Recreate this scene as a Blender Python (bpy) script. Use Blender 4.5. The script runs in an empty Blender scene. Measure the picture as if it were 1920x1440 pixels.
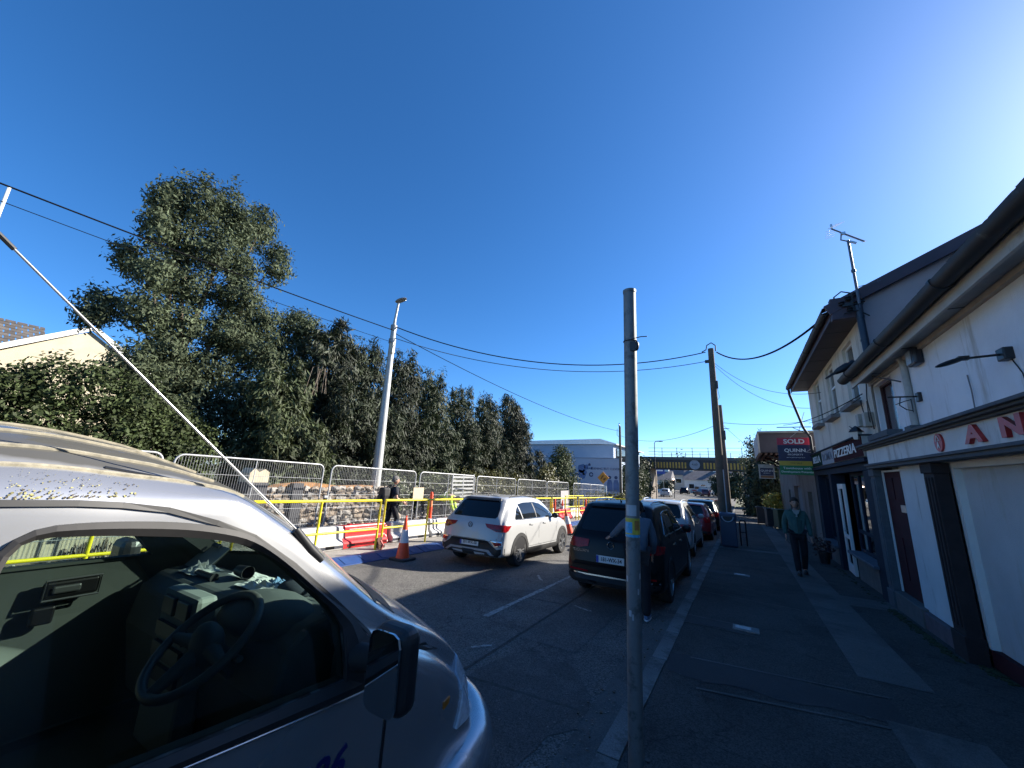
import bpy, bmesh, math, random
import numpy as np
from mathutils import Vector, Matrix
from mathutils.bvhtree import BVHTree
random.seed(7); rng = np.random.default_rng(7)
PI = math.pi
scene = bpy.context.scene
COL = scene.collection

# ---------------------------------------------------------------- camera
cam_d = bpy.data.cameras.new('camera'); cam = bpy.data.objects.new('camera', cam_d); COL.objects.link(cam)
cam_d.sensor_width = 36.0; cam_d.lens = 13.5; cam_d.clip_start = 0.03; cam_d.clip_end = 3000
_u = np.array([129, -3068, 720.]); _u /= np.linalg.norm(_u)
_r = np.array([430, 187, 720.]); _r -= _u * (_r @ _u); _r /= np.linalg.norm(_r)
_e = np.cross(_r, _u)
_R = np.array([_e, _r, _u])            # world <- camera (x right, y down, z forward)
_B = _R @ np.diag([1, -1, -1])
CAM = np.array([0, 0, 1.70])
_m = Matrix(((*_B[0], 0.0), (*_B[1], 0.0), (*_B[2], 1.70), (0, 0, 0, 1)))
cam.matrix_world = _m
scene.camera = cam

# ---------------------------------------------------------------- sky, sun, exposure
SUN_DIR = Vector((1.2, 1.35, 1.0)).normalized()
SUN_EL = math.asin(SUN_DIR.z); SUN_AZ = math.atan2(SUN_DIR.x, SUN_DIR.y)
world = bpy.data.worlds.new('World'); scene.world = world; world.use_nodes = True
wn = world.node_tree; wn.nodes.clear()
sky = wn.nodes.new('ShaderNodeTexSky'); sky.sky_type = 'NISHITA'; sky.sun_disc = False
sky.sun_elevation = SUN_EL; sky.sun_rotation = SUN_AZ
sky.altitude = 50; sky.air_density = 0.75; sky.dust_density = 0.35; sky.ozone_density = 6.0
bg = wn.nodes.new('ShaderNodeBackground'); bg.inputs['Strength'].default_value = 0.082
wo = wn.nodes.new('ShaderNodeOutputWorld')
hs_ = wn.nodes.new('ShaderNodeHueSaturation'); hs_.inputs['Saturation'].default_value = 1.16
wn.links.new(sky.outputs[0], hs_.inputs['Color']); wn.links.new(hs_.outputs[0], bg.inputs[0]); wn.links.new(bg.outputs[0], wo.inputs[0])
sd = bpy.data.lights.new('sun', 'SUN'); sd.energy = 5.0; sd.angle = math.radians(0.55); sd.color = (1.0, 0.93, 0.82)
sun = bpy.data.objects.new('sun', sd); COL.objects.link(sun)
sun.rotation_euler = SUN_DIR.to_track_quat('Z', 'Y').to_euler(); sun.location = (30, 34, 40)
vs = scene.view_settings
vs.view_transform = 'Standard'; vs.look = 'None'; vs.exposure = 1.55; vs.gamma = 1.0; vs.use_curve_mapping = False
scene.cycles.max_bounces = 7; scene.cycles.transparent_max_bounces = 16; scene.cycles.diffuse_bounces = 3
scene.cycles.glossy_bounces = 4; scene.cycles.use_denoising = True
scene.cycles.sample_clamp_indirect = 6

# ---------------------------------------------------------------- materials
MATS = {}
def M(name, col, rough=.6, metal=0., var=.12, vscale=6., bump=0., bscale=60., dirt=None, dscale=2., dthr=.58, coat=0., spec=.5, island=0., trans=0., dsv=None):
    """Principled material: base colour with noise variation, optional dirt patches, bump and per-piece variation."""
    if name in MATS: return MATS[name]
    m = bpy.data.materials.new(name); m.use_nodes = True; MATS[name] = m
    nt = m.node_tree; N = nt.nodes; L = nt.links
    p = N['Principled BSDF']
    p.inputs['Roughness'].default_value = rough; p.inputs['Metallic'].default_value = metal
    p.inputs['Specular IOR Level'].default_value = spec
    if coat: p.inputs['Coat Weight'].default_value = coat; p.inputs['Coat Roughness'].default_value = .04
    tc = N.new('ShaderNodeTexCoord')
    c = (*col, 1)
    out = None
    if var > 0:
        nz = N.new('ShaderNodeTexNoise'); nz.inputs['Scale'].default_value = vscale; nz.inputs['Detail'].default_value = 6; nz.inputs['Roughness'].default_value = .65
        L.new(tc.outputs['Object'], nz.inputs['Vector'])
        mr = N.new('ShaderNodeMapRange'); mr.inputs[1].default_value = .3; mr.inputs[2].default_value = .7; mr.inputs[3].default_value = 1 - var; mr.inputs[4].default_value = 1 + var
        L.new(nz.outputs[0], mr.inputs[0])
        mx = N.new('ShaderNodeVectorMath'); mx.operation = 'SCALE'; mx.inputs[0].default_value = col
        L.new(mr.outputs[0], mx.inputs['Scale']); out = mx.outputs[0]
    else:
        rgb = N.new('ShaderNodeRGB'); rgb.outputs[0].default_value = c; out = rgb.outputs[0]
    if island:
        g = N.new('ShaderNodeNewGeometry'); mr = N.new('ShaderNodeMapRange'); mr.inputs[3].default_value = 1 - island; mr.inputs[4].default_value = 1 + island
        L.new(g.outputs['Random Per Island'], mr.inputs[0])
        oi = N.new('ShaderNodeObjectInfo'); ad = N.new('ShaderNodeMath'); ad.operation = 'ADD'
        m2 = N.new('ShaderNodeMapRange'); m2.inputs[3].default_value = -island * .6; m2.inputs[4].default_value = island * .6
        L.new(oi.outputs['Random'], m2.inputs[0]); L.new(mr.outputs[0], ad.inputs[0]); L.new(m2.outputs[0], ad.inputs[1])
        mx = N.new('ShaderNodeVectorMath'); mx.operation = 'SCALE'; L.new(out, mx.inputs[0]); L.new(ad.outputs[0], mx.inputs['Scale']); out = mx.outputs[0]
    if dirt:
        n2 = N.new('ShaderNodeTexNoise'); n2.inputs['Scale'].default_value = dscale; n2.inputs['Detail'].default_value = 9; n2.inputs['Roughness'].default_value = .7
        if dsv:
            mp_ = N.new('ShaderNodeMapping'); mp_.inputs['Scale'].default_value = dsv; L.new(tc.outputs['Object'], mp_.inputs[0]); L.new(mp_.outputs[0], n2.inputs['Vector'])
        else: L.new(tc.outputs['Object'], n2.inputs['Vector'])
        r2 = N.new('ShaderNodeMapRange'); r2.inputs[1].default_value = dthr; r2.inputs[2].default_value = dthr + .12
        L.new(n2.outputs[0], r2.inputs[0])
        mm = N.new('ShaderNodeMix'); mm.data_type = 'RGBA'; mm.inputs[7].default_value = (*dirt, 1)
        L.new(r2.outputs[0], mm.inputs[0]); L.new(out, mm.inputs[6]); out = mm.outputs[2]
    L.new(out, p.inputs['Base Color'])
    if bump:
        nb = N.new('ShaderNodeTexNoise'); nb.inputs['Scale'].default_value = bscale; nb.inputs['Detail'].default_value = 4
        L.new(tc.outputs['Object'], nb.inputs['Vector'])
        b = N.new('ShaderNodeBump'); b.inputs['Strength'].default_value = bump; b.inputs['Distance'].default_value = .02
        L.new(nb.outputs[0], b.inputs['Height']); L.new(b.outputs[0], p.inputs['Normal'])
    if trans:
        p.inputs['Transmission Weight'].default_value = 0
        t = N.new('ShaderNodeBsdfTranslucent'); L.new(out, t.inputs[0]); ms = N.new('ShaderNodeMixShader'); ms.inputs[0].default_value = trans
        L.new(p.outputs[0], ms.inputs[1]); L.new(t.outputs[0], ms.inputs[2]); L.new(ms.outputs[0], N['Material Output'].inputs[0])
    return m

def glass_mat(name, tint, refl=1.0, rough=.02):
    if name in MATS: return MATS[name]
    m = bpy.data.materials.new(name); m.use_nodes = True; MATS[name] = m
    N = m.node_tree.nodes; L = m.node_tree.links; N.remove(N['Principled BSDF'])
    t = N.new('ShaderNodeBsdfTransparent'); t.inputs[0].default_value = (*tint, 1)
    g = N.new('ShaderNodeBsdfGlossy'); g.inputs['Roughness'].default_value = rough
    f = N.new('ShaderNodeFresnel'); f.inputs[0].default_value = 1.45
    x = N.new('ShaderNodeMath'); x.operation = 'MULTIPLY'; x.inputs[1].default_value = refl
    L.new(f.outputs[0], x.inputs[0])
    s = N.new('ShaderNodeMixShader'); L.new(x.outputs[0], s.inputs[0]); L.new(t.outputs[0], s.inputs[1]); L.new(g.outputs[0], s.inputs[2])
    L.new(s.outputs[0], N['Material Output'].inputs[0])
    return m

def emit_mat(name, col, strength):
    m = bpy.data.materials.new(name); m.use_nodes = True
    p = m.node_tree.nodes['Principled BSDF']; p.inputs['Base Color'].default_value = (*col, 1)
    p.inputs['Emission Color'].default_value = (*col, 1); p.inputs['Emission Strength'].default_value = strength
    return m

def ground_mat(name, col, speck=.5, patch=None, pscale=.6, rough=.9, crack=True, sscale=160., bump=.5):
    m = bpy.data.materials.new(name); m.use_nodes = True; N = m.node_tree.nodes; L = m.node_tree.links
    p = N['Principled BSDF']; p.inputs['Roughness'].default_value = rough; p.inputs['Specular IOR Level'].default_value = .3
    tc = N.new('ShaderNodeTexCoord')
    def noise(s, d=5, r=.6):
        n = N.new('ShaderNodeTexNoise'); n.inputs['Scale'].default_value = s; n.inputs['Detail'].default_value = d; n.inputs['Roughness'].default_value = r
        L.new(tc.outputs['Object'], n.inputs['Vector']); return n.outputs[0]
    def rngn(i, a, b, c, d):
        r = N.new('ShaderNodeMapRange'); r.inputs[1].default_value = a; r.inputs[2].default_value = b; r.inputs[3].default_value = c; r.inputs[4].default_value = d
        L.new(i, r.inputs[0]); return r.outputs[0]
    def mul(a, b):
        x = N.new('ShaderNodeMath'); x.operation = 'MULTIPLY'; L.new(a, x.inputs[0]); L.new(b, x.inputs[1]); return x.outputs[0]
    v = N.new('ShaderNodeTexVoronoi'); v.inputs['Scale'].default_value = sscale; L.new(tc.outputs['Object'], v.inputs['Vector'])
    sp = N.new('ShaderNodeSeparateColor'); L.new(v.outputs['Color'], sp.inputs[0])
    f = mul(rngn(sp.outputs[0], 0, 1, 1 - speck, 1 + speck), rngn(noise(1.3, 7), .3, .7, .78, 1.2))
    f = mul(f, rngn(noise(.25, 3), .35, .65, .88, 1.12))
    if crack:
        vc = N.new('ShaderNodeTexVoronoi'); vc.feature = 'DISTANCE_TO_EDGE'; vc.inputs['Scale'].default_value = .45
        mp = N.new('ShaderNodeVectorMath'); mp.operation = 'ADD'
        nn = N.new('ShaderNodeTexNoise'); nn.inputs['Scale'].default_value = 1.5; nn.inputs['Detail'].default_value = 6; L.new(tc.outputs['Object'], nn.inputs['Vector'])
        L.new(tc.outputs['Object'], mp.inputs[0]); L.new(nn.outputs['Color'], mp.inputs[1]); L.new(mp.outputs[0], vc.inputs['Vector'])
        f = mul(f, rngn(vc.outputs['Distance'], 0, .008, .55, 1))
    s = N.new('ShaderNodeVectorMath'); s.operation = 'SCALE'; s.inputs[0].default_value = col; L.new(f, s.inputs['Scale'])
    out = s.outputs[0]
    if patch:
        mm = N.new('ShaderNodeMix'); mm.data_type = 'RGBA'
        s2 = N.new('ShaderNodeVectorMath'); s2.operation = 'SCALE'; s2.inputs[0].default_value = patch; L.new(f, s2.inputs['Scale'])
        L.new(rngn(noise(pscale, 8, .7), .52, .6, 0, 1), mm.inputs[0]); L.new(out, mm.inputs[6]); L.new(s2.outputs[0], mm.inputs[7]); out = mm.outputs[2]
    L.new(out, p.inputs['Base Color'])
    b = N.new('ShaderNodeBump'); b.inputs['Strength'].default_value = bump; b.inputs['Distance'].default_value = .006
    L.new(sp.outputs[1], b.inputs['Height']); L.new(b.outputs[0], p.inputs['Normal'])
    return m

# ---------------------------------------------------------------- mesh helpers
def gz(y):
    if y <= 30: return -.025 * y
    if y <= 60: d = y - 30; return -.75 - (.025 * d - .025 * d * d / 60)
    return -1.125
TILT = -math.atan(.025)

class MB:
    def __init__(s): s.v = []; s.f = []; s.mi = []; s.cur = 0
    def add(s, vs, fs):
        o = len(s.v); s.v += [tuple(v) for v in vs]; s.f += [tuple(i + o for i in f) for f in fs]; s.mi += [s.cur] * len(fs); return s
    def box(s, c, d, rz=0., rx=0., ry=0.):
        h = [x / 2 for x in d]
        vs = [Vector((x * h[0], y * h[1], z * h[2])) for z in (-1, 1) for y in (-1, 1) for x in (-1, 1)]
        if rz or rx or ry:
            R = Matrix.Rotation(rz, 3, 'Z') @ Matrix.Rotation(ry, 3, 'Y') @ Matrix.Rotation(rx, 3, 'X'); vs = [R @ v for v in vs]
        c = Vector(c)
        return s.add([v + c for v in vs], [(0, 2, 3, 1), (4, 5, 7, 6), (0, 1, 5, 4), (2, 6, 7, 3), (0, 4, 6, 2), (1, 3, 7, 5)])
    def b2(s, x0, x1, y0, y1, z0, z1): return s.box(((x0 + x1) / 2, (y0 + y1) / 2, (z0 + z1) / 2), (abs(x1 - x0), abs(y1 - y0), abs(z1 - z0)))
    def tube(s, path, r, n=8, cap=True, closed=False):
        path = [Vector(p) for p in path]; k = len(path); rr = r if isinstance(r, (list, tuple)) else [r] * k
        prev = None; vs = []
        for i, p in enumerate(path):
            a = path[(i - 1) % k] if (closed or i > 0) else p; b = path[(i + 1) % k] if (closed or i < k - 1) else p
            t = (b - a); t = t.normalized() if t.length > 1e-9 else Vector((0, 0, 1))
            if prev is None:
                up = Vector((0, 0, 1)) if abs(t.z) < .9 else Vector((1, 0, 0)); q = t.cross(up).normalized()
            else:
                q = prev - t * prev.dot(t); q = q.normalized() if q.length > 1e-6 else t.orthogonal().normalized()
            prev = q; w = t.cross(q)
            vs += [p + q * (rr[i] * math.cos(2 * PI * j / n)) + w * (rr[i] * math.sin(2 * PI * j / n)) for j in range(n)]
        fs = []
        for i in range(k if closed else k - 1):
            a = i * n; b = ((i + 1) % k) * n
            fs += [(a + j, a + (j + 1) % n, b + (j + 1) % n, b + j) for j in range(n)]
        if cap and not closed: fs += [tuple(range(n))[::-1], tuple((k - 1) * n + j for j in range(n))]
        return s.add(vs, fs)
    def lathe(s, c, prof, n=20, axis='z', cap=True):
        c = Vector(c); vs = []
        for r, h in prof:
            for j in range(n):
                a = 2 * PI * j / n; x, y = r * math.cos(a), r * math.sin(a)
                vs.append(c + Vector({'z': (x, y, h), 'x': (h, x, y), 'y': (x, h, y)}[axis]))
        k = len(prof); fs = [(i * n + j, i * n + (j + 1) % n, (i + 1) * n + (j + 1) % n, (i + 1) * n + j) for i in range(k - 1) for j in range(n)]
        if cap: fs += [tuple(range(n))[::-1], tuple((k - 1) * n + j for j in range(n))]
        return s.add(vs, fs)
    def prism(s, poly, a0, a1, axis='x'):
        def P(u, v, a): return {'x': (a, u, v), 'y': (u, a, v), 'z': (u, v, a)}[axis]
        n = len(poly); vs = [P(u, v, a0) for u, v in poly] + [P(u, v, a1) for u, v in poly]
        return s.add(vs, [tuple(range(n))[::-1], tuple(range(n, 2 * n))] + [(i, (i + 1) % n, n + (i + 1) % n, n + i) for i in range(n)])
    def ell(s, c, r, nu=12, nv=8, R=None, f=None):
        c = Vector(c); vs = []
        for i in range(nv + 1):
            t = PI * i / nv
            for j in range(nu):
                a = 2 * PI * j / nu; v = Vector((math.sin(t) * math.cos(a), math.sin(t) * math.sin(a), math.cos(t)))
                if f: v = f(v)
                v = Vector((v.x * r[0], v.y * r[1], v.z * r[2]))
                if R: v = R @ v
                vs.append(v + c)
        return s.add(vs, [(i * nu + j, (i + 1) * nu + j, (i + 1) * nu + (j + 1) % nu, i * nu + (j + 1) % nu) for i in range(nv) for j in range(nu)])
    def mesh(s, name, mats, smooth=None, off=None):
        me = bpy.data.meshes.new(name)
        vs = s.v if off is None else [(x - off[0], y - off[1], z - off[2]) for x, y, z in s.v]
        me.from_pydata(vs, [], s.f)
        for m in (mats if isinstance(mats, (list, tuple)) else [mats]): me.materials.append(m)
        if any(s.mi): me.polygons.foreach_set('material_index', s.mi)
        bm = bmesh.new(); bm.from_mesh(me); bmesh.ops.recalc_face_normals(bm, faces=bm.faces); bm.to_mesh(me); bm.free()
        if smooth is not None:
            me.polygons.foreach_set('use_smooth', [True] * len(me.polygons)); me.set_sharp_from_angle(angle=math.radians(smooth))
        me.update(); return me
    def build(s, name, mats, parent=None, smooth=None, W=False, kind=None, bevel=0.):
        off = parent.matrix_basis.translation if (W and parent) else None
        o = bpy.data.objects.new(name, s.mesh(name, mats, smooth, off)); COL.objects.link(o); o.parent = parent
        if kind: o['kind'] = kind
        if bevel:
            bv = o.modifiers.new('b', 'BEVEL'); bv.width = bevel; bv.segments = 2; bv.limit_method = 'ANGLE'
        return o

def boxes(name, mat, parent, lst, bevel=0.):
    for q in lst: MB().b2(*q).build(name, mat, parent, W=True, bevel=bevel)

def tag(o, label=None, cat=None, group=None, kind=None):
    if label: o['label'] = label
    if cat: o['category'] = cat
    if group: o['group'] = group
    if kind: o['kind'] = kind
    return o
def thing(name, label, cat, loc=(0, 0, 0), rz=0., rx=0., group=None):
    o = bpy.data.objects.new(name, None); COL.objects.link(o); o.location = loc; o.rotation_euler = (rx, 0, rz)
    o.empty_display_size = .2
    return tag(o, label, cat, group)
def pobj(name, me, parent, loc=None, rot=None):
    o = bpy.data.objects.new(name, me); COL.objects.link(o); o.parent = parent
    if loc: o.location = loc
    if rot: o.rotation_euler = rot
    return o
def dup(o, parent=None):
    c = o.copy(); COL.objects.link(c); c.parent = parent
    for ch in list(o.children): dup(ch, c)
    return c
def fastmesh(name, V, F, mats, parent=None, smooth=False):
    """V (n,3), F (m,4) arrays -> object"""
    me = bpy.data.meshes.new(name); n, k = len(V), F.shape[1]
    me.vertices.add(n); me.vertices.foreach_set('co', np.asarray(V, dtype=np.float32).ravel())
    me.loops.add(F.size); me.loops.foreach_set('vertex_index', np.asarray(F, dtype=np.int32).ravel())
    me.polygons.add(len(F)); me.polygons.foreach_set('loop_start', np.arange(0, F.size, k, dtype=np.int32))
    me.update(calc_edges=True)
    if smooth: me.polygons.foreach_set('use_smooth', np.ones(len(F), dtype=bool))
    for m in (mats if isinstance(mats, (list, tuple)) else [mats]): me.materials.append(m)
    o = bpy.data.objects.new(name, me); COL.objects.link(o); o.parent = parent; return o
def text(name, s, size, mat, parent=None, loc=(0, 0, 0), rot=(0, 0, 0), ext=.004, bold=0., shear=0., align='CENTER', sx=1.0, join=None):
    cu = bpy.data.curves.new('t', 'FONT'); cu.body = s; cu.size = size; cu.extrude = ext; cu.offset = bold; cu.shear = shear
    cu.align_x = align; cu.align_y = 'CENTER'; cu.resolution_u = 3
    ob = bpy.data.objects.new('t', cu); COL.objects.link(ob)
    me = bpy.data.meshes.new_from_object(ob.evaluated_get(bpy.context.evaluated_depsgraph_get()))
    bpy.data.objects.remove(ob); bpy.data.curves.remove(cu)
    me.name = name; me.materials.clear(); me.materials.append(mat)
    if sx != 1: me.transform(Matrix.Diagonal((sx, 1, 1, 1)))
    o = bpy.data.objects.new(name, me); COL.objects.link(o); o.parent = parent; o.location = loc; o.rotation_euler = rot
    return o
FACE_S = (PI / 2, 0, 0)              # text read from -y
FACE_W = (PI / 2, 0, -PI / 2)        # text on a wall that faces -x
FACE_E = (PI / 2, 0, PI / 2)         # text on a wall that faces +x

def sheet(name, x0, x1, y0, y1, dz, mat, kind='structure', ny=None, parent=None):
    ny = ny or max(2, int((y1 - y0) / 3)); V = []; F = []
    ys = np.linspace(y0, y1, ny + 1)
    for y in ys: V += [(x0(y) if callable(x0) else x0, y, gz(y) + dz), (x1(y) if callable(x1) else x1, y, gz(y) + dz)]
    for i in range(ny): F.append((2 * i, 2 * i + 1, 2 * i + 3, 2 * i + 2))
    mb = MB(); mb.add(V, F); return mb.build(name, mat, parent, kind=kind)

# draped plates -----------------------------------------------------------------
def bvh_of(me): return BVHTree.FromPolygons([v.co.copy() for v in me.vertices], [tuple(p.vertices) for p in me.polygons])
AX = {'+x': (0, 1, (1, 2), -1), '-x': (0, -1, (1, 2), 1), '+y': (1, 1, (0, 2), -1), '-y': (1, -1, (0, 2), 1), '+z': (2, 1, (0, 1), -1)}
def drape(bvh, poly, axis, t=.006, grid=.08, back=.01, mb=None):
    ai, sg, (ua, va), ds = AX[axis]; mb = mb or MB()
    bm = bmesh.new(); vs = [bm.verts.new((a, b, 0)) for a, b in poly]; bm.faces.new(vs)
    for k in (0, 1):
        lo = min(p[k] for p in poly); hi = max(p[k] for p in poly); n = int((hi - lo) / grid)
        for i in range(1, n + 1):
            q = lo + (hi - lo) * i / (n + 1); co = [0, 0, 0]; co[k] = q; no = [0, 0, 0]; no[k] = 1
            bmesh.ops.bisect_plane(bm, geom=bm.verts[:] + bm.edges[:] + bm.faces[:], plane_co=co, plane_no=no, dist=1e-5)
    d = Vector((0, 0, 0)); d[ai] = ds
    bm.verts.ensure_lookup_table(); bm.verts.index_update(); top = []; bot = []
    for v in bm.verts:
        o = Vector((0, 0, 0)); o[ai] = sg * 6; o[ua] = v.co.x; o[va] = v.co.y
        h = bvh.ray_cast(o, d)
        if h[0] is None:
            o[ai] = 0.0
            h = bvh.find_nearest(o + Vector((0, 0, 0))); p = h[0] if h[0] is not None else o
        else: p = h[0]
        top.append(p - d * t); bot.append(p + d * back)
    n = len(top); fs = [tuple(v.index for v in f.verts) for f in bm.faces]
    for e in bm.edges:
        if len(e.link_faces) == 1: a, b = e.verts[0].index, e.verts[1].index; fs.append((a, b, n + b, n + a))
    bm.free(); mb.add(top + bot, fs); return mb
def ringpoly(cx, cz, r, n=20, a0=0, a1=2 * PI): return [(cx + r * math.cos(a0 + (a1 - a0) * i / n), cz + r * math.sin(a0 + (a1 - a0) * i / n)) for i in range(n if abs(a1 - a0) > 6.2 else n + 1)]
def arcband(cx, cz, r0, r1, a0, a1, n=14):
    return ringpoly(cx, cz, r1, n, a0, a1) + ringpoly(cx, cz, r0, n, a1, a0)
def offpoly(poly, d):
    """offset a closed 2d polygon inwards (d>0) whatever its winding"""
    A = sum(poly[i - 1][0] * poly[i][1] - poly[i][0] * poly[i - 1][1] for i in range(len(poly))); s = 1 if A > 0 else -1; out = []
    n = len(poly)
    for i in range(n):
        a, b, c = Vector(poly[i - 1]), Vector(poly[i]), Vector(poly[(i + 1) % n])
        e1 = (b - a).normalized(); e2 = (c - b).normalized()
        n1 = Vector((-e1.y, e1.x)) * s; n2 = Vector((-e2.y, e2.x)) * s; m = (n1 + n2); m = m / max(.5, m.length_squared / 2) if m.length > 1e-6 else n1
        out.append(tuple(b + m * d))
    return out
def ring_strips(bvh, poly, w, axis, t, mb):
    inn = offpoly(poly, w); n = len(poly)
    for i in range(n):
        j = (i + 1) % n; drape(bvh, [poly[i], poly[j], inn[j], inn[i]], axis, t, grid=.15, mb=mb)
    return mb
def strip_line(pts, w):
    """polyline -> list of quads of width w"""
    qs = []
    for a, b in zip(pts, pts[1:]):
        a, b = Vector(a), Vector(b); t = (b - a).normalized(); n = Vector((-t.y, t.x)) * w / 2; qs.append([tuple(a + n), tuple(b + n), tuple(b - n), tuple(a - n)])
    return qs

# leaves -------------------------------------------------------------------------
def leafquads(P, Nrm, size, aspect=.5, droop=None):
    n = len(P); s = size * rng.uniform(.6, 1.35, n)[:, None]
    t = rng.normal(size=(n, 3))
    if droop is not None: t = t * .55 + np.asarray(droop)
    t -= Nrm * np.sum(t * Nrm, 1)[:, None]; t /= np.linalg.norm(t, axis=1)[:, None] + 1e-9
    b = np.cross(Nrm, t)
    V = np.stack([P - t * s, P - b * s * aspect + t * s * .1, P + t * s, P + b * s * aspect + t * s * .1], 1).reshape(-1, 3)
    return V, np.arange(4 * n).reshape(-1, 4)
def lobe_points(lobes, total, clump=.28, per=14, shell=.55):
    w = np.array([(l[3] * l[4] + l[4] * l[5] + l[3] * l[5]) * (l[6] if len(l) > 6 else 1) for l in lobes]); w /= w.sum(); Ps = []; Ns = []
    for l, q in zip(lobes, w):
        nc = max(3, int(total * q / per)); d = rng.normal(size=(nc, 3)); d /= np.linalg.norm(d, axis=1)[:, None]
        rr = shell + (1 - shell) * rng.uniform(0, 1, nc) ** .6
        rr *= 1 + .16 * rng.normal(size=nc)
        c = np.array(l[:3]) + d * rr[:, None] * np.array(l[3:6])
        k = rng.poisson(per, nc); idx = np.repeat(np.arange(nc), k)
        p = c[idx] + rng.normal(size=(len(idx), 3)) * clump * np.array([1, 1, .75])
        nn = d[idx] * .9 + rng.normal(size=(len(idx), 3)) * .55 + np.array([0, 0, .3]); nn /= np.linalg.norm(nn, axis=1)[:, None]
        Ps.append(p); Ns.append(nn)
    return np.concatenate(Ps), np.concatenate(Ns)
def crown(name, lobes, total, size, mat, parent, clump=.28, per=14, aspect=.5, droop=None, shell=.55, floor=None):
    P, Nn = lobe_points(lobes, total, clump, per, shell)
    if floor is not None: P[:, 2] = np.maximum(P[:, 2], floor + rng.uniform(0, .2, len(P)))
    V, F = leafquads(P, Nn, size, aspect, droop); V -= np.array(parent.location)
    return fastmesh(name, V, F, mat, parent)
def limbs(mb, base, tips, r0, r1, jit=.25):
    for t in tips:
        base_, t = Vector(base), Vector(t); mid = [base_.lerp(t, k) + Vector((random.uniform(-jit, jit), random.uniform(-jit, jit), 0)) * (k * (1 - k) * 4) for k in (0, .25, .5, .75, 1)]
        mb.tube(mid, [r0 + (r1 - r0) * k for k in (0, .25, .5, .75, 1)], 7)
    return mb

# figures ------------------------------------------------------------------------
def skin_mesh(name, verts, edges, radii, mat, root=0, lv=1):
    me = bpy.data.meshes.new(name); me.from_pydata(verts, edges, []); o = bpy.data.objects.new(name, me); COL.objects.link(o)
    o.modifiers.new('s', 'SKIN'); lay = me.skin_vertices[0].data if me.skin_vertices else None
    for i, r in enumerate(radii):
        rr = r if isinstance(r, (tuple, list)) else (r, r); lay[i].radius = rr; lay[i].use_root = (i == root)
    ss = o.modifiers.new('u', 'SUBSURF'); ss.levels = lv; ss.render_levels = lv
    out = bpy.data.meshes.new_from_object(o.evaluated_get(bpy.context.evaluated_depsgraph_get()))
    bpy.data.objects.remove(o); out.materials.clear(); out.materials.append(mat); out.polygons.foreach_set('use_smooth', [True] * len(out.polygons)); out.name = name
    return out
# ================================================================ SETTING
m_road = ground_mat('asphalt_road', (.112, .108, .101), .62, patch=(.074, .072, .070), pscale=.55, rough=.9, sscale=95, bump=.9)
m_path = ground_mat('footpath_asphalt', (.056, .054, .051), .55, patch=(.038, .037, .036), pscale=.8, rough=.95, sscale=120, bump=.8)
m_conc = ground_mat('pale_concrete', (.098, .098, .094), .3, patch=(.068, .068, .066), pscale=1.2, rough=.9, crack=False)
m_kerb = ground_mat('kerb_concrete', (.15, .15, .145), .25, patch=(.09, .09, .085), pscale=2.5, rough=.9, crack=False)
m_dirt = ground_mat('site_dirt', (.20, .165, .13), .5, patch=(.14, .115, .09), pscale=.8, rough=1., crack=False, sscale=40, bump=1.)
m_grnd = ground_mat('far_ground', (.10, .11, .07), .3, patch=(.14, .13, .09), pscale=.05, rough=1., crack=False, sscale=4)
m_line = M('worn_road_paint', (.30, .30, .28), .9, var=.35, vscale=25, dirt=(.09, .088, .085), dscale=16, dthr=.47)
m_tarm = ground_mat('dark_trench_tarmac', (.030, .031, .034), .3, rough=.8, crack=False)

sheet('ground', -400, 400, -60, 900, -.22, m_grnd, ny=160)
road = sheet('road', lambda y: -7.75 if y < 55 else -9.5, lambda y: -1.2, -40, 170, -.10, m_road, ny=110)
sheet('site_ground', -16.5, -7.7, -20, 50, -.085, m_dirt, ny=40)
sheet('footpath', -.82, lambda y: 2.6 if y < 27 else 1.2, -12, 58, 0., m_path, ny=60)
ch = sheet('gutter_channel', -1.24, -.97, -12, 56, -.088, m_conc, ny=50)
# kerb: stones with recessed joints
kerb = MB(); kerb.b2(-.96, -.835, -12, 56, -1.4, -1.3)
kb = bpy.data.objects.new('kerb', None); COL.objects.link(kb); kb['kind'] = 'structure'
ks = MB().box((0, 0, 0), (.145, .905, .22)).mesh('kerb_stone', m_kerb)
for i in range(62):
    y = -3 + i * .914
    o = pobj('kerb_stone', ks, kb, (-.895 + random.uniform(-.004, .004), y, gz(y) - .105 + random.uniform(-.003, .004)), (TILT if y < 30 else 0, random.uniform(-.01, .01), 0))
# pale strips laid into the footpath and cross bands
sheet('concrete_strip', lambda y: .86 + .0, lambda y: 1.42, -12, 4.72, .0042, m_conc, ny=8)
sheet('concrete_strip', lambda y: .86, lambda y: 1.42, 5.62, 40, .0042, m_conc, ny=20)
sheet('concrete_band', 1.42, 2.12, 9.15, 9.9, .0042, m_conc, ny=2)
sheet('concrete_band', -.8, .86, 15.2, 15.7, .0042, m_conc, ny=2)
def band(name, x0, y0, x1, y1, w, dz, mat):
    mb = MB(); n = 10; a, b = Vector((x0, y0)), Vector((x1, y1)); nrm = Vector((-(b - a).y, (b - a).x)).normalized() * w / 2; V = []
    for i in range(n + 1):
        p = a.lerp(b, i / n); k = 1 + random.uniform(-.25, .25)
        for s in (1, -1): q = p + nrm * s * k; V.append((q.x, q.y, gz(q.y) + dz))
    mb.add(V, [(2 * i, 2 * i + 1, 2 * i + 3, 2 * i + 2) for i in range(n)]); return mb.build(name, mat, kind='structure')
band('trench_patch', -.82, 6.45, -.12, 6.42, .34, .0046, m_tarm)
band('trench_patch', -.82, 10.5, -.2, 10.5, .26, .0046, m_tarm)
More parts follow.
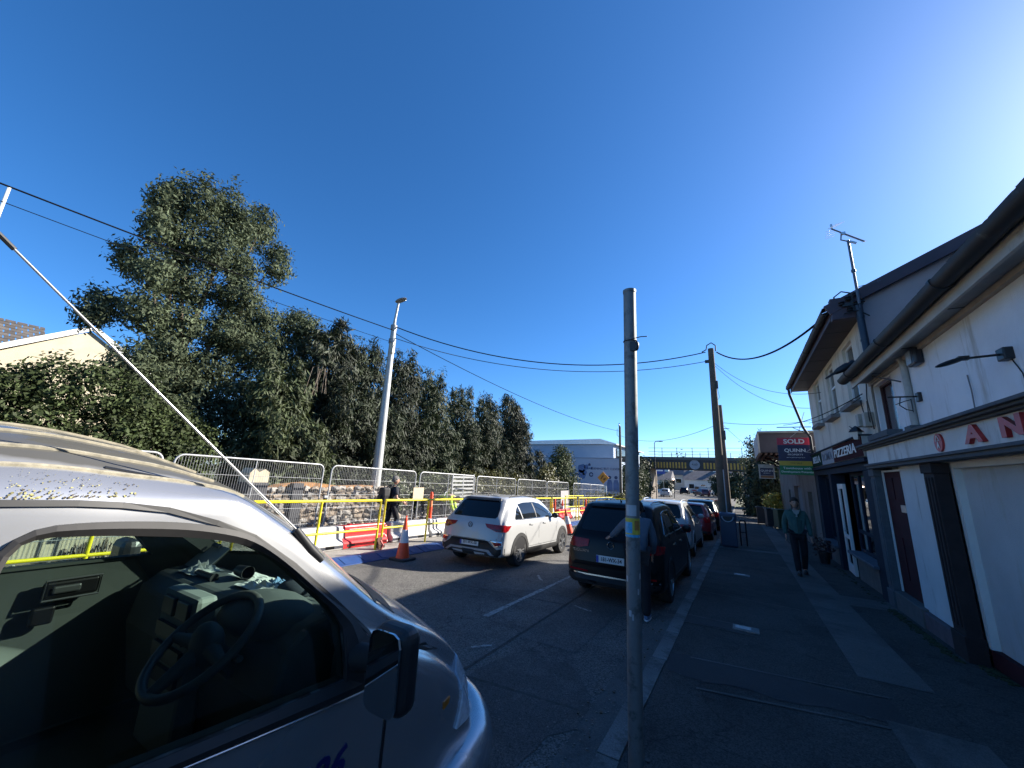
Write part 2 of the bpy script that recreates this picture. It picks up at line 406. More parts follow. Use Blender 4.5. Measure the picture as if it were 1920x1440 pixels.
band('trench_patch', -.8, 4.78, 1.0, 4.9, .5, .003, m_tarm)
for (a, b, c, d, w) in ((-.5, 4.32, .86, 4.58, .035), (-.62, 5.02, 1.0, 5.22, .03), (-.82, 6.63, .05, 6.6, .03), (-.82, 6.26, .02, 6.24, .025), (-.82, 8.3, .86, 8.1, .02), (-.82, 10.64, -.05, 10.63, .02)):
    band('joint_line', a, b, c, d, w, .0058, m_conc)
# stopcock covers
m_iron = M('cast_iron_grey', (.22, .23, .24), .5, .3, var=.2, vscale=30)
for (x, y) in ((-.1, 6.46), (-.15, 10.52)):
    t = thing('stopcock_cover', 'small pale metal stopcock cover in the ' + ('nearer dark trench patch of the footpath' if y < 8 else 'farther trench patch of the footpath, near the woman'), 'manhole cover', (x, y, gz(y)), group='footpath utility covers')
    MB().box((0, 0, .009), (.3, .2, .012)).build('frame', M('cover_concrete', (.17, .17, .165), .9, var=.25, vscale=20), t)
    MB().box((-.03, 0, .017), (.18, .12, .01)).build('lid', m_iron, t)
# road markings
band('centre_line', -3.2, 4.95, -3.19, 8.7, .075, -.0955, m_line)
band('centre_line', -3.2, -3.0, -3.2, .5, .09, -.0955, m_line)
band('centre_line', -3.2, 14.5, -3.2, 19, .09, -.0955, m_line)
band('bay_mark', -3.75, 7.7, -3.5, 7.35, .05, -.0955, m_line)
band('bay_mark', -2.4, 6.25, -2.1, 6.15, .05, -.0955, m_line)
band('bay_mark', -2.75, 4.0, -2.6, 4.2, .05, -.0955, m_line)
m_oil = ground_mat('dark_road_patch', (.078, .074, .071), .6, patch=(.098, .094, .088), pscale=4., crack=False)
mb = MB(); ring = [(-1.9 + .62 * math.cos(a) * random.uniform(.8, 1.15), 3.3 + 1.1 * math.sin(a) * random.uniform(.8, 1.15)) for a in np.linspace(0, 2 * PI, 26)[:-1]]
mb.add([(x, y, gz(y) - .0965) for x, y in ring], [tuple(range(25))]); mb.build('road_repair_patch', m_oil, kind='structure')
# pot-hole edge chips beside the gutter
for i in range(24):
    y = random.uniform(1.8, 6.5)
    if i == 0: lit = MB()
    lit.box((random.uniform(-1.3, -.98), y, gz(y) - .083), (.03 * random.uniform(.4, 1.4), .02 * random.uniform(.4, 1.4), .008), rz=random.uniform(0, 3))
tag(lit.build('gutter_litter', M('dry_leaf_litter', (.10, .075, .05), .9, var=.4), kind='stuff'))

# wear on the ground: gum spots, grit, moss along the walls, tar seams
def discs(name, n, fx, fy, dz, r0, r1, mat):
    mb = MB()
    for i in range(n):
        x, y, r = fx(), fy(), random.uniform(r0, r1); k = random.uniform(.6, 1.2); a0 = random.uniform(0, 3)
        mb.add([(x + r * math.cos(a + a0) * k, y + r * math.sin(a + a0), gz(y) + dz + .0001 * (i % 9)) for a in np.linspace(0, 2 * PI, 8)[:-1]], [tuple(range(7))])
    return tag(mb.build(name, mat), kind='stuff')
discs('chewing_gum_spots', 260, lambda: random.uniform(-.75, 2.0), lambda: random.uniform(2.5, 16), .0065, .008, .022, M('old_gum', (.066, .065, .062), .95, var=.3))
gr_ = MB()
for i in range(900):
    y = 2 + 22 * random.random() ** 1.7; x = random.choice((random.gauss(-1.12, .06), random.gauss(-1.22, .12), random.uniform(-4.5, -1.3)))
    s_ = random.uniform(.003, .011); gr_.box((x, y, gz(y) + (-.086 if x > -1.24 else -.098)), (s_ * 1.4, s_, s_), rz=random.uniform(0, 3))
tag(gr_.build('road_grit', M('grit', (.19, .175, .155), .95, var=.4, vscale=40)), kind='stuff')
ms_ = MB()
for i in range(420):
    y = random.uniform(6.4, 9.3) if i < 300 else random.uniform(3, 16); x = 2.03 - abs(random.gauss(0, .05)) if y > 6.9 else 2.24 - abs(random.gauss(0, .05)); s_ = random.uniform(.006, .03)
    ms_.ell((x, y, gz(y) + .004), (s_, s_ * 1.4, s_ * .5), 6, 3)
tag(ms_.build('moss_line', M('pavement_moss', (.022, .034, .010), 1., var=.4, vscale=30)), kind='stuff')
m_seam = M('tar_seam', (.068, .066, .063), 1., var=.35, vscale=14, spec=.1)
band('tar_seam', -4.9, 3.2, -1.25, 3.55, .035, -.0958, m_seam); band('tar_seam', -2.5, 3.4, -2.62, 15, .03, -.0958, m_seam); band('tar_seam', -4.9, 6.0, -2.5, 6.2, .025, -.0958, m_seam)
m_rein = ground_mat('road_reinstatement', (.088, .085, .081), .55, patch=(.10, .097, .092), pscale=1.5, rough=.9, crack=False, sscale=95)
sheet('road_trench_patch', -2.48, -1.75, 4.6, 8.2, -.0972, m_rein, ny=2)
# hills beyond the bridge
def hill(name, x0, x1, y, h, mat, n=40, d=60):
    V = []; F = []; ph = random.uniform(0, 6)
    for i in range(n + 1):
        x = x0 + (x1 - x0) * i / n; t = i / n; hh = h * (math.sin(PI * t) ** .6) * (.85 + .15 * math.sin(7 * t + ph)) + .3 * math.sin(31 * t)
        V += [(x, y, -2.5), (x, y + d * .5, -2 + hh * .55), (x, y + d, -2 + hh), (x, y + d * 2.4, -2.5)]
    for i in range(n):
        for k in range(3): a = 4 * i + k; F.append((a, a + 4, a + 5, a + 1))
    mb = MB(); mb.add(V, F); return mb.build(name, mat, smooth=60, kind='structure')
hill('hill', -120, 60, 180, 15, M('hill_green', (.075, .085, .045), 1., var=.35, vscale=.15))
hill('hill', -60, 200, 230, 17, M('hill_green', (.075, .085, .045)))

# ---------------------------------------------------------------- right hand buildings
m_render = M('white_render', (.72, .75, .79), .9, var=.08, vscale=1.5, bump=.3, bscale=90, dirt=(.44, .43, .40), dscale=1.6, dthr=.54, dsv=(1.6, 1.6, .22))  # white wall; slight blue cast of the sky light is tinted into its colour
m_cream = M('cream_render', (.60, .575, .50), .9, var=.08, vscale=1.5, bump=.3, bscale=90, dirt=(.36, .33, .27), dscale=1.6, dthr=.54, dsv=(1.6, 1.6, .22))
m_mauve = M('mauve_gable_render', (.36, .31, .32), .9, var=.1, vscale=1.2, bump=.15, bscale=90)
m_grey = M('grey_painted_timber', (.085, .098, .112), .8, var=.15, vscale=9, spec=.2)
m_brown = M('dark_brown_timber', (.030, .024, .025), .8, var=.2, vscale=7, spec=.2)
m_black = M('black_paint', (.015, .016, .018), .45, var=.2)
m_upvc = M('white_upvc', (.66, .67, .66), .4, var=.04)
m_maroon = M('maroon_paint', (.045, .011, .015), .8, var=.2, vscale=5, spec=.2)
m_red = M('red_letter_paint', (.42, .032, .035), .45, var=.1, vscale=12)
m_slate = M('dark_roof_slate', (.055, .055, .062), .75, var=.25, vscale=4, island=.25)
m_soffit = M('weathered_white_soffit', (.33, .33, .31), .7, var=.15, vscale=3, dirt=(.22, .21, .19), dscale=2.5)
m_gutter = M('black_gutter_plastic', (.016, .018, .021), .6, var=.25, vscale=6, dirt=(.08, .08, .07), dscale=5, dthr=.62)
m_barge = M('purple_brown_bargeboard', (.060, .040, .052), .6, var=.15, vscale=4)
m_dglass = M('dark_window_glass', (.012, .014, .016), .04, var=0, spec=.9)
m_room = M('dim_room', (.07, .065, .06), .9, var=.2)
g_shop = glass_mat('shop_glass', (.55, .58, .58), 1.6)

def roofplane(parent, name, e0, e1, r0, r1, mat, rows=16, W=True, lap=.018):
    """stepped courses of slates from eave line e0-e1 up to ridge line r0-r1"""
    mb = MB(); e0, e1, r0, r1 = map(Vector, (e0, e1, r0, r1)); n = (e1 - e0).cross(r0 - e0).normalized()
    if n.z < 0: n = -n
    for i in range(rows):
        a = i / rows; b = (i + 1) / rows + .25 / rows; L = (e1 - e0).length; k = max(2, int(L / .34)); off = (i % 2) * .5
        A0, A1, B0, B1 = e0.lerp(r0, a), e1.lerp(r1, a), e0.lerp(r0, min(1, b)), e1.lerp(r1, min(1, b))
        for j in range(k + 1):
            u0 = max(0, (j - off) / k + .0015); u1 = min(1, (j + 1 - off) / k - .0015)
            if u1 <= u0: continue
            h = n * (lap + random.uniform(0, .006)); q = [A0.lerp(A1, u0) + h, A0.lerp(A1, u1) + h, B0.lerp(B1, u1) + n * .002, B0.lerp(B1, u0) + n * .002]
            mb.add(q + [q[0] - h, q[1] - h], [(0, 1, 2, 3), (0, 4, 5, 1)])
    return mb.build(name, mat, parent, W=W, kind='stuff')

def wall_x(parent, name, X, y0, y1, z0, z1, holes, mat, dep=.14, out=-1):
    """wall in the plane x=X (front faces -x) with rectangular holes (y0,y1,z0,z1) and reveals"""
    mb = MB(); ys = sorted({y0, y1} | {h[0] for h in holes} | {h[1] for h in holes}); zs = sorted({z0, z1} | {h[2] for h in holes} | {h[3] for h in holes})
    V = {}; 
    for a, b in zip(ys, ys[1:]):
        for c, d in zip(zs, zs[1:]):
            if any(h[0] <= a + 1e-6 and b <= h[1] + 1e-6 and h[2] <= c + 1e-6 and d <= h[3] + 1e-6 for h in holes): continue
            mb.add([(X, a, c), (X, b, c), (X, b, d), (X, a, d)], [(0, 1, 2, 3)])
    for a, b, c, d in holes:
        x2 = X - out * dep
        mb.add([(X, a, c), (X, b, c), (X, b, d), (X, a, d), (x2, a, c), (x2, b, c), (x2, b, d), (x2, a, d)], [(0, 1, 5, 4), (1, 2, 6, 5), (2, 3, 7, 6), (3, 0, 4, 7)])
    return mb.build(name, mat, parent, W=True)
def window_x(parent, X, y0, y1, z0, z1, fm, gm, t=.06, mull=(), trans=(), name='window', sillm=None):
    mb = MB(); 
    for a, b in ((y0, y0 + t), (y1 - t, y1)): mb.b2(X - .03, X + .03, a, b, z0, z1)
    for a, b in ((z0, z0 + t), (z1 - t, z1)): mb.b2(X - .029, X + .029, y0 + t, y1 - t, a, b)
    for m in mull: mb.b2(X - .028, X + .028, m - t / 2, m + t / 2, z0 + t, z1 - t)
    for m in trans: mb.b2(X - .027, X + .027, y0 + t, y1 - t, m - t / 2, m + t / 2)
    w = mb.build(name, fm, parent, W=True, bevel=.004)
    p = MB().b2(X + .0, X + .008, y0 + t * .5, y1 - t * .5, z0 + t * .5, z1 - t * .5); off = parent.location
    p.v = [(x - off[0], y - off[1], z - off[2]) for x, y, z in p.v]; p.build('pane', gm, w)
    if sillm:
        s = MB().b2(X - .26, X + .02, y0 - .08, y1 + .08, z0 - .09, z0 - .004); s.v = [(x - off[0], y - off[1], z - off[2]) for x, y, z in s.v]; s.build('sill', sillm, w)
    return w

# --- pub (white, red letters)
pub = thing('pub', 'white two storey pub with red AN lettering and black gutter, nearest building on the footpath', 'building', (2.14, 3, gz(3)))
W_ = 2.14
wall_x(pub, 'upper_wall', W_, -5, 8.92, 2.44, 3.53, [(7.93, 8.8, 2.6, 3.44)], m_render)
window_x(pub, W_ + .1, 7.93, 8.8, 2.6, 3.44, M('maroon_frame', (.05, .018, .022), .5), M('maroon_glass', (.03, .006, .010), .12, var=.3, vscale=2), t=.035)
MB().b2(1.96, 2.2, 7.84, 8.9, 2.5, 2.595).build('window_sill', m_grey, pub, W=True, bevel=.01)
MB().b2(2.06, 2.2, -5, 9.56, 2.135, 2.405).build('fascia_board', M('white_fascia', (.58, .60, .60), .7, var=.08, vscale=3, dirt=(.36, .35, .33), dscale=2., dthr=.54, dsv=(2, 2, .4)), pub, W=True)
mb = MB()
for x, a, b in ((1.92, 2.44, 2.475), (1.96, 2.415, 2.442), (2.01, 2.39, 2.418)): mb.b2(x, 2.16, -5, 9.6, a, b)
mb.build('cornice', m_grey, pub, W=True, bevel=.006)
mb = MB()
for x, a, b in ((2.0, 2.105, 2.14), (2.03, 2.06, 2.107)): mb.b2(x, 2.18, -5, 9.6, a, b)
mb.build('fascia_moulding', m_grey, pub, W=True, bevel=.005)
def pilaster(y0, y1, mat):
    g = gz(y0); mb = MB(); mb.b2(2.10, 2.24, y0, y1, g + .25, 2.06); mb.b2(2.08, 2.25, y0 - .02, y1 + .02, 1.93, 2.055); mb.b2(2.075, 2.25, y0 - .02, y1 + .02, g - .05, g + .27)
    for k in range(3): yy = y0 + .07 + k * (y1 - y0 - .14) / 2; mb.b2(2.085, 2.105, yy - .025, yy + .025, g + .35, 1.88)
    return mb.build('pilaster', mat, pub, W=True, bevel=.006)
pilaster(6.95, 7.27, m_brown); pilaster(9.48, 9.76, m_grey); pilaster(1.2, 1.52, m_brown)
g8 = gz(8.6)
MB().b2(2.22, 2.28, 8.5, 9.43, .06, 2.02).build('door', m_maroon, pub, W=True)
dr = pub.children[-1]
for a, b, c, d in ((8.58, 8.92, .3, .95), (9.02, 9.35, .3, .95), (8.58, 8.92, 1.55, 1.9), (9.02, 9.35, 1.55, 1.9)):
    mb = MB().b2(2.208, 2.222, a, b, c, d); mb.v = [(x - 2.14, y - 3, z - gz(3)) for x, y, z in mb.v]; mb.build('door_panel', m_maroon, dr, bevel=.005)
lp = MB().b2(2.19, 2.222, 8.52, 8.74, 1.36, 1.47); lp.v = [(x - 2.14, y - 3, z - gz(3)) for x, y, z in lp.v]; lp.build('letter_plate', M('brushed_steel_plate', (.45, .46, .46), .35, .6), dr)
mb = MB(); boxes('door_frame', m_upvc, pub, [(2.195, 2.218, 9.43, 9.465, .06, 2.03), (2.195, 2.218, 8.465, 8.5, .06, 2.03), (2.195, 2.218, 8.5, 9.43, 2.0, 2.03)])
MB().b2(2.1, 2.5, 8.3, 9.46, g8 - .1, .05).build('door_step', M('dark_step_stone', (.09, .09, .09), .9, var=.2), pub, W=True, bevel=.012)
MB().b2(2.18, 2.3, 7.27, 8.46, .03, 2.06).build('side_panel', M('white_panel', (.55, .57, .58), .8, var=.08, vscale=2, dirt=(.33, .34, .33), dscale=2, dthr=.55, dsv=(2, 2, .3)), pub, W=True)
mb = MB(); mb.b2(2.12, 2.3, 7.27, 8.4, gz(7.3) - .1, .02); mb.build('panel_plinth', M('purple_stone', (.10, .075, .085), .9, var=.25), pub, W=True, bevel=.01)
MB().b2(2.33, 2.4, 1.52, 6.95, .02, 2.06).build('shopfront_infill', M('off_white_infill', (.44, .46, .47), .9, var=.10, vscale=1.2, bump=.5, bscale=120, dirt=(.35, .34, .29), dscale=1.3, dthr=.54, dsv=(1.5, 1.5, .3)), pub, W=True)
mb = MB(); mb.b2(2.26, 2.34, 6.87, 6.95, .02, 2.06); mb.b2(2.25, 2.335, 1.52, 6.87, 1.99, 2.06); mb.build('infill_trim', M('white_trim', (.62, .62, .6), .6, var=.05), pub, W=True)
MB().b2(2.27, 2.42, 1.52, 6.95, gz(4) - .2, .018).build('infill_plinth', m_maroon, pub, W=True)
MB().b2(2.16, 2.42, -5, 1.2, gz(0) - .2, 2.06).build('near_wall', m_render, pub, W=True)
MB().b2(2.42, 2.6, -5, 9.76, -.5, 2.13).build('backing_wall', m_render, pub, W=True)
# eaves
mb = MB(); mb.b2(1.895, 2.135, -5, 8.9, 3.53, 3.55); mb.build('soffit', m_soffit, pub, W=True)
boxes('soffit_joint', m_black, pub, [(1.90, 2.13, -4.3 + k * 1.38, -4.288 + k * 1.38, 3.524, 3.531) for k in range(10)])
MB().b2(1.865, 1.895, -5, 8.95, 3.455, 3.66).build('fascia', M('cream_fascia', (.42, .40, .36), .6, var=.12, vscale=3, dirt=(.25, .23, .2), dscale=3), pub, W=True)
MB().b2(2.09, 2.14, -5, 8.9, 3.47, 3.528).build('wall_coving', M('stained_coving', (.38, .33, .27), .8, var=.2, vscale=4), pub, W=True)
def gutter(parent, name, x, y0, y1, z, r, mat):
    mb = MB(); pr = [(x + r * math.cos(a), z + r * math.sin(a)) for a in np.linspace(PI, 2 * PI, 9)] + [(x + (r - .012) * math.cos(a), z + (r - .012) * math.sin(a)) for a in np.linspace(2 * PI, PI, 9)]
    mb.prism(pr, y0, y1, 'y'); mb.prism([(x + r * math.cos(a), z + r * math.sin(a)) for a in np.linspace(PI, 2 * PI, 9)], y1 - .02, y1, 'y')
    y = y0 + .8
    while y < y1: mb.prism([(x + (r + .01) * math.cos(a), z + (r + .01) * math.sin(a)) for a in np.linspace(PI, 2 * PI, 9)] + [(x + r, z + .02), (x - r, z + .02)], y, y + .06, 'y'); y += 1.8
    return mb.build(name, mat, parent, smooth=40, W=True)
gutter(pub, 'gutter', 1.775, -5, 8.98, 3.635, .088, m_gutter)
roofplane(pub, 'roof', (1.74, 9.0, 3.67), (1.74, -5, 3.67), (4.2, 9.0, 5.92), (4.2, -5, 5.92), m_slate, rows=14)  # unseen slope, pitched steep so the ridge throws shade on the van side
MB().add([(4.2, 9.0, 5.92), (4.2, -5, 5.92), (7, -5, 3.4), (7, 9, 3.4)], [(0, 1, 2, 3)]).add([(2.14, -5, -.4), (7, -5, -.4), (7, -5, 3.4), (4.2, -5, 5.9), (2.14, -5, 3.9)], [(0, 1, 2, 3, 4)]).add([(7, -5, -1), (7, 9, -1), (7, 9, 3.4), (7, -5, 3.4)], [(0, 1, 2, 3)]).add([(2.14, 8.9, 2.4), (7, 8.9, 2.4), (7, 8.9, 3.4), (4.2, 8.9, 5.85), (2.14, 8.9, 3.9)], [(0, 1, 2, 3, 4)]).build('rear_shell', m_render, pub, W=True)
# letters and crest
lt = text('letter', 'A', .235, m_red, pub, (2.04 - 2.14, 5.60 - 3, 2.268 - gz(3)), FACE_W, ext=.018, bold=.010, sx=1.9)
lt = text('letter', 'N', .235, m_red, pub, (2.04 - 2.14, 4.95 - 3, 2.268 - gz(3)), FACE_W, ext=.018, bold=.010, sx=1.9)
cr = MB().prism(ringpoly(6.44, 2.265, .105, 24), 2.038, 2.06, 'x').build('crest', m_red, pub, W=True)
m_wl = M('white_lettering', (.7, .7, .68), .5, var=.03)
text('crest_letter', 'A', .10, m_wl, cr, (2.034 - 2.14, 6.44 - 3, 2.232 - gz(3)), FACE_W, ext=.002, bold=.003, sx=.9)
mb = MB(); a, b, c = (6.49, 2.285), (6.39, 2.285), (6.44, 2.345)
for p, q in ((a, b), (b, c), (c, a)): mb.tube([(2.034, *p), (2.034, *q)], .004, 4)
mb.v = [(x - 2.14, y - 3, z - gz(3)) for x, y, z in mb.v]; mb.build('crest_triangle', m_wl, cr)
# downpipe, conduit
mb = MB(); mb.tube([(2.05, 7.35, 3.58), (2.09, 7.22, 3.50), (2.10, 7.21, 3.4), (2.10, 7.21, 2.56)], .04, 10); mb.tube([(1.98, 7.5, 3.45), (1.98, 7.5, 3.45)], .01, 4)
mb.build('downpipe', M('pale_grey_downpipe', (.36, .36, .34), .6, var=.2, vscale=6), pub, smooth=40, W=True)
MB().b2(2.02, 2.15, 7.1, 7.34, 2.47, 2.56).build('pipe_shoe', m_grey, pub, W=True, bevel=.01)
MB().tube([(2.12, 8.85, 2.47), (2.125, 8.87, 3.0), (2.12, 8.85, 3.42), (2.1, 8.7, 3.5), (2.1, 7.4, 3.5)], .018, 8).build('conduit', M('weathered_conduit', (.20, .19, .17), .7, var=.2), pub, smooth=50, W=True)
MB().tube([(2.13, 5.72, 2.9), (2.12, 5.68, 2.72), (2.12, 5.70, 2.5)], .006, 5).b2(1.98, 2.14, 5.5, 5.85, 2.465, 2.49).build('loose_cable', M('grey_cable', (.16, .16, .17), .6), pub, W=True)
# wall floodlight
t = thing('floodlight', 'black swan neck floodlight on a long arm fixed high on the white pub wall', 'wall light', (2.14, 4.97, 2.91))
MB().box((-.03, 0, 0), (.07, .12, .11)).build('wall_box', m_black, t, bevel=.01)
MB().tube([(-.06, 0, 0), (-.30, .0, -.012)], .011, 8).build('arm', m_black, t)
MB().ell((-.37, .0, -.035), (.12, .055, .022), R=Matrix.Rotation(-.32, 3, 'Y')).box((-.29, 0, -.008), (.07, .05, .035)).build('lamp_head', m_black, t, smooth=50)
MB().tube([(-.01, -.02, -.05), (-.004, -.1, -.2), (-.004, -.13, -.42)], .005, 5).build('flex', m_black, t)
# alarm box
t = thing('alarm_box', 'dark alarm bell box with pale blue face on the pub wall under the eaves', 'alarm', (2.14, 6.76, 3.40))
MB().box((-.05, 0, 0), (.1, .26, .22)).build('case', M('navy_plastic', (.02, .025, .04), .35), t, bevel=.025)
MB().box((-.104, .03, 0), (.008, .16, .17)).build('face', M('pale_blue_plastic', (.30, .36, .42), .4, var=.3, vscale=14), t, bevel=.003)
# sign bracket
t = thing('sign_bracket', 'empty black iron sign bracket with scroll on the pub wall beside the maroon window', 'bracket', (2.14, 6.98, 2.91))
MB().box((-.02, 0, 0), (.04, .1, .12)).build('wall_plate', m_black, t, bevel=.008)
MB().tube([(-.03, 0, .01), (-.33, 0, .015)], .011, 7).build('arm', m_black, t)
mb = MB(); mb.tube([(-.20, 0, .01), (-.22, 0, -.1), (-.16, 0, -.16), (-.10, 0, -.18)], .007, 6); mb.tube([(-.10, 0, -.02), (-.10, 0, -.2)], .006, 6); mb.tube([(-.26, 0, -.09), (-.17, 0, -.05), (-.1, 0, -.03)], .006, 6)
mb.build('scroll', m_black, t)

# --- pizzeria
pz = thing('pizzeria', 'cream two storey pizzeria with dark blue shopfront and three upper windows', 'building', (2.2, 12, gz(12)))
m_navy = M('navy_shopfront', (.012, .020, .036), .8, var=.15, vscale=5, spec=.2)
P_ = 2.2; top = 4.86
wins = [(10.0, 10.85, 3.42, 4.72), (12.0, 12.85, 3.46, 4.76), (14.0, 14.85, 3.5, 4.78)]
wall_x(pz, 'upper_wall', P_, 9.0, 16.0, 2.2, top, wins, m_cream, dep=.13)
for w in wins: window_x(pz, P_ + .09, *w, m_upvc, m_dglass, t=.05, trans=((w[2] + w[3]) / 2 + .1,), sillm=M('grey_sill', (.17, .17, .17), .8, var=.2))
sg = MB().b2(2.04, 2.19, 9.64, 15.8, 2.3, 2.68).build('sign_box', M('sign_white', (.34, .35, .34), .9, var=.05, spec=.1), pz, W=True)
def wl(mb, par): mb.v = [(x - par.location[0], y - par.location[1], z - par.location[2]) for x, y, z in mb.v]; return mb
wl(MB().b2(2.034, 2.04, 14.02, 15.79, 2.305, 2.675), pz).build('green_field', M('sign_green', (.012, .032, .020), .9, var=.1, spec=.1), sg)
wl(MB().b2(2.034, 2.04, 12.4, 14.0, 2.305, 2.675), pz).build('white_field', M('sign_pale', (.30, .33, .36), .9, var=.05, spec=.1), sg)
wl(MB().b2(2.034, 2.04, 9.66, 12.38, 2.305, 2.675), pz).build('red_field', M('sign_red', (.040, .009, .011), .9, var=.1, spec=.1), sg)
for s, yc, mt, sx in (('BELLA', 14.9, m_wl, 1.55), ('ROMA', 13.2, M('grey_lettering', (.16, .18, .21), .8, spec=.1), 1.5), ('PIZZERIA', 11.2, m_wl, 1.72)):
    text('lettering', s, .27, mt, sg, (2.03 - 2.2, yc - 12, 2.49 - gz(12)), FACE_W, ext=.004, bold=.003, sx=sx * 1.12)
boxes('sign_trim', m_navy, pz, [(2.0, 2.2, 9.62, 15.9, 2.682, 2.71), (2.02, 2.2, 9.62, 15.9, 2.203, 2.28)])
mb = MB(); boxes('shopfront_frame', m_navy, pz, [(2.1, 2.22, 9.77, 16.0, 2.05, 2.2), (2.1, 2.4, 9.77, 10.25, gz(9.8) - .1, 2.05), (2.1, 2.4, 15.6, 16.0, gz(16) - .1, 2.05), (2.1, 2.4, 13.55, 13.85, gz(13) - .1, 2.05)], .008)
g12 = gz(12)
boxes('stall_riser', M('grey_tile_riser', (.13, .125, .12), .8, var=.2, vscale=5, spec=.2), pz, [(2.18, 2.42, 10.2, 12.3, g12 - .1, .24), (2.18, 2.42, 13.85, 15.6, gz(15) - .1, .14)], .008)
boxes('shop_sill', M('blue_grey_sill', (.09, .105, .13), .7, var=.2, spec=.2), pz, [(2.02, 2.42, 10.15, 12.32, .24, .3), (2.02, 2.42, 13.8, 15.65, .14, .2)], .012)
window_x(pz, 2.3, 10.2, 12.3, .3, 2.05, m_navy, g_shop, t=.07, mull=(11.6,), trans=(.75,), name='shop_window')
window_x(pz, 2.3, 13.85, 15.6, .2, 2.05, m_navy, M('navy_glass', (.012, .016, .026), .08), t=.09, name='shop_window')
# white door standing ajar
d = MB(); 
for a, b, c, e in ((0, .09, 0, 2.1), (.76, .85, 0, 2.1), (.09, .76, 0, .2), (.09, .76, 1.98, 2.1), (.09, .76, .8, .88)): d.b2(-.03, .03, a, b, c, e)
do = d.build('door', m_upvc, pz, bevel=.005); do.location = (2.17 - 2.2, 12.5 - 12, .0); do.rotation_euler = (0, 0, -.04)
MB().b2(-.006, .006, .08, .77, .19, 1.99).build('pane', g_shop, do)
MB().tube([(-.05, .1, 1.0), (-.07, .1, 1.0), (-.07, .22, 1.0)], .012, 6).build('handle', m_iron, do)
MB().b2(3.6, 3.65, 9.1, 16, -.5, 2.2).b2(2.45, 3.6, 9.1, 9.15, -.5, 2.2).b2(2.45, 3.6, 15.9, 15.95, -.5, 2.2).b2(2.2, 3.65, 9.1, 16, 2.12, 2.19).b2(2.2, 3.65, 9.1, 16, -.6, gz(12) - .02).build('shop_interior', m_room, pz, W=True)
mb = MB(); mb.b2(1.76, 2.2, 9.0, 16.05, top, top + .02); mb.build('soffit', M('brown_soffit', (.05, .035, .035), .6, var=.2, vscale=4), pz, W=True)
boxes('soffit_joint', m_black, pz, [(1.765, 2.195, 9.9 + k * 1.1, 9.914 + k * 1.1, top - .006, top + .001) for k in range(6)])
MB().b2(1.735, 1.76, 9.0, 16.08, top - .03, top + .16).build('fascia', m_barge, pz, W=True)
gutter(pz, 'gutter', 1.67, 8.98, 16.1, top + .14, .065, m_gutter)
roofplane(pz, 'roof', (1.62, 16.1, top + .17), (1.62, 8.88, top + .17), (5.6, 16.1, 6.92), (5.6, 8.88, 6.92), m_slate, rows=18)
mb = MB(); mb.add([(2.2, 9.0, 2.4), (9, 9.0, 2.4), (9, 9.0, 5.2), (5.6, 9.0, 6.85), (2.2, 9.0, top + .33), (2.2, 9.0, 3)], [(0, 1, 2, 3, 4, 5)]); mb.build('near_gable', m_mauve, pz, W=True)
mb = MB(); mb.add([(2.2, 16, -.8), (9, 16, -.8), (9, 16, 5.2), (5.6, 16, 6.85), (2.2, 16, top + .33)], [(0, 1, 2, 3, 4)]); mb.add([(9, 9, 2), (9, 16, 2), (9, 16, 5.2), (9, 9, 5.2)], [(0, 1, 2, 3)]); mb.add([(5.6, 8.9, 6.9), (5.6, 16.1, 6.9), (9.2, 16.1, 5.1), (9.2, 8.9, 5.1)], [(0, 1, 2, 3)]); mb.build('far_shell', m_cream, pz, W=True)
def verge(y, w=.035):
    a, b = Vector((1.66, top + .17)), Vector((5.6, 6.93)); n = Vector((-(b - a).y, (b - a).x)).normalized()
    return [tuple(a + n * .05), tuple(b + n * .05), tuple(b - n * .15), tuple(a - n * .15)]
mb = MB(); mb.prism(verge(0), 8.84, 8.90, 'y'); mb.build('bargeboard', m_barge, pz, W=True)
mb = MB(); mb.b2(1.74, 2.2, 8.85, 9.0, top - .08, top + .35); mb.build('eaves_box', m_barge, pz, W=True, bevel=.01)
mb = MB(); mb.tube([(1.67, 15.95, top + .08), (1.68, 15.97, top - .1), (1.95, 16.0, 3.6), (2.1, 16.02, 3.3), (2.13, 16.04, gz(16))], .04, 9); mb.build('downpipe', m_gutter, pz, smooth=40, W=True)
mb = MB(); mb.tube([(2.12, 8.80, top + .12), (2.13, 8.78, 4.0), (2.10, 8.74, 3.86)], .056, 10); mb.tube([(2.10, 8.75, 3.88), (2.11, 8.2, 3.72), (2.11, 7.4, 3.58)], .042, 10)
for z in (4.75, 4.3, 4.0): mb.lathe((2.125, 8.79, z), [(.06, -.02), (.06, .02)], 12)
mb.build('corner_downpipe', M('blue_black_pipe', (.022, .028, .04), .4, var=.25), pz, smooth=40, W=True)
mb = MB().tube([(2.0, 8.2, 3.5), (2.09, 7.4, 3.22)], .012, 6); mb.build('pipe_stay', m_grey, pz, W=True)
# extractor boxes and wires on the corner
boxes('meter_box', M('beige_box', (.33, .31, .27), .6, var=.15), pz, [(2.04, 2.2, 9.65, 9.85, 2.86, 3.10), (2.06, 2.2, 9.32, 9.48, 2.82, 3.08)], .01)
for pth in ([(2.15, 9.4, 3.3), (2.12, 9.3, 3.0), (2.14, 9.35, 2.8)], [(2.17, 9.9, 3.4), (2.16, 9.75, 3.1)], [(2.14, 9.2, 3.6), (2.1, 9.15, 3.3), (2.14, 9.2, 2.75)]): mb = MB().tube(pth, .01, 5); mb.build('wall_cable', m_black, pz, W=True)
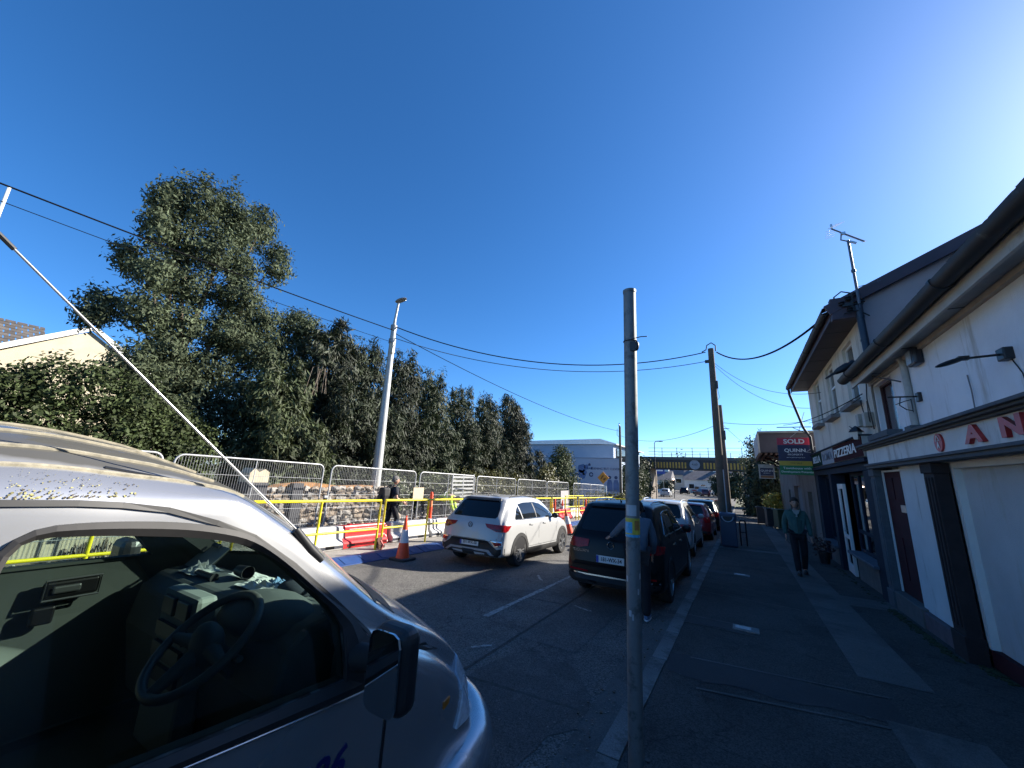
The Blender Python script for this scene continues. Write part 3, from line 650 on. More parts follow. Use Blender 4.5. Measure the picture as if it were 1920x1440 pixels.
# lantern over the sign
t = thing('wall_lantern', 'black coach lantern with scroll bracket over the near end of the pizzeria sign', 'wall light', (2.1, 9.75, 2.78))
MB().tube([(0, .5, .03), (-.1, .45, .08), (-.12, .3, .02), (-.1, .0, .05)], .012, 6).tube([(-.02, .2, .0), (-.1, .3, .1), (-.1, .45, .15), (-.06, .5, .12)], .01, 6).build('bracket', m_black, t)
MB().lathe((-.1, 0, 0), [(.05, -.16), (.09, -.02), (.02, -.015)], 4).build('lantern_glass', M('milky_glass', (.45, .52, .52), .2), t)
MB().lathe((-.1, 0, 0), [(.12, -.02), (.06, .06), (.01, .1)], 4).build('lantern_cap', m_black, t)

# --- sheds beyond
sh = thing('shed_row', 'low grey and brown rendered shed with projecting box storey beyond the pizzeria', 'building', (2.25, 20, gz(20)))
m_shed = M('drab_shed_render', (.17, .155, .14), .95, var=.25, vscale=1.3, dirt=(.10, .09, .08), dscale=1.6, dthr=.5, dsv=(1.5, 1.5, .3), spec=.2)
wall_x(sh, 'front_wall', 2.25, 16.1, 32, -1.2, 2.75, [(18.6, 19.6, -1.1, 1.5), (21.4, 24.2, -1.1, 1.7), (26.0, 26.9, -1.1, 1.5)], m_shed, dep=.25)
for a, b in ((18.6, 19.6), (21.4, 24.2), (26.0, 26.9)):
    mb = MB(); n = max(3, int((b - a) / .3))
    dd = MB().b2(2.43, 2.46, a, b, -1.1, 1.7).build('door', M('blue_grey_door', (.10, .12, .14), .7, var=.2), sh, W=True)
    for k in range(n): y0 = a + (b - a) * k / n; pm = wl(MB().b2(2.40, 2.432, y0 + .012, y0 + (b - a) / n - .012, -1.05, 1.65), sh); pm.build('plank', M('blue_grey_door', (.1, .12, .14)), dd)
MB().b2(2.2, 8, 16.1, 32, 2.75, 2.95).build('flat_roof', M('roof_felt', (.07, .07, .075), .9, var=.2), sh, W=True)
MB().b2(2.26, 8, 31.8, 32, -1.2, 2.75).build('end_wall', m_shed, sh, W=True)
mb = MB(); mb.b2(.74, 3.4, 18.0, 22.5, 2.92, 3.66); mb.build('box_storey', M('mauve_cladding', (.075, .068, .078), .9, var=.2, vscale=2, spec=.2), sh, W=True)
MB().b2(.70, 3.5, 17.93, 22.6, 3.66, 3.74).build('box_coping', M('lead_coping', (.17, .18, .18), .6, var=.15), sh, W=True)
MB().b2(.68, .74, 17.95, 22.5, 2.9, 3.68).build('box_edge_trim', M('pale_trim', (.40, .38, .35), .7, var=.15), sh, W=True)
mb = MB()
for k in range(9): mb.tube([(.76 + k * .17, 18.05, 2.88), (.76 + k * .17, 22.4, 2.84)], .05, 6)
mb.build('corrugated_underside', M('rusty_corrugated', (.10, .06, .05), .8, var=.3, vscale=6), sh, W=True)
for y in (18.2, 20, 22): MB().tube([(.95, y, 2.84), (2.25, y, 2.2)], .04, 6).build('bracket_strut', m_brown, sh, W=True)
mb = MB()
for k in range(7): mb.b2(2.4 + k * .55 - .0, 6.8, 24 + .012 * k, 24.5 + .012 * k, 2.95 + k * .42, 3.37 + k * .42)
gs = thing('stepped_gable', 'dark stepped stone gable rising above the low shed beyond the pizzeria', 'building', (4, 24, 2.9))
mb.build('gable_wall', M('dark_stone', (.07, .065, .065), .95, var=.3, vscale=3, bump=.5, bscale=8), gs, W=True)
# ================================================================ SIGNS, POLES, CABLES on the right
m_galv = M('galvanised_steel', (.19, .205, .21), .6, .4, var=.18, vscale=9, dirt=(.10, .11, .11), dscale=9, dthr=.5)
m_wood = M('weathered_pole_timber', (.105, .085, .065), .9, var=.25, vscale=5, bump=.4, bscale=30)
def board(name, label, loc, w, h, rz=0.): return thing(name, label, 'sign', loc, rz)
# SOLD board
t = board('sold_sign', 'tall SOLD board in red, navy, yellow and green fixed out from the pizzeria corner', (1.66, 16.2, 2.68), .95, 1.2)
ww = .48
MB().b2(-ww, ww, 0, .02, -.62, .62).build('backing', M('sign_back', (.3, .3, .3), .6), t)
for nm, z0, z1, c in (('red_panel', .38, .62, (.42, .02, .05)), ('navy_panel', -.16, .38, (.012, .016, .06)), ('yellow_panel', -.31, -.16, (.42, .30, .03)), ('green_panel', -.62, -.31, (.01, .16, .05))):
    MB().b2(-ww, ww, -.006, 0, z0 + .001, z1 - .001).build(nm, M('sold_' + nm, c, .45, var=.08), t)
for s, z, sz, b in (('SOLD', .49, .21, .006), ('QUINN', .19, .16, .003), ('PROPERTY', .05, .08, 0), ('www.quinnproperty.ie', -.04, .05, 0), ('Townhouse with', -.40, .10, .001), ('Development Potential', -.52, .085, .001)):
    text('lettering', s, sz, m_wl, t, (0, -.009, z), FACE_S, ext=.002, bold=b, sx=1.12)
text('lettering', 'FOR SALE', .075, M('dark_lettering', (.05, .04, .01), .5), t, (0, -.009, -.235), FACE_S, ext=.002)
MB().tube([(.30, -.02, .14), (.62, -.02, .38)], .012, 6).tube([(.30, -.02, .13), (.6, -.02, .13)], .01, 6).tube([(-.1, .0, .62), (.18, .0, .86), (.4, .1, 1.5)], .01, 6).build('stay_rod', M('grey_rod', (.30, .31, .33), .5, .4), t)
t = board('agent_sign', 'small navy agent board with pale frame and orange foot below the box storey', (.96, 19.6, 2.24), .56, .56)
MB().b2(-.28, .28, 0, .02, -.29, .29).build('frame', M('pale_sign_frame', (.42, .40, .36), .6), t)
MB().b2(-.23, .23, -.006, 0, -.16, .15).build('navy_panel', M('sold_navy_panel', (.012, .016, .06)), t)
MB().b2(-.23, .23, -.0062, 0, -.26, -.17).build('orange_panel', M('orange_panel', (.22, .09, .03), .5), t)
text('lettering', 'QUINN', .11, m_wl, t, (0, -.008, .03), FACE_S, ext=.002, sx=1.2); text('lettering', 'PROPERTY', .05, m_wl, t, (0, -.008, -.07), FACE_S, ext=.001)
text('lettering', 'SOLD', .08, M('grey_lettering', (.24, .27, .30)), t, (0, -.004, .215), FACE_S, ext=.002)
MB().tube([(.26, .01, .2), (1.3, .01, .2)], .012, 6).build('stay_rod', M('grey_rod', (.3, .31, .33)), t)

# foreground pole
t = thing('sign_pole', 'bare galvanised steel pole in the foreground with small yellow and blue sticker', 'pole', (-.68, 2.79, gz(2.79)))
topv = Vector((.05, 0, 3.18))
MB().tube([(0, 0, -.05), tuple(topv)], .0455, 24, cap=True).build('post', m_galv, t, smooth=50)
MB().lathe(tuple(topv * .999), [(.049, -.01), (.049, .012), (.03, .016)], 20).build('cap', m_galv, t, smooth=40)
def on(z): return topv * (z / topv.z)
c = on(2.775); MB().tube([tuple(c + Vector((.048 * math.cos(a), .048 * math.sin(a), .004 * math.sin(a)))) for a in np.linspace(0, 2 * PI, 17)[:-1]], .0045, 6, closed=True).tube([tuple(c + Vector((.02, -.047, 0))), tuple(c + Vector((.09, -.06, .004))), tuple(c + Vector((.135, -.065, -.002)))], .0035, 6).build('cable_tie', m_black, t)
MB().box(tuple(on(2.72) + Vector((.03, -.04, 0))), (.04, .025, .07)).ell(tuple(on(2.72) + Vector((.055, -.04, .0))), (.018, .014, .038)).build('clamp', m_black, t, smooth=40)
def wrap(z0, z1, a0, a1, mat, name, par, r=.0468):
    mb = MB(); n = 12; V = []
    for i in range(n + 1):
        a = a0 + (a1 - a0) * i / n
        for z in (z0, z1): p = on(z); V.append((p.x + r * math.cos(a), p.y + r * math.sin(a), z))
    mb.add(V, [(2 * i, 2 * i + 2, 2 * i + 3, 2 * i + 1) for i in range(n)]); return mb.build(name, mat, par, smooth=60)
stk = wrap(1.40, 1.515, PI * .98, 2 * PI + .05, M('yellow_sticker', (.50, .42, .05), .5, var=.25, vscale=30), 'sticker', t)
wrap(1.42, 1.49, PI * 1.1, PI * 1.55, M('cyan_sticker', (.05, .33, .55), .5, var=.35, vscale=40), 'sticker_picture', stk, .0472)
wrap(1.395, 1.412, PI * .98, 2 * PI, M('cyan_sticker', (.05, .33, .55)), 'sticker_strip', stk, .0474)
wrap(1.44, 1.50, PI * 1.65, PI * 1.9, M('orange_sticker', (.35, .16, .04), .5, var=.3, vscale=50), 'sticker_print', stk, .0472)
wrap(1.53, 1.60, PI * 1.25, PI * 1.75, M('pale_sticker_residue', (.42, .45, .47), .7, var=.2), 'sticker_residue', t, .0466)
for z, a, w in ((1.12, 1.2, .12), (1.05, 1.75, .08), (1.14, 1.85, .1), (.92, 1.35, .12), (.9, 1.5, .06)): wrap(z, z + .035, PI * a, PI * (a + w), M('pale_sticker_residue', (.42, .45, .47)), 'paper_scrap', t, .0466)

# timber poles
def tpole(label, x, y, top, lean, r, name='utility_pole'):
    t = thing(name, label, 'utility pole', (x, y, gz(y)), group='timber utility poles')
    h = top - gz(y); MB().tube([(0, 0, -.2), (lean * .5, 0, h * .5), (lean, 0, h)], [r, r * .88, r * .72], 14).build('shaft', m_wood, t, smooth=50)
    return t, h
t1, h1 = tpole('tall brown timber utility pole beside the litter bin, black cable looped over its top', -.66, 16.6, 6.92, .03, .15)
MB().tube([(-.3, 0, h1 - .1), (-.14, 0, h1 - .02), (-.1, 0, h1 + .16), (.06, 0, h1 + .25), (.2, 0, h1 + .12), (.2, 0, h1 - .12)], .022, 7).build('cable_loop', m_black, t1)
MB().box((-.14, -.02, h1 - .52), (.14, .06, .12)).build('bracket', m_black, t1); MB().box((.14, -.05, h1 - 1.5), (.1, .1, .3)).build('junction_box', m_black, t1, bevel=.01)
MB().tube([(.14, -.04, h1 - 1.6), (.2, -.05, h1 - 2.0), (.13, -.06, h1 - 2.1)], .008, 5).build('loose_wire', M('pale_wire', (.4, .4, .4), .5), t1)
MB().tube([(.13, -.1, .5), (.12, -.1, 2.6)], .02, 6).build('earth_cover', M('pale_strip', (.42, .44, .46), .5), t1)
t2, h2 = tpole('darker shorter timber pole standing just behind the tall one by the bin', -.68, 24.5, 6.0, -.03, .15)
MB().box((0, 0, h2 - 1.7), (.3, .3, .5)).build('cable_box', m_black, t2, bevel=.02); MB().tube([(-.25, 0, h2 - 1.3), (.35, 0, h2 - 1.35)], .02, 6).build('crossarm', m_black, t2)
t3, h3 = tpole('thin timber pole left of the road in front of the blue mural wall', -9.45, 36, 6.45, .05, .13)
MB().tube([(-.2, 0, h3 - .2), (-.22, 0, h3 - .8), (0, 0, h3 - 1.0)], .02, 6).build('cable_loop', m_black, t3); MB().lathe((.0, 0, h3), [(.05, 0), (.08, .1), (.03, .2), (.06, .3)], 8).build('insulator', m_black, t3)

# street lamp
t = thing('street_lamp', 'tall grey tapered street lamp with flat head behind the mesh fence', 'street lamp', (-11.5, 10.0, gz(10)))
bz = gz(10)
MB().lathe((0, 0, 0), [(.19, -.1), (.18, 1.4), (.105, 6.9 - bz), (.1, 7.25 - bz)], 18).build('column', M('galvanised_lamp_steel', (.38, .39, .38), .5, .35, var=.12, vscale=4), t, smooth=40)
MB().tube([(0, 0, 7.2 - bz), (.01, 0, 7.5 - bz), (.1, .0, 8.22 - bz)], [.075, .05, .045], 12).build('bracket_arm', M('galvanised_lamp_steel', (.38, .39, .38)), t, smooth=40)
MB().ell((.28, -.05, 8.30 - bz), (.30, .14, .06), R=Matrix.Rotation(-.12, 3, 'Y')).box((.30, -.05, 8.275 - bz), (.34, .2, .03), ry=-.12).build('lamp_head', M('lamp_head_grey', (.22, .23, .24), .45, .3), t, smooth=45)
MB().box((.12, -.06, 6.3 - bz), (.16, .12, .42)).build('control_box', M('cream_box', (.5, .47, .40), .6), t, bevel=.01)
for z_, r_ in ((6.62, .14), (7.2, .125)): MB().lathe((0, 0, z_ - bz), [(r_, -.09), (r_, .09)], 14).build('clamp_band', m_iron, t)
MB().box((-.22, 0, 3.4 - bz), (.16, .03, .03), ry=.2).box((-.24, 0, 2.35 - bz), (.16, .03, .03), ry=-.5).build('step_peg', m_galv, t)

# overhead cables
def onray(px, py, d):
    v = _R @ np.array([px - 960, py - 720, 720.]); v = v / np.linalg.norm(v); return tuple(CAM + v * d)
LAMP = lambda z: (-11.42, 9.98, z); P1 = lambda z, dx=0: (-.63 + dx, 16.6, z)
m_cable = M('black_overhead_cable', (.006, .006, .007), .95, var=0, spec=.05); m_cable2 = M('grey_overhead_cable', (.05, .055, .065), .9, var=0, spec=.1)
def cable(label, a, b, sag, r, mat=m_cable, n=26):
    a, b = Vector(a), Vector(b); pts = []
    for i in range(n + 1): k = i / n; p = a.lerp(b, k); p.z -= sag * 4 * k * (1 - k); pts.append(tuple(p))
    return tag(MB().tube(pts, r, 6).build('overhead_cable', mat, smooth=60), label, 'cable', 'overhead cables across the street')
_far = Vector((-12, -4, 6.72)); _low = (-12, -4, 6.45)
t4, h4 = tpole('timber pole behind the camera at left that carries the two upper left cables', _far.x, _far.y, max(_far.z, _low[2]) + .3, 0, .15)
cable('thick black cable running from upper left past the tall tree to the street lamp', tuple(_far), LAMP(7.05), .12, .017)
cable('thinner dark cable below the thick one at upper left, vanishing behind the tall tree', _low, LAMP(6.55), .12, .008)
cable('thick black cable from the street lamp across the road to the tall timber pole', LAMP(7.22), P1(6.80, -.2), 1.0, .02)
cable('thin grey cable hanging just under the thick one between street lamp and timber pole', LAMP(6.75), P1(6.42, -.15), .85, .013, m_cable2)
cable('cable from the street lamp down to the thin pole by the mural wall', LAMP(6.95), (-9.4, 36, 6.0), .55, .014)
cable('thick black cable sagging from the tall timber pole to the pizzeria gutter', P1(6.75, .2), (1.74, 9.6, top + .25), .55, .024)
cable('thin pale wire from the tall timber pole to the pizzeria front', P1(6.3, .1), (2.15, 13.5, 4.3), .45, .007, m_cable2)
cable('second thin wire from the tall timber pole to the pizzeria far corner', P1(6.2, .1), (2.15, 15.6, 4.2), .45, .007, m_cable2)
cable('distant drooping cable above the railway bridge', (-9.4, 36, 5.6), (-.7, 24.5, 5.0), .75, .012, m_cable2)
cable('thin wire from the darker timber pole over the shed roof', (-.65, 24.5, 5.0), (4.5, 24.5, 5.2), .25, .012, m_cable2)
cable('thin wire from the darker timber pole down to the ivy tree', (-.65, 24.5, 4.9), (2.0, 33, 3.3), .2, .009, m_cable2)
cable('wire crossing the pizzeria wall between its brackets', (2.1, 15.9, 3.75), (2.05, 9.3, 3.35), .08, .009, m_cable2)
cable('lower wire crossing the pizzeria wall in front of the windows', (1.4, 15.9, 3.7), (2.08, 9.3, 3.42), .12, .009)

# antennas on the roof
t = thing('television_aerial', 'tall television aerial with yagi boom on the pizzeria roof edge', 'aerial', (2.10, 8.62, 5.05))
m_alu = M('dull_aluminium', (.42, .43, .44), .35, .8, var=.1); m_mast = M('dark_mast', (.11, .12, .14), .5, .4)
MB().tube([(0, 0, -.1), (.0, 0, 1.18)], .022, 8).lathe((0, 0, .55), [(.035, -.025), (.035, .025)], 8).build('mast', m_mast, t)
A, B = Vector((-.20, .02, 1.50)), Vector((.22, -.02, 1.08))
MB().tube([tuple(A), tuple(B)], .013, 6).build('boom', m_mast, t)
el = Vector((.32, .45, .28)).normalized()
for i in range(18):
    p = A.lerp(B, .30 + .70 * i / 17); h = .085; MB().tube([tuple(p - el * h), tuple(p + el * h)], .004, 4).build('director', m_alu, t)
nrm = (B - A).normalized().cross(el)
for s in (-1, 1):
    for k in range(4): p = A + nrm * s * (.03 + .035 * k) - (B - A).normalized() * (.0 - .02 * k); MB().tube([tuple(p - el * .2), tuple(p + el * .2)], .0045, 4).build('reflector', m_alu, t)
MB().tube([tuple(A.lerp(B, .3)), (-.1, 0, 1.22), (0, 0, 1.16)], .012, 6).build('support_arm', m_mast, t)
MB().box((.06, -.01, 1.12), (.12, .03, .03), ry=.6).box(tuple(A.lerp(B, .36)), (.06, .04, .05)).box(tuple(A + Vector((0, 0, .05))), (.03, .03, .1)).build('bright_clamp', M('bright_steel', (.7, .7, .7), .25, .7), t)
t = thing('roof_aerial', 'small thin second aerial lying low beside the tall one on the roof edge', 'aerial', (2.12, 8.7, 5.1))
MB().tube([(0, 0, -.2), (0, 0, .22)], .008, 5).build('mast', m_mast, t); MB().tube([(0, 0, .2), (.34, .0, .26)], .006, 5).tube([(.3, 0, .22), (.3, 0, .3)], .003, 4).build('boom', m_mast, t)
t = thing('insulator_bracket', 'dark cluster of cable insulators on the pizzeria eaves corner at the mast foot', 'bracket', (2.0, 8.80, 5.05))
mb = MB()
for (x, y, z) in ((0, 0, .1), (.12, -.02, .16), (.1, .0, -.02), (-.1, .02, .02), (.18, 0, .02), (.0, 0, -.12), (-.16, .1, -.05)): mb.lathe((x, y, z), [(.02, -.05), (.05, -.03), (.03, 0), (.05, .02), (.015, .05)], 8)
mb.build('insulator', m_black, t, smooth=40)
MB().box((.05, .02, -.02), (.3, .05, .06)).box((.05, .03, .03), (.05, .05, .36)).build('bracket_iron', m_black, t)
MB().tube([(-.2, .1, 0), (-.19, .05, .18), (-.08, .02, .26), (.04, 0, .2)], .014, 6).tube([(-.3, .1, -.1), (-.26, .1, .1)], .006, 5).tube([(-.1, -.02, -.2), (.1, -.05, -.18), (.25, -.02, -.3)], .012, 6).build('cable_loop', m_black, t)
t = thing('corner_bracket', 'thin iron bracket with flagpole arm on the far corner of the pizzeria', 'bracket', (2.15, 15.95, 3.55))
MB().tube([(0, 0, .08), (-.95, -.05, .08)], .016, 6).tube([(0, 0, -.2), (-.5, -.03, .06)], .012, 6).build('arm', m_mast, t)

# crow on the pub gutter
t = thing('crow', 'black crow perched on the end of the pub gutter', 'bird', (1.725, 8.70, 3.645))
Rt = Matrix.Rotation(-.55, 3, 'Y')
def cf(v): k = .75 + .5 * (v.x + 1) / 2; return Vector((v.x, v.y * (k if v.x < .6 else 1), v.z * (k if v.x < .6 else 1)))
mb = MB(); mb.ell((.03, 0, .15), (.155, .062, .065), 14, 10, R=Rt, f=cf); mb.ell((.165, 0, .245), (.048, .04, .042), 12, 8); mb.tube([(.09, 0, .19), (.16, 0, .24)], [.05, .036], 10)
mb.prism([(-.08, .115), (-.06, .075), (-.23, -.03), (-.25, -.01)], -.035, .035, 'y')
mb.build('body', M('crow_feathers', (.012, .013, .018), .45, var=.3, vscale=30), t, smooth=60)
MB().tube([(.2, 0, .25), (.245, 0, .25), (.285, 0, .238)], [.016, .011, .002], 8).build('beak', m_black, t)
for s in (-1, 1):
    MB().ell((.0, s * .055, .14), (.14, .018, .05), R=Rt).build('wing', M('crow_feathers', (.012, .013, .018)), t, smooth=60)
    MB().tube([(.03, s * .03, .1), (.05, s * .03, .05), (.04, s * .03, .0)], .007, 5).tube([(.0, s * .03, .003), (.08, s * .03, .003)], .005, 4).build('leg', m_black, t)

# litter bin, bollard
t = thing('litter_bin', 'dark blue litter bin with slanted hood opening beside the timber pole', 'bin', (-.50, 15.9, gz(15.9)))
mb = MB(); mb.prism([(-.24, -.22), (.24, -.22), (.24, .22), (-.24, .22)], .04, .86, 'z'); mb.prism([(-.2, -.18), (.2, -.18), (.2, .18), (-.2, .18)], 0, .04, 'z'); mb.build('body', M('bin_blue', (.035, .055, .10), .4, var=.12), t, bevel=.03)
MB().b2(-.26, .26, -.24, .24, .86, 1.10).build('hood', M('bin_blue', (.035, .055, .10)), t, bevel=.05)
MB().prism(ringpoly(0, .99, .16, 14, PI, 2 * PI), -.252, -.238, 'y').build('opening', m_black, t)
MB().tube([(.17 * math.cos(a), -.25, .99 + .17 * math.sin(a)) for a in np.linspace(PI, 2 * PI, 12)], .018, 6).build('opening_rim', M('pale_rim', (.42, .46, .5), .4), t)
t = thing('path_bollard', 'thin dark hooped stand on the footpath just past the litter bin', 'bollard', (-.08, 16.6, gz(16.6)))
MB().tube([(-.09, 0, 0), (-.09, 0, .78), (-.06, 0, .85), (.06, 0, .85), (.09, 0, .78), (.09, 0, 0)], .025, 8).build('hoop', m_black, t); MB().tube([(-.09, 0, .45), (.09, 0, .45)], .02, 6).build('rail', m_black, t)
# plant pot by pizzeria door
t = thing('plant_pot', 'dark pot with withered reddish plant against the pizzeria wall', 'plant pot', (1.85, 14.4, gz(14.4)))
MB().lathe((0, 0, 0), [(.11, 0), (.15, .28), (.16, .28), (.16, .31), (.12, .31), (.1, .26)], 14).build('pot', m_black, t, smooth=40)
P = rng.normal(size=(160, 3)) * [.11, .11, .13] + np.array([0, 0, .46]); Nn = rng.normal(size=(160, 3)); Nn /= np.linalg.norm(Nn, axis=1)[:, None]
V, F = leafquads(P, Nn, .05, .5); fastmesh('foliage', V, F, M('withered_leaf', (.09, .04, .035), .7, var=.3, island=.4), t)
# ================================================================ LEFT SIDE: road works
m_yel = M('yellow_barrier_paint', (.66, .55, .012), .45, var=.08, vscale=8, dirt=(.42, .34, .06), dscale=6, dthr=.63)
m_zinc = M('bright_zinc_tube', (.36, .37, .38), .5, .3, var=.1)
m_wire = M('zinc_wire', (.26, .27, .28), .5, .3, var=.0)
m_blue = M('blue_ramp_plastic', (.010, .042, .155), .6, var=.15, vscale=6, dirt=(.12, .12, .13), dscale=5, dthr=.62)
m_redp = M('red_barrier_plastic', (.55, .022, .025), .4, var=.1, vscale=5, dirt=(.30, .06, .05), dscale=4, dthr=.6)
m_whtp = M('white_barrier_plastic', (.42, .41, .395), .5, var=.08, vscale=5, dirt=(.40, .37, .33), dscale=4, dthr=.6)
m_orange = M('orange_cone_plastic', (.80, .07, .018), .45, var=.1, vscale=9)

# mesh site panels
def fence_proto(label, loc, rz=0.):
    t = thing('mesh_panel', label, 'fence', loc, rz, TILT, 'steel mesh site fence panels')
    L, H, R = 3.44, 2.0, .16; r = .021
    pth = [(0, .02, .1)] + [(0, .02 + R - R * math.cos(a), H - R + R * math.sin(a)) for a in np.linspace(0, PI / 2, 6)] + [(0, L - .02 - R + R * math.sin(a), H - R + R * math.cos(a)) for a in np.linspace(0, PI / 2, 6)] + [(0, L - .02, .1)]
    MB().tube(pth, r, 8).build('frame', m_zinc, t, smooth=50)
    MB().tube([(0, 1.62, .12), (0, 1.62, H - .02)], .013, 6).tube([(0, .04, .14), (0, L - .04, .14)], .016, 6).build('brace', m_zinc, t)
    mb = MB(); n = 62
    for i in range(1, n):
        y = .03 + (L - .06) * i / n; mb.b2(-.0022, .0022, y - .0022, y + .0022, .14, H - .03)
    mb.build('mesh_wire', m_wire, t, kind='stuff')
    for z in (.45, .85, 1.2, 1.62): MB().tube([(0, .03, z), (0, L - .03, z)], .006, 5).build('cross_wire', m_wire, t)
    MB().box((0, -.03, .05), (.62, .22, .12)).build('foot_block', M('rubber_block', (.035, .035, .035), .9, var=.3), t, bevel=.02)
    MB().box((0, -.03, 1.15), (.06, .12, .06)).build('clip', m_zinc, t)
    return t
pan = ['leftmost mesh panel just showing above the van roof', 'mesh panel over the dark gate pillar, left of the street lamp', 'mesh panel crossing the foot of the street lamp',
       'mesh panel right of the cream notice board, orange post at its left end', 'mesh panel rising behind the roof of the white car', 'mesh panel behind the bonnet of the white car, shrub behind it',
       'mesh panel with a grey sheet tied to it, left of the mural wall', 'mesh panel in front of the left end of the mural wall', 'farthest mesh panel under the middle of the mural wall']
f0 = None
for i in range(-1, 8):
    y = 3.42 + i * 3.60; lb = pan[i + 1]
    if f0 is None: f0 = fence_proto(lb, (-10, y, gz(y) - .09)); o = f0
    else: o = dup(f0); o['label'] = lb
    o.location = (-10 + (.0 if i < 6 else .25) + random.uniform(-.03, .03), y, gz(y) - .09); o.rotation_euler = (TILT, 0, random.uniform(-.015, .015))
tag(MB().box((-9.97, 24.2, gz(24.2) + .8), (.02, 1.4, 1.2)).build('tied_sheet', M('grey_sheeting', (.30, .28, .29), .8, var=.2)), 'faded grey sheet tied to a far mesh panel by the shrubs', 'sheet')
# notice board on fence, orange post, grey metal gate
t = thing('notice_board', 'blank cream plywood notice board hung on the mesh fence', 'notice board', (-9.96, 10.62, .90))
MB().box((0, 0, 0), (.02, .52, .40)).build('plywood', M('cream_plywood', (.46, .39, .27), .8, var=.12, vscale=6, dirt=(.45, .34, .2), dscale=5), t)
for s in (-.2, .2): MB().box((-.02, s, .19), (.05, .02, .03)).build('tie', m_black, t)
t = thing('orange_post', 'orange plastic barrier post standing beside the cream notice board', 'post', (-9.8, 11.15, gz(11) - .09))
MB().lathe((0, 0, .06), [(.06, 0), (.06, 1.15), (.04, 1.25)], 12).build('post', m_orange, t, smooth=40); MB().box((0, 0, .04), (.3, .3, .08)).build('foot', m_black, t, bevel=.02); MB().lathe((0, 0, .8), [(.062, 0), (.062, .2)], 12).build('sleeve', M('pale_orange_sleeve', (.75, .25, .1), .5), t)
t = thing('steel_pallet_gate', 'pale grey steel bar gate leaning upright behind the mesh fence', 'gate', (-10.7, 13.4, gz(13.4)), .06)
m_pale = M('pale_painted_steel', (.32, .33, .33), .5, var=.1)
for a, b in ((0, .05), (.82, .87), (1.68, 1.73)): MB().b2(-.03, .03, a, b, 0, 1.95).build('upright', m_pale, t)
for k in range(9): MB().b2(-.02, .02, .05, 1.68, .45 + k * .165, .53 + k * .165).build('bar', m_pale, t)

# yellow pedestrian barriers
def yb_proto(label, loc):
    t = thing('yellow_barrier', label, 'barrier', loc, 0, TILT, 'yellow pedestrian barriers along the works'); L = 3.2
    MB().tube([(0, .03, .02), (0, .03, 1.2), (0, L - .03, 1.2), (0, L - .03, .02)], .03, 10).build('frame', m_yel, t, smooth=50)
    MB().tube([(0, .03, .55), (0, L - .03, .55)], .024, 8).build('mid_rail', m_yel, t, smooth=50)
    MB().tube([(0, L / 2, .0), (0, L / 2, 1.19)], .024, 8).build('mid_post', m_yel, t, smooth=50)
    MB().box((.0, .06, .012), (.30, .1, .02)).box((0, L - .06, .012), (.3, .1, .02)).build('foot_plate', m_yel, t)
    return t
ybl = ['yellow barrier immediately beyond the silver van, its left end hidden by the van roof', 'yellow barrier between the walking man and the white car, behind the cone', 'yellow barrier hidden behind the white car except its ends', 'yellow barrier just beyond the bonnet of the white car',
       'yellow barrier near the leaning red cone', 'yellow barrier with orange posts behind, left of the black car', 'farthest yellow barrier on the roadside above the black car']
y0 = None
for i in range(7):
    y = 3.66 + i * 3.33
    if y0 is None: y0 = yb_proto(ybl[0], (0, 0, 0)); o = y0
    else: o = dup(y0); o['label'] = ybl[i]
    o.location = (-7.62 + random.uniform(-.04, .04), y, gz(y) - .085); o.rotation_euler = (TILT, 0, random.uniform(-.012, .012))
for (x, y, rz, lb) in ((-7.62, .33, 0, 'yellow barrier seen low through the van side window'), (-9.3, 22.6, 0, 'second line yellow barrier set back near the far mesh panels'), (-7.5, 23.5, -1.2, 'yellow barrier turned across the works entrance in the distance')):
    o = dup(y0); o['label'] = lb; o.location = (x, y, gz(y) - .085); o.rotation_euler = (TILT * math.cos(rz), 0, rz)
t = thing('barrier_clamp', 'rusty red clamp and tape bundle tying two yellow barriers at their feet', 'clamp', (-7.6, 6.94, gz(6.94) - .09))
MB().box((.02, 0, .16), (.14, .2, .06)).box((.04, .03, .06), (.2, .16, .05), rz=.4).box((0, -.02, .26), (.06, .16, .2)).build('clamp_iron', M('rusty_iron', (.10, .045, .03), .8, var=.3, vscale=15), t, bevel=.008)
MB().tube([(.08, -.05, .3), (.1, .02, .2), (.09, -.02, .1), (.12, .05, .02)], .022, 6).build('tape', M('red_white_tape', (.55, .12, .1), .5, var=.4, vscale=40), t)

# blue rubber kerb ramp, in sections
rp = None
for i in range(9):
    y = 2.9 + i * 3.3 / 1.32
    if y > 22: break
    lb = 'blue kerb ramp ' + ('with its bright sunlit face, just past the van windscreen' if i == 1 else 'beside the cone in the white car shadow' if i == 2 else 'hidden low behind the silver van' if i == 0 else ['under the left flank of the white car', 'level with the front wheel of the white car', 'just before the leaning red cone', 'just beyond the leaning red cone', 'second beyond the leaning red cone', 'farthest, by the last yellow barriers'][min(i - 3, 5)])
    if rp is None:
        rp = thing('kerb_ramp', lb, 'ramp', (0, 0, 0), 0, TILT, 'blue plastic kerb ramps'); L = 2.46
        MB().prism([(-.12, 0), (.30, 0), (.30, .012), (.0, .11), (-.12, .11)], 0, L, 'y').build('wedge', m_blue, rp, bevel=.006)
        for k in range(5): MB().prism([(.02, .112), (.26, .034), (.26, .028), (.02, .106)], .2 + k * .48, .36 + k * .48, 'y').build('tread_pad', M('blue_tread', (.014, .05, .17), .6), rp)
        o = rp
    else: o = dup(rp); o['label'] = lb
    o.location = (-7.3, y, gz(y) - .098)
sheet('kerb_top', -9.2, -7.42, -20, 40, .0, ground_mat('dusty_concrete', (.27, .25, .225), .25, patch=(.19, .17, .15), crack=False), ny=30)

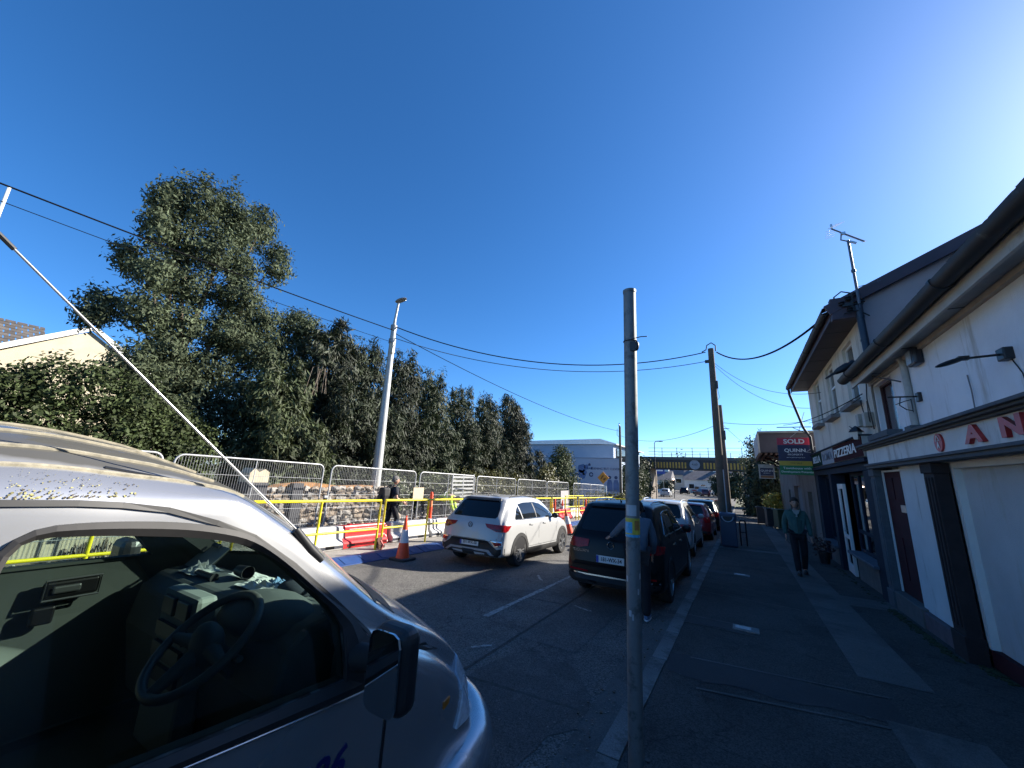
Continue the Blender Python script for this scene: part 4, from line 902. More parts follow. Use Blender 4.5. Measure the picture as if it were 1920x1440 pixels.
# water filled barriers
def wb_proto(mat, label, loc, grp):
    t = thing('water_barrier', label, 'barrier', loc, 0, TILT, grp)
    prof = [(-.24, 0), (.24, 0), (.24, .14), (.13, .22), (.11, .50), (-.11, .50), (-.13, .22), (-.24, .14)]
    b = MB().prism(prof, .04, 1.48, 'y').build('body', mat, t, bevel=.03)
    MB().prism([(-.20, .02), (.20, .02), (.10, .2), (.09, .44), (-.09, .44), (-.10, .2)], 1.46, 1.56, 'y').build('connector', mat, t, bevel=.02)
    MB().lathe((0, .4, .5), [(.06, 0), (.06, .03), (.02, .035)], 12).build('filler_cap', mat, t)
    for y in (.34, 1.12): MB().box((.235, y, .07), (.02, .22, .06)).build('fork_slot', m_black, t)
    MB().box((.118, .76, .36), (.02, .9, .12)).build('recess_panel', mat, t, bevel=.01)
    return t
wr = ww_ = None
seq = [(3.2, 'w'), (4.85, 'w'), (6.2, 'r'), (7.8, 'w'), (9.35, 'w'), (10.2, 'r'), (14.6, 'r'), (16.2, 'w'), (19.2, 'r'), (20.8, 'w'), (22.4, 'r'), (25.5, 'w')]
wl_ = ['white barrier block hidden low behind the van', 'white barrier block just left of the near red one', 'near red barrier block between yellow barrier and rubble, left of the cone', 'long white barrier block directly behind the cone', 'white barrier block in front of the rear bumper of the white car', 'red barrier block touching the left tail lamp of the white car',
       'red barrier block just past the bonnet of the white car', 'white barrier block behind the leaning cone', 'distant red barrier block left of the black car', 'distant white barrier block left of the black car', 'farther red barrier block near orange posts', 'farthest white barrier block by the works entrance']
for (y, c), lb in zip(seq, wl_):
    x = -8.35
    if c == 'r':
        if wr is None: wr = wb_proto(m_redp, lb, (0, 0, 0), 'red water filled barrier blocks'); o = wr
        else: o = dup(wr)
    else:
        if ww_ is None: ww_ = wb_proto(m_whtp, lb, (0, 0, 0), 'white water filled barrier blocks'); o = ww_
        else: o = dup(ww_)
    o['label'] = lb; o.location = (x, y, gz(y) + .0); o.rotation_euler = (TILT, 0, random.uniform(-.03, .03))

# cones
def cone(label, loc, tilt=(0, 0, 0), s=1.0):
    t = thing('traffic_cone', label, 'traffic cone', loc, group='traffic cones'); t.rotation_euler = tilt; t.scale = (s, s, s)
    MB().prism([(-.25, -.2), (-.2, -.25), (.2, -.25), (.25, -.2), (.25, .2), (.2, .25), (-.2, .25), (-.25, .2)], 0, .055, 'z').build('base', M('cone_base_rubber', (.03, .028, .028), .8, var=.3), t, bevel=.012)
    R = lambda z: .165 + (.035 - .165) * (z - .05) / .87
    for nm, a, b, m, e in (('lower_red', .05, .43, m_orange, 0), ('white_sleeve', .40, .70, M('white_reflective_sleeve', (.62, .62, .64), .5, var=.1), .003), ('upper_red', .70, .92, m_orange, 0)):
        MB().lathe((0, 0, 0), [(R(a) + e, a), (R(b) + e, b)], 20).build(nm, m, t, smooth=40)
    MB().lathe((0, 0, .915), [(.036, 0), (.034, .05), (.02, .07), (.018, .11)], 12).build('tip', m_orange, t, smooth=40)
    return t
cone('large orange and white cone at the kerb between walking man and white car', (-6.72, 6.85, gz(6.85) - .1), s=.92)
cone('red cone leaning over just ahead of the white car bonnet', (-5.85, 14.7, gz(14.7) - .1), (.0, -.18, .4), .98)
for i, (x, y, l) in enumerate(((-8.3, 18.5, 'orange cone beyond the leaning one behind yellow rails'), (-8.8, 21.0, 'orange cone among distant yellow barriers'), (-6.9, 24.5, 'small distant orange cone near the end of the yellow barriers'), (-4.6, 36, 'distant orange cone seen over the white parked car roof, left of the bridge'))):
    cone(l, (x, y, gz(y) - .1), (0, 0, i))
for i, (x, y) in enumerate(((-9.0, 17.6), (-8.9, 20.2), (-8.2, 23.2))):
    t = thing('delineator_post', ['orange works post behind the bonnet of the white car', 'orange works post among the distant barriers', 'farther orange works post near the black car'][i], 'post', (x, y, gz(y)), group='orange works posts')
    MB().lathe((0, 0, 0), [(.05, 0), (.05, .95), (.03, 1.0)], 10).build('post', m_orange, t, smooth=40); MB().box((0, 0, .03), (.26, .26, .06)).build('foot', m_black, t)

# rubble: old stone wall and spoil heaps
m_stone = M('broken_stone', (.25, .205, .16), .95, var=.3, vscale=9, island=.45, bump=.4, bscale=25)
m_stone2 = M('grey_broken_stone', (.24, .225, .205), .95, var=.25, vscale=9, island=.5, bump=.4, bscale=25)
m_earth = M('orange_earth', (.30, .16, .07), 1., var=.35, vscale=6, bump=.6, bscale=18)
def rock_mesh(seed, k=1.0):
    r = np.random.default_rng(seed); mb = MB(); mb.ell((0, 0, 0), (1, 1, 1), 7, 4)
    mb.v = [tuple(np.array(v) * (1 + r.uniform(-.35, .25)) * np.array([1, .8, .65])) for v in mb.v]; 
    return mb
rocks = [rock_mesh(i).mesh('stone', m_stone if i % 2 else m_stone2) for i in range(8)]
sw = thing('old_stone_wall', 'partly demolished rubble stone wall behind the mesh fence left of the lamp', 'wall', (-11.1, 7.8, gz(7.8)))
MB().b2(-11.35, -10.95, 6.0, 10.4, gz(8) - .3, 1.0).build('wall_core', M('dark_mortar', (.15, .12, .095), 1., var=.35, vscale=5), sw, W=True)
cnt = 0
for r in range(9):
    z = gz(8) + .08 + r * .145; y = 5.95 + random.uniform(0, .1)
    while y < 10.4 and cnt < 165:
        w = random.uniform(.11, .2); hh = random.uniform(.055, .085)
        o = pobj('stone', random.choice(rocks), sw, (-10.95 + 11.1 + random.uniform(-.04, .04) - .0, y - 7.8, z - gz(7.8) + random.uniform(-.02, .02)), (random.uniform(-.3, .3), random.uniform(-.3, .3), random.uniform(1.2, 1.9)))
        o.scale = (w, random.uniform(.09, .14), hh * 1.5); y += w * 1.7; cnt += 1
MB().prism([(5.9, .98), (6.4, 1.15), (7.2, 1.22), (8.3, 1.1), (9.4, 1.12), (10.4, .92), (10.4, .8), (5.9, .8)], -11.5, -10.98, 'x').build('earth_capping', m_earth, sw, W=True)
mb = MB(); mb.b2(-10.99, -10.8, 6.55, 6.85, gz(7) - .1, 1.2); mb.build('dark_post', M('charcoal_render', (.045, .047, .055), .8, var=.15), sw, W=True)
hp = thing('rubble_heap', 'long heap of broken stone lying between mesh fence and red barriers', 'rubble', (-9.9, 7.5, gz(7.5)))
for i in range(230):
    y = random.uniform(3.5, 13.5); u = abs(random.gauss(0, .55)); x = -10.35 + random.uniform(-.4, .85); h = max(0, .48 - abs(x + 10.35) * .45) * (.7 + .4 * math.sin(y * 1.9)) * random.uniform(.3, 1)
    o = pobj('stone', random.choice(rocks), hp, (x + 9.9, y - 7.5, gz(y) - .05 + h - gz(7.5)), (random.uniform(0, 6), random.uniform(0, 6), random.uniform(0, 6))); s = random.uniform(.06, .17); o.scale = (s * 1.25, s, s)
def scatter(name, n, fx, fy, fh, smin, smax, mat, parent=None, lab=None):
    mb = MB()
    base = [rock_mesh(90 + i) for i in range(4)]
    for i in range(n):
        y = fy(); x = fx(); s = random.uniform(smin, smax); R = Matrix.Rotation(random.uniform(0, 6), 3, Vector((random.random(), random.random(), random.random() + .1)).normalized())
        b = random.choice(base); mb.add([R @ Vector(v) * s + Vector((x, y, gz(y) - .06 + fh(x, y) + s * .3)) for v in b.v], b.f)
    o = mb.build(name, mat, parent, W=bool(parent), kind='stuff')
    return o
scatter('small_stones', 1500, lambda: -10.2 + random.uniform(-.8, 1.1), lambda: random.uniform(2.5, 16), lambda x, y: max(0, .34 - abs(x + 10.3) * .34) * random.uniform(0, 1), .02, .065, m_stone, hp)
tag(scatter('site_gravel', 1600, lambda: random.uniform(-14, -9), lambda: random.uniform(-1, 30), lambda x, y: 0, .015, .07, m_stone2))
tag(scatter('stone_spoil', 700, lambda: -11.6 + random.uniform(-.9, .9), lambda: random.uniform(11, 28), lambda x, y: max(0, .55 - abs(x + 11.6) * .5) * random.uniform(0, 1), .04, .14, m_stone2))
# gate pillar with cream cap and low cream wall
t = thing('gate_pillar', 'charcoal gate pillar with broken cream top behind the mesh fence', 'pillar', (-11.1, 5.62, gz(5.6)))
MB().b2(-.28, .28, -.24, .24, 0, 1.36).build('shaft', M('charcoal_render', (.045, .047, .055)), t, bevel=.01)
MB().prism([(-.24, 1.36), (.24, 1.36), (.24, 1.62), (.12, 1.70), (-.02, 1.62), (-.14, 1.72), (-.24, 1.60)], -.25, .25, 'x').build('broken_top', M('cream_block', (.42, .37, .27), .9, var=.15, vscale=7), t)
MB().b2(-.3, -.1, -.46, -.25, 0, 1.3).build('gate_jamb', m_black, t)
t = thing('garden_wall', 'low cream garden wall with grey coping left of the charcoal pillar', 'wall', (-11.15, 3.6, gz(3.6)))
MB().b2(-.15, .15, -8, 1.55, -.1, .98).build('wall_face', M('cream_block', (.6, .53, .38)), t)
for k in range(10): MB().b2(-.2, .2, -8 + k * .96, -8 + k * .96 + .945, .985, 1.09).build('coping_stone', M('grey_coping', (.17, .17, .18), .9, var=.2), t, bevel=.008)

# ---------------------------------------------------------------- trees and shrubs
m_eu = M('grey_green_leaf', (.062, .078, .044), .7, var=.35, vscale=.9, island=.38, trans=.2, spec=.15)
m_holly = M('glossy_hedge_leaf', (.052, .072, .026), .65, var=.35, vscale=1.2, island=.4, trans=.15, spec=.2)
m_con = M('dark_conifer_leaf', (.027, .038, .016), .7, var=.35, vscale=.8, island=.5, trans=.15)
m_con2 = M('olive_conifer_leaf', (.050, .066, .024), .7, var=.35, vscale=.8, island=.5, trans=.15)
m_shrub = M('mixed_shrub_leaf', (.062, .078, .030), .5, var=.35, vscale=1., island=.55, trans=.2)
m_dry = M('yellowing_leaf', (.10, .10, .032), .5, var=.3, vscale=1., island=.5, trans=.25)
m_bark = M('grey_brown_bark', (.10, .075, .055), .95, var=.3, vscale=8, bump=.5, bscale=25)
t = thing('eucalyptus_tree', 'tall airy grey green tree towering behind the hedge at left', 'tree', (-15.5, 5.4, gz(5)))
X = -15.5
lob = [(X + -0.36, 3.91, 10.40, 0.50, 0.37, 0.77), (X + 0.00, 3.47, 9.77, 0.50, 0.32, 0.66), (X + 0.36, 4.36, 10.20, 0.50, 0.34, 0.95), (X + -0.18, 5.25, 10.59, 0.57, 0.45, 0.98), (X + 0.18, 5.78, 10.15, 0.50, 0.37, 0.87), (X + -0.36, 6.51, 10.97, 0.54, 0.42, 0.88), (X + 0.00, 7.18, 9.56, 0.53, 0.41, 0.83), (X + 0.36, 3.48, 8.69, 0.51, 0.40, 0.58), (X + -0.18, 4.17, 8.72, 0.63, 0.49, 0.68), (X + 0.18, 5.07, 8.84, 0.77, 0.60, 0.72), (X + -0.36, 3.16, 7.75, 0.50, 0.29, 0.48), (X + 0.00, 6.05, 8.72, 0.57, 0.45, 0.60), (X + 0.36, 3.63, 7.27, 0.61, 0.47, 0.56), (X + -0.18, 4.71, 7.43, 0.79, 0.62, 0.69), (X + 0.18, 5.98, 7.61, 0.85, 0.66, 0.66), (X + -0.36, 2.91, 6.05, 0.53, 0.41, 0.45), (X + 0.00, 2.75, 5.49, 0.50, 0.21, 0.32), (X + 0.36, 3.63, 6.01, 0.66, 0.52, 0.55), (X + -0.18, 4.68, 6.07, 0.77, 0.60, 0.59), (X + 0.18, 5.91, 6.13, 0.91, 0.71, 0.64), (X + -0.36, 7.03, 6.96, 0.96, 0.75, 0.70), (X + 0.00, 8.47, 7.28, 0.88, 0.69, 0.59), (X + 0.36, 4.33, 5.03, 0.65, 0.51, 0.49), (X + -0.18, 5.66, 4.87, 0.87, 0.68, 0.61), (X + 0.18, 7.07, 5.68, 1.06, 0.83, 0.68), (X + -0.36, 8.40, 6.16, 0.99, 0.77, 0.66), (X + 0.00, 6.66, 3.95, 0.97, 0.76, 0.80), (X + 0.36, 5.26, 3.85, 0.72, 0.56, 0.58), (X + -0.18, 8.20, 4.49, 1.10, 0.86, 0.89), (X + .3, 5.0, 2.9, .9, 1.1, .9), (X + .3, 6.6, 2.7, .9, 1.2, 1.0), (X + .5, 8.2, 3.0, .9, 1.1, 1.1), (X + .8, 4.0, 3.0, .8, .7, .8), (X + .2, 4.4, 4.3, .7, .7, .7), (X + .9, 3.6, 4.2, .6, .5, .7), (X + .5, 9.2, 4.6, .8, .8, 1.1)]
lob = [(a_, b_, c_, d_ * 1.12, e_ * 1.12, f_ * 1.1) for a_, b_, c_, d_, e_, f_ in lob]
crown('crown', lob, 125000, .070, m_eu, t, clump=.125, per=20, aspect=.36, droop=(0, 0, -.6), shell=.5)
mb = MB(); limbs(mb, (X, 4.9, -.3), [(X, 3.9, 10.6), (X, 4.4, 9.6), (X, 5.3, 10.6)], .17, .02, .25); limbs(mb, (X, 5.2, 3.0), [(X, 6.4, 11.0), (X, 7.1, 9.6), (X + .2, 8.3, 7.2), (X + .1, 3.5, 8.0)], .09, .015, .15); limbs(mb, (X, 4.6, 5.2), [(X - .2, 2.9, 6.2)], .04, .012, .05); mb.build('trunk', m_bark, t, smooth=60, W=True)
t = thing('holly_bush', 'broad rounded glossy evergreen bush behind the fence at far left', 'bush', (-13.2, 1.5, gz(1.5)))
X = -13.2
lob = [(X + -0.15, 1.59, 3.02, 0.60, 0.43, 0.64), (X + 0.00, 2.15, 3.20, 0.60, 0.45, 0.63), (X + 0.15, 2.75, 3.20, 0.60, 0.50, 0.68), (X + 0.30, 3.51, 2.87, 0.61, 0.55, 0.71), (X + -0.15, 4.33, 2.50, 0.61, 0.55, 0.71), (X + 0.00, 5.03, 2.00, 0.60, 0.52, 0.63), (X + 0.15, 1.97, 2.28, 0.68, 0.62, 0.65), (X + 0.30, 3.16, 2.16, 0.86, 0.78, 0.72), (X + -0.15, 4.24, 1.85, 0.77, 0.70, 0.66), (X + 0.00, 1.00, 2.70, 0.66, 0.60, 0.76), (X + 0.15, 0.30, 2.60, 0.66, 0.60, 0.76), (X + 0.30, -0.50, 2.40, 0.88, 0.80, 0.85), (X + -0.15, 3.00, 1.20, 1.54, 1.40, 0.76), (X + 0.00, 4.60, 1.10, 0.99, 0.90, 0.66), (X + 0.15, 1.00, 1.40, 1.32, 1.20, 0.85)]
crown('crown', lob, 52000, .052, m_holly, t, clump=.10, per=18, aspect=.5, shell=.74)
limbs(MB(), (X, 1.5, -.2), [(X, -.8, 2.4), (X, .8, 2.8), (X, 2.2, 2.8), (X + .2, 3.6, 2.2)], .12, .02, .2).build('trunk', m_bark, t, smooth=60, W=True)
def conifer(label, x, y, top, w, tips, n, mat, grp='row of dark conifers behind the fence', base=.2, seed=0):
    t = thing('conifer_tree', label, 'tree', (x, y, gz(y)), group=grp)
    lob = []
    h = top - gz(y)
    for k in range(6):
        z = gz(y) + h * (.08 + .13 * k); ww = w * (1.08 - .095 * k) * random.uniform(.88, 1.15); lob.append((x + random.uniform(-.15, .15), y + random.uniform(-.12, .12), z, ww, ww, h * .16, 1))
    for k in range(6):
        z = gz(y) + h * random.uniform(.12, .66); q = random.uniform(.28, .5); lob.append((x + random.uniform(.6, 1.0) * w, y + random.uniform(-1, 1) * w * .8, z, q, q, q * 2.2, 1.1))
    for (dy, dz, r) in tips:
        lob += [(x, y + dy, top - dz - .85, r * 1.0, r * .95, .8, 1.1), (x, y + dy, top - dz - .25, r * .5, r * .45, .45, 1.0), (x, y + dy, top - dz + .12, r * .2, r * .2, .34, 1.0)]
    P, Nn = lobe_points(lob, int(n * 2.6), clump=.12, per=18, shell=.66)
    P[:, 2] = np.maximum(P[:, 2], gz(y) - .05)
    d = P - np.array([x, y, 0]); d[:, 2] = 0; d /= np.linalg.norm(d, axis=1)[:, None] + .2
    V, F = leafquads(P, Nn, .125, .20, droop=d * .5 + np.array([0, 0, -1.1])); V -= np.array(t.location)
    fastmesh('crown', V, F, mat, t)
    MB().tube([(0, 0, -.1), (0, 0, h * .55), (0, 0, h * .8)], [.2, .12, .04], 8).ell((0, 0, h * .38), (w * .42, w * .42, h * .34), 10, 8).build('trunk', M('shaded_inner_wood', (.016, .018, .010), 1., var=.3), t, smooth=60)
    return t
XC = -14.2
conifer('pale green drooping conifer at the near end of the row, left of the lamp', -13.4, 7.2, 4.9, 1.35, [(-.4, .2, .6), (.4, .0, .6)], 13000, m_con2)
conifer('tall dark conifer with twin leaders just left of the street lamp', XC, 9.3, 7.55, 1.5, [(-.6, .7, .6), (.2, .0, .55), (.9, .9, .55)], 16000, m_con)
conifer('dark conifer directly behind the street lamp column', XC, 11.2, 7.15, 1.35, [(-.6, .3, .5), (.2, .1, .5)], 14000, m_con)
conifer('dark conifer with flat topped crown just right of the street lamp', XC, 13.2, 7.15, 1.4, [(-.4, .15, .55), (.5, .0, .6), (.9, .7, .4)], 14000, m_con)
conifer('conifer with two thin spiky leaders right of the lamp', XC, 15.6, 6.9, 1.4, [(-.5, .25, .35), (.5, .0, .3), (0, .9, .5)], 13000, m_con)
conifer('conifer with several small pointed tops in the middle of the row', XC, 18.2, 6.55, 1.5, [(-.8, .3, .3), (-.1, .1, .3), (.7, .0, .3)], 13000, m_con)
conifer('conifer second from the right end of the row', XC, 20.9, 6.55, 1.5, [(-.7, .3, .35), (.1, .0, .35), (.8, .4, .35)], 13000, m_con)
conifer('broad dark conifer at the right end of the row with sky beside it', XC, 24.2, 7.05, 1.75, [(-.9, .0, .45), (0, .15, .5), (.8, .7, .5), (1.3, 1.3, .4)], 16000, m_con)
def shrub(label, lobes, n, size, mat, cat='shrub', name='shrub', grp=None, clump=.15):
    l0 = lobes[0]; t = thing(name, label, cat, (l0[0], l0[1], gz(l0[1])), group=grp)
    crown('foliage', lobes, n, size, mat, t, clump=clump, per=14, shell=.6, floor=gz(l0[1]))
    limbs(MB(), (l0[0], l0[1], gz(l0[1]) - .1), [(l[0], l[1], l[2]) for l in lobes[:4]], .05, .012, .1).build('stems', m_bark, t, W=True)
    return t
shrub('ivy clad mound of green scrub above the rubble, right of the street lamp', [(-12.4, 11.6, .6, .7, 1.0, .9), (-12.4, 13.2, .7, .7, 1.1, 1.0), (-12.5, 15.0, .7, .7, 1.1, 1.0)], 9000, .07, m_shrub)
shrub('olive scrub beneath the conifers behind the white car', [(-12.6, 17.2, .6, .7, 1.2, 1.1), (-12.6, 19.4, .7, .7, 1.2, 1.2), (-12.6, 21.6, .6, .7, 1.2, 1.1)], 9000, .07, m_dry)
shrub('tall rounded green shrub standing against the left end of the white building', [(-12.6, 29.5, 1.6, 1.2, 1.6, 2.0), (-12.5, 28.4, .6, 1.1, 1.2, 1.4), (-12.6, 30.8, .7, 1., 1.2, 1.5), (-12.6, 30.0, 3.0, .8, 1.0, 1.1)], 13000, .09, m_holly)
shrub('yellowish open shrub between the conifer row and the tall green shrub', [(-12.9, 26.6, .8, 1.0, 1.2, 1.5), (-12.9, 27.4, 1.6, .8, .9, 1.0)], 6000, .09, m_dry)
shrub('low scrub of weeds along the foot of the mural wall', [(-11.5 + .55 * k, 34.5 + .3 * k, -.4, .9, .8, .8) for k in range(7)], 7000, .10, m_dry, cat='scrub', name='weedy_scrub')
shrub('dark green sapling bush low in front of the conifers left of the lamp', [(-12.2, 8.0, .9, .6, .9, .9), (-12.2, 6.6, .7, .5, .7, .7)], 4500, .07, m_con2)
t = thing('climbing_twigs', 'pale bare looping twigs hanging beside the tall tree and first dark conifer', 'plant', (-13.0, 7.9, gz(7.9)))
mb = MB()
for k in range(4): y = 7.75 + random.uniform(-.25, .3); mb.tube([(-12.7, y, 4.1), (-12.6, y + .1, 4.9 + random.uniform(0, .3)), (-12.55, y + .25, 5.1), (-12.5, y + .3 + random.uniform(-.1, .1), 4.2)], .006, 5)
mb.build('twigs', M('pale_twig', (.30, .24, .18), .9, var=.2), t, W=True)

# ---------------------------------------------------------------- houses, mural building, bridge
m_crm2 = M('cream_gable_render', (.46, .41, .30), .9, var=.1, vscale=2, bump=.3, bscale=60)
hs = thing('gabled_house', 'cream gabled house with white verge half hidden by the hedge at far left', 'house', (-22, 2.5, gz(2)))
MB().prism([(-3.6, -.2), (7.4, -.2), (7.4, 4.2), (4.0, 6.55), (-.2, 3.6), (-3.6, 3.6)], -26, -22, 'x').build('gable_wall', m_crm2, hs, W=True)
def vb(a, b, w): a, b = Vector(a), Vector(b); n = Vector((-(b - a).y, (b - a).x)).normalized() * w; return [tuple(a), tuple(b), tuple(b + n), tuple(a + n)]
MB().prism(vb((-.6, 3.40), (4.0, 6.58), .18), -22.0, -21.86, 'x').prism(vb((4.0, 6.60), (7.6, 4.1), .18), -22.0, -21.86, 'x').build('verge', m_upvc, hs, W=True)
roofplane(hs, 'roof', (-21.9, -.7, 3.55), (-27, -.7, 3.55), (-21.9, 4.0, 6.75), (-27, 4.0, 6.75), m_slate, rows=12)
h2 = thing('slated_house', 'second house at far left of which only the dark slate roof shows', 'house', (-25, -1.5, gz(0)))
MB().b2(-31, -25.2, -8, 3, -.3, 4.9).build('wall', m_crm2, h2, W=True)
roofplane(h2, 'roof', (-24.7, 3.6, 4.95), (-24.7, -9, 4.95), (-28, 3.6, 7.55), (-28, -9, 7.55), M('brown_grey_slate', (.075, .066, .060), .8, var=.25, vscale=4, island=.25), rows=16)
a = Vector(onray(18, 350, 31)); t = thing('white_mast', 'thin white mast at the extreme upper left beside the overhead cable', 'aerial', (a.x, a.y, 6.0))
MB().tube([(0, 0, 0), (0, 0, a.z - 6)], .06, 8).build('rod', m_upvc, t); MB().lathe((0, 0, (a.z - 6) * .8), [(.08, -.05), (.08, .05)], 8).build('collar', m_galv, t)

mbd = thing('mural_building', 'white flat roofed building with blue mural on its road facing wall', 'building', (-13, 40, gz(40)))
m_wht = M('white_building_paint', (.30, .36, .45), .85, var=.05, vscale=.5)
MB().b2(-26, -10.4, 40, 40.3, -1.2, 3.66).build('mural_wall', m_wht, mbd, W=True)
MB().b2(-26, -10.36, 39.96, 40.34, 3.66, 3.74).build('wall_coping', M('blue_grey_trim', (.16, .20, .26), .6), mbd, W=True)
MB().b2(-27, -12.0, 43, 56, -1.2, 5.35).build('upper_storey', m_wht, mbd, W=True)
mb = MB(); mb.add([(-27, 42.75, 5.75), (-13.4, 42.75, 6.0), (-11.6, 42.9, 5.45), (-11.6, 57, 5.45), (-27, 57, 5.75), (-27, 42.75, 5.4), (-13.4, 42.75, 5.4), (-11.6, 42.9, 5.36), (-11.6, 57, 5.36), (-27, 57, 5.4)], [(0, 1, 2, 3, 4), (5, 6, 7, 8, 9), (0, 1, 6, 5), (1, 2, 7, 6), (2, 3, 8, 7)]); mb.build('canopy_roof', M('white_roof_edge', (.78, .78, .77), .6), mbd, W=True)
MB().b2(-11.99, -11.9, 44, 50, 3.7, 5.0).build('dark_window_band', m_dglass, mbd, W=True)
m_mur = M('mural_blue', (.085, .14, .27), .8, var=.3, vscale=1.4); m_mur2 = M('mural_dark_blue', (.03, .05, .11), .8, var=.3, vscale=2)
tx = text('mural_lettering', 'GARDENING BUT CLEVER', .30, m_mur2, mbd, (-12.3 + 13, 39.985 - 40, 2.62 - gz(40)), FACE_S, ext=.006, sx=1.0)
def flat(name, poly, mat, y=39.988, parent=mbd): return MB().prism(poly, y, 39.999, 'y').build(name, mat, parent, W=True)
for (cx, cz, s) in ((-14.6, 2.6, .5), (-14.1, 2.75, .3), (-14.75, 1.9, .55), (-13.75, 3.0, .16), (-13.5, 2.65, .14), (-14.3, 2.2, .3)): flat('mural_bloom', [(cx + s * math.cos(a) * random.uniform(.7, 1.1), cz + s * math.sin(a) * random.uniform(.7, 1.1)) for a in np.linspace(0, 2 * PI, 12)[:-1]], m_mur if s > .25 else m_mur2)
flat('mural_ring', arcband(-13.55, 2.0, .12, .24, 0, PI * 1.9), m_mur2)
for cx in (-11.6, -10.95):
    flat('mural_figure', [(cx - .3, .4), (cx + .3, .4), (cx + .28, 1.2), (cx + .16, 1.55), (cx - .16, 1.55), (cx - .28, 1.2)], m_mur); flat('mural_head', ringpoly(cx, 1.78, .17, 12), m_mur2)
ds = thing('works_sign', 'orange diamond roadworks sign with small white plate under it before the mural', 'sign', (-11.05, 36, gz(36)))
MB().prism([(-.55, 2.6), (0, 2.05), (.55, 2.6), (0, 3.15)], -.02, .02, 'y').build('diamond', M('works_orange', (.62, .24, .02), .5), ds)
for k, p in enumerate(([(-.26, 2.5), (.0, 2.86), (.08, 2.8), (-.16, 2.46)], [(.0, 2.5), (.26, 2.62), (.2, 2.42), (.05, 2.36)])): MB().prism(p, -.028, -.02, 'y').build('symbol', M('brown_symbol', (.16, .05, .01), .6), ds)
MB().b2(-.32, .32, -.02, .02, 1.2, 1.9).build('plate', m_wl, ds); MB().prism([(-.25, 1.55), (.25, 1.55), (0, 1.75)], -.028, -.02, 'y').build('plate_arrow', m_black, ds); MB().tube([(0, .05, 0), (0, .05, 3.0)], .03, 8).build('post', m_galv, ds)

br = thing('railway_bridge', 'dark steel railway bridge with yellow and black striped girder over the road', 'bridge', (-4, 60, gz(60)))
m_gird = M('dark_girder_paint', (.045, .047, .055), .7, var=.25, vscale=1.); m_bst = M('bridge_stone', (.15, .125, .105), .95, var=.35, vscale=1.5, island=.3, bump=.6, bscale=4)
MB().b2(-15, 14, 60, 65, 4.45, 5.0).b2(-11.4, 2.5, 60, 60.3, 3.35, 4.45).b2(-11.4, 2.5, 64.7, 65, 3.35, 4.45).b2(-11.4, 2.5, 60.3, 64.7, 4.2, 4.45).build('girder', m_gird, br, W=True)
MB().b2(-15, 14, 59.8, 60, 4.62, 5.04).build('parapet_beam', M('beam_grey', (.075, .08, .085), .7, var=.2), br, W=True)
m_str = M('stripe_yellow', (.46, .25, .035), .6, var=.2, vscale=3)
for k in range(34):
    x = -11.1 + k * .40
    if -6.4 < x < -4.4: continue
    MB().b2(x, x + .22, 59.95, 60, 3.48, 4.3).build('stripe', m_str, br, W=True)
MB().b2(-11.2, 2.4, 59.975, 60, 3.42, 4.36).build('stripe_ground', m_black, br, W=True)
rs = MB().prism(ringpoly(-5.4, 4.0, .66, 24), 59.9, 59.95, 'y').build('height_sign', M('height_sign_white', (.28, .29, .32), .7), br, W=True)
text('sign_lettering', '4.60', .42, m_black, rs, (-5.4 + 4, 59.885 - 60, 4.02 - gz(60)), FACE_S, ext=.005)
for k in range(7): x = -10.6 + k * 1.9; MB().b2(x - .05, x + .05, 59.9, 60, 4.36, 4.62).build('stiffener', m_gird, br, W=True)
for k in range(8):
    x = -9.6 + k * 2.0; MB().b2(x - .035, x + .035, 59.86, 59.96, 5.04, 6.35).build('rail_post', m_gird, br, W=True)
    MB().b2(x + .55, x + .62, 64.8, 64.9, 5.0, 6.0).build('rail_post', m_gird, br, W=True)
for z in (6.3, 5.8, 5.4): MB().tube([(-11.5, 59.91, z), (8, 59.91, z)], .03, 6).build('rail', m_gird, br, W=True)
for z in (5.95, 5.5): MB().tube([(-11, 64.85, z), (8, 64.85, z)], .025, 6).build('rail', m_gird, br, W=True)
def stonewall(x0, x1, y0, y1, z0, z1, par, face, s=.55):
    core = MB().b2(x0, x1, y0, y1, z0, z1).build('abutment', m_bst, par, W=True)
    n = 0; z = z0
    while z < z1 - .1 and n < 60:
        if face == 'x': 
            y = y0 + random.uniform(-.2, .2)
            while y < y1 - .2: w = random.uniform(.5, .9) * s * 1.6; b = MB().box((x1, min(y1 - w / 2, max(y0 + w / 2, y + w / 2)), z + s * .42), (.12, w * .93, s * .78)); b.v = [(p[0] - par.location[0], p[1] - par.location[1], p[2] - par.location[2]) for p in b.v]; b.build('stone', m_bst, core); y += w; n += 1
        else:
            x = x0 + random.uniform(-.2, .2)
            while x < x1 - .2: w = random.uniform(.5, .9) * s * 1.6; b = MB().box((min(x1 - w / 2, max(x0 + w / 2, x + w / 2)), y0, z + s * .42), (w * .93, .12, s * .78)); b.v = [(p[0] - par.location[0], p[1] - par.location[1], p[2] - par.location[2]) for p in b.v]; b.build('stone', m_bst, core); x += w; n += 1
        z += s
    return core
stonewall(-15.5, -11.4, 60.02, 65, -1.6, 4.4, br, 'y', .7)
stonewall(2.5, 8, 60.02, 65, -1.6, 4.4, br, 'y', .8)
qp = thing('stone_pier', 'pale sunlit rough stone wall end just beyond the bridge opening', 'wall', (-12.4, 66, gz(66)))
stonewall(-14.6, -12.6, 66, 72, -1.6, 3.3, qp, 'x', .6); stonewall(-14.6, -12.6, 65.9, 66.1, -1.6, 3.3, qp, 'y', .6)
t = thing('bridge_lamp', 'small dark lamp post rising beside the left end of the bridge railing', 'street lamp', (-10.2, 57.5, 4.6))
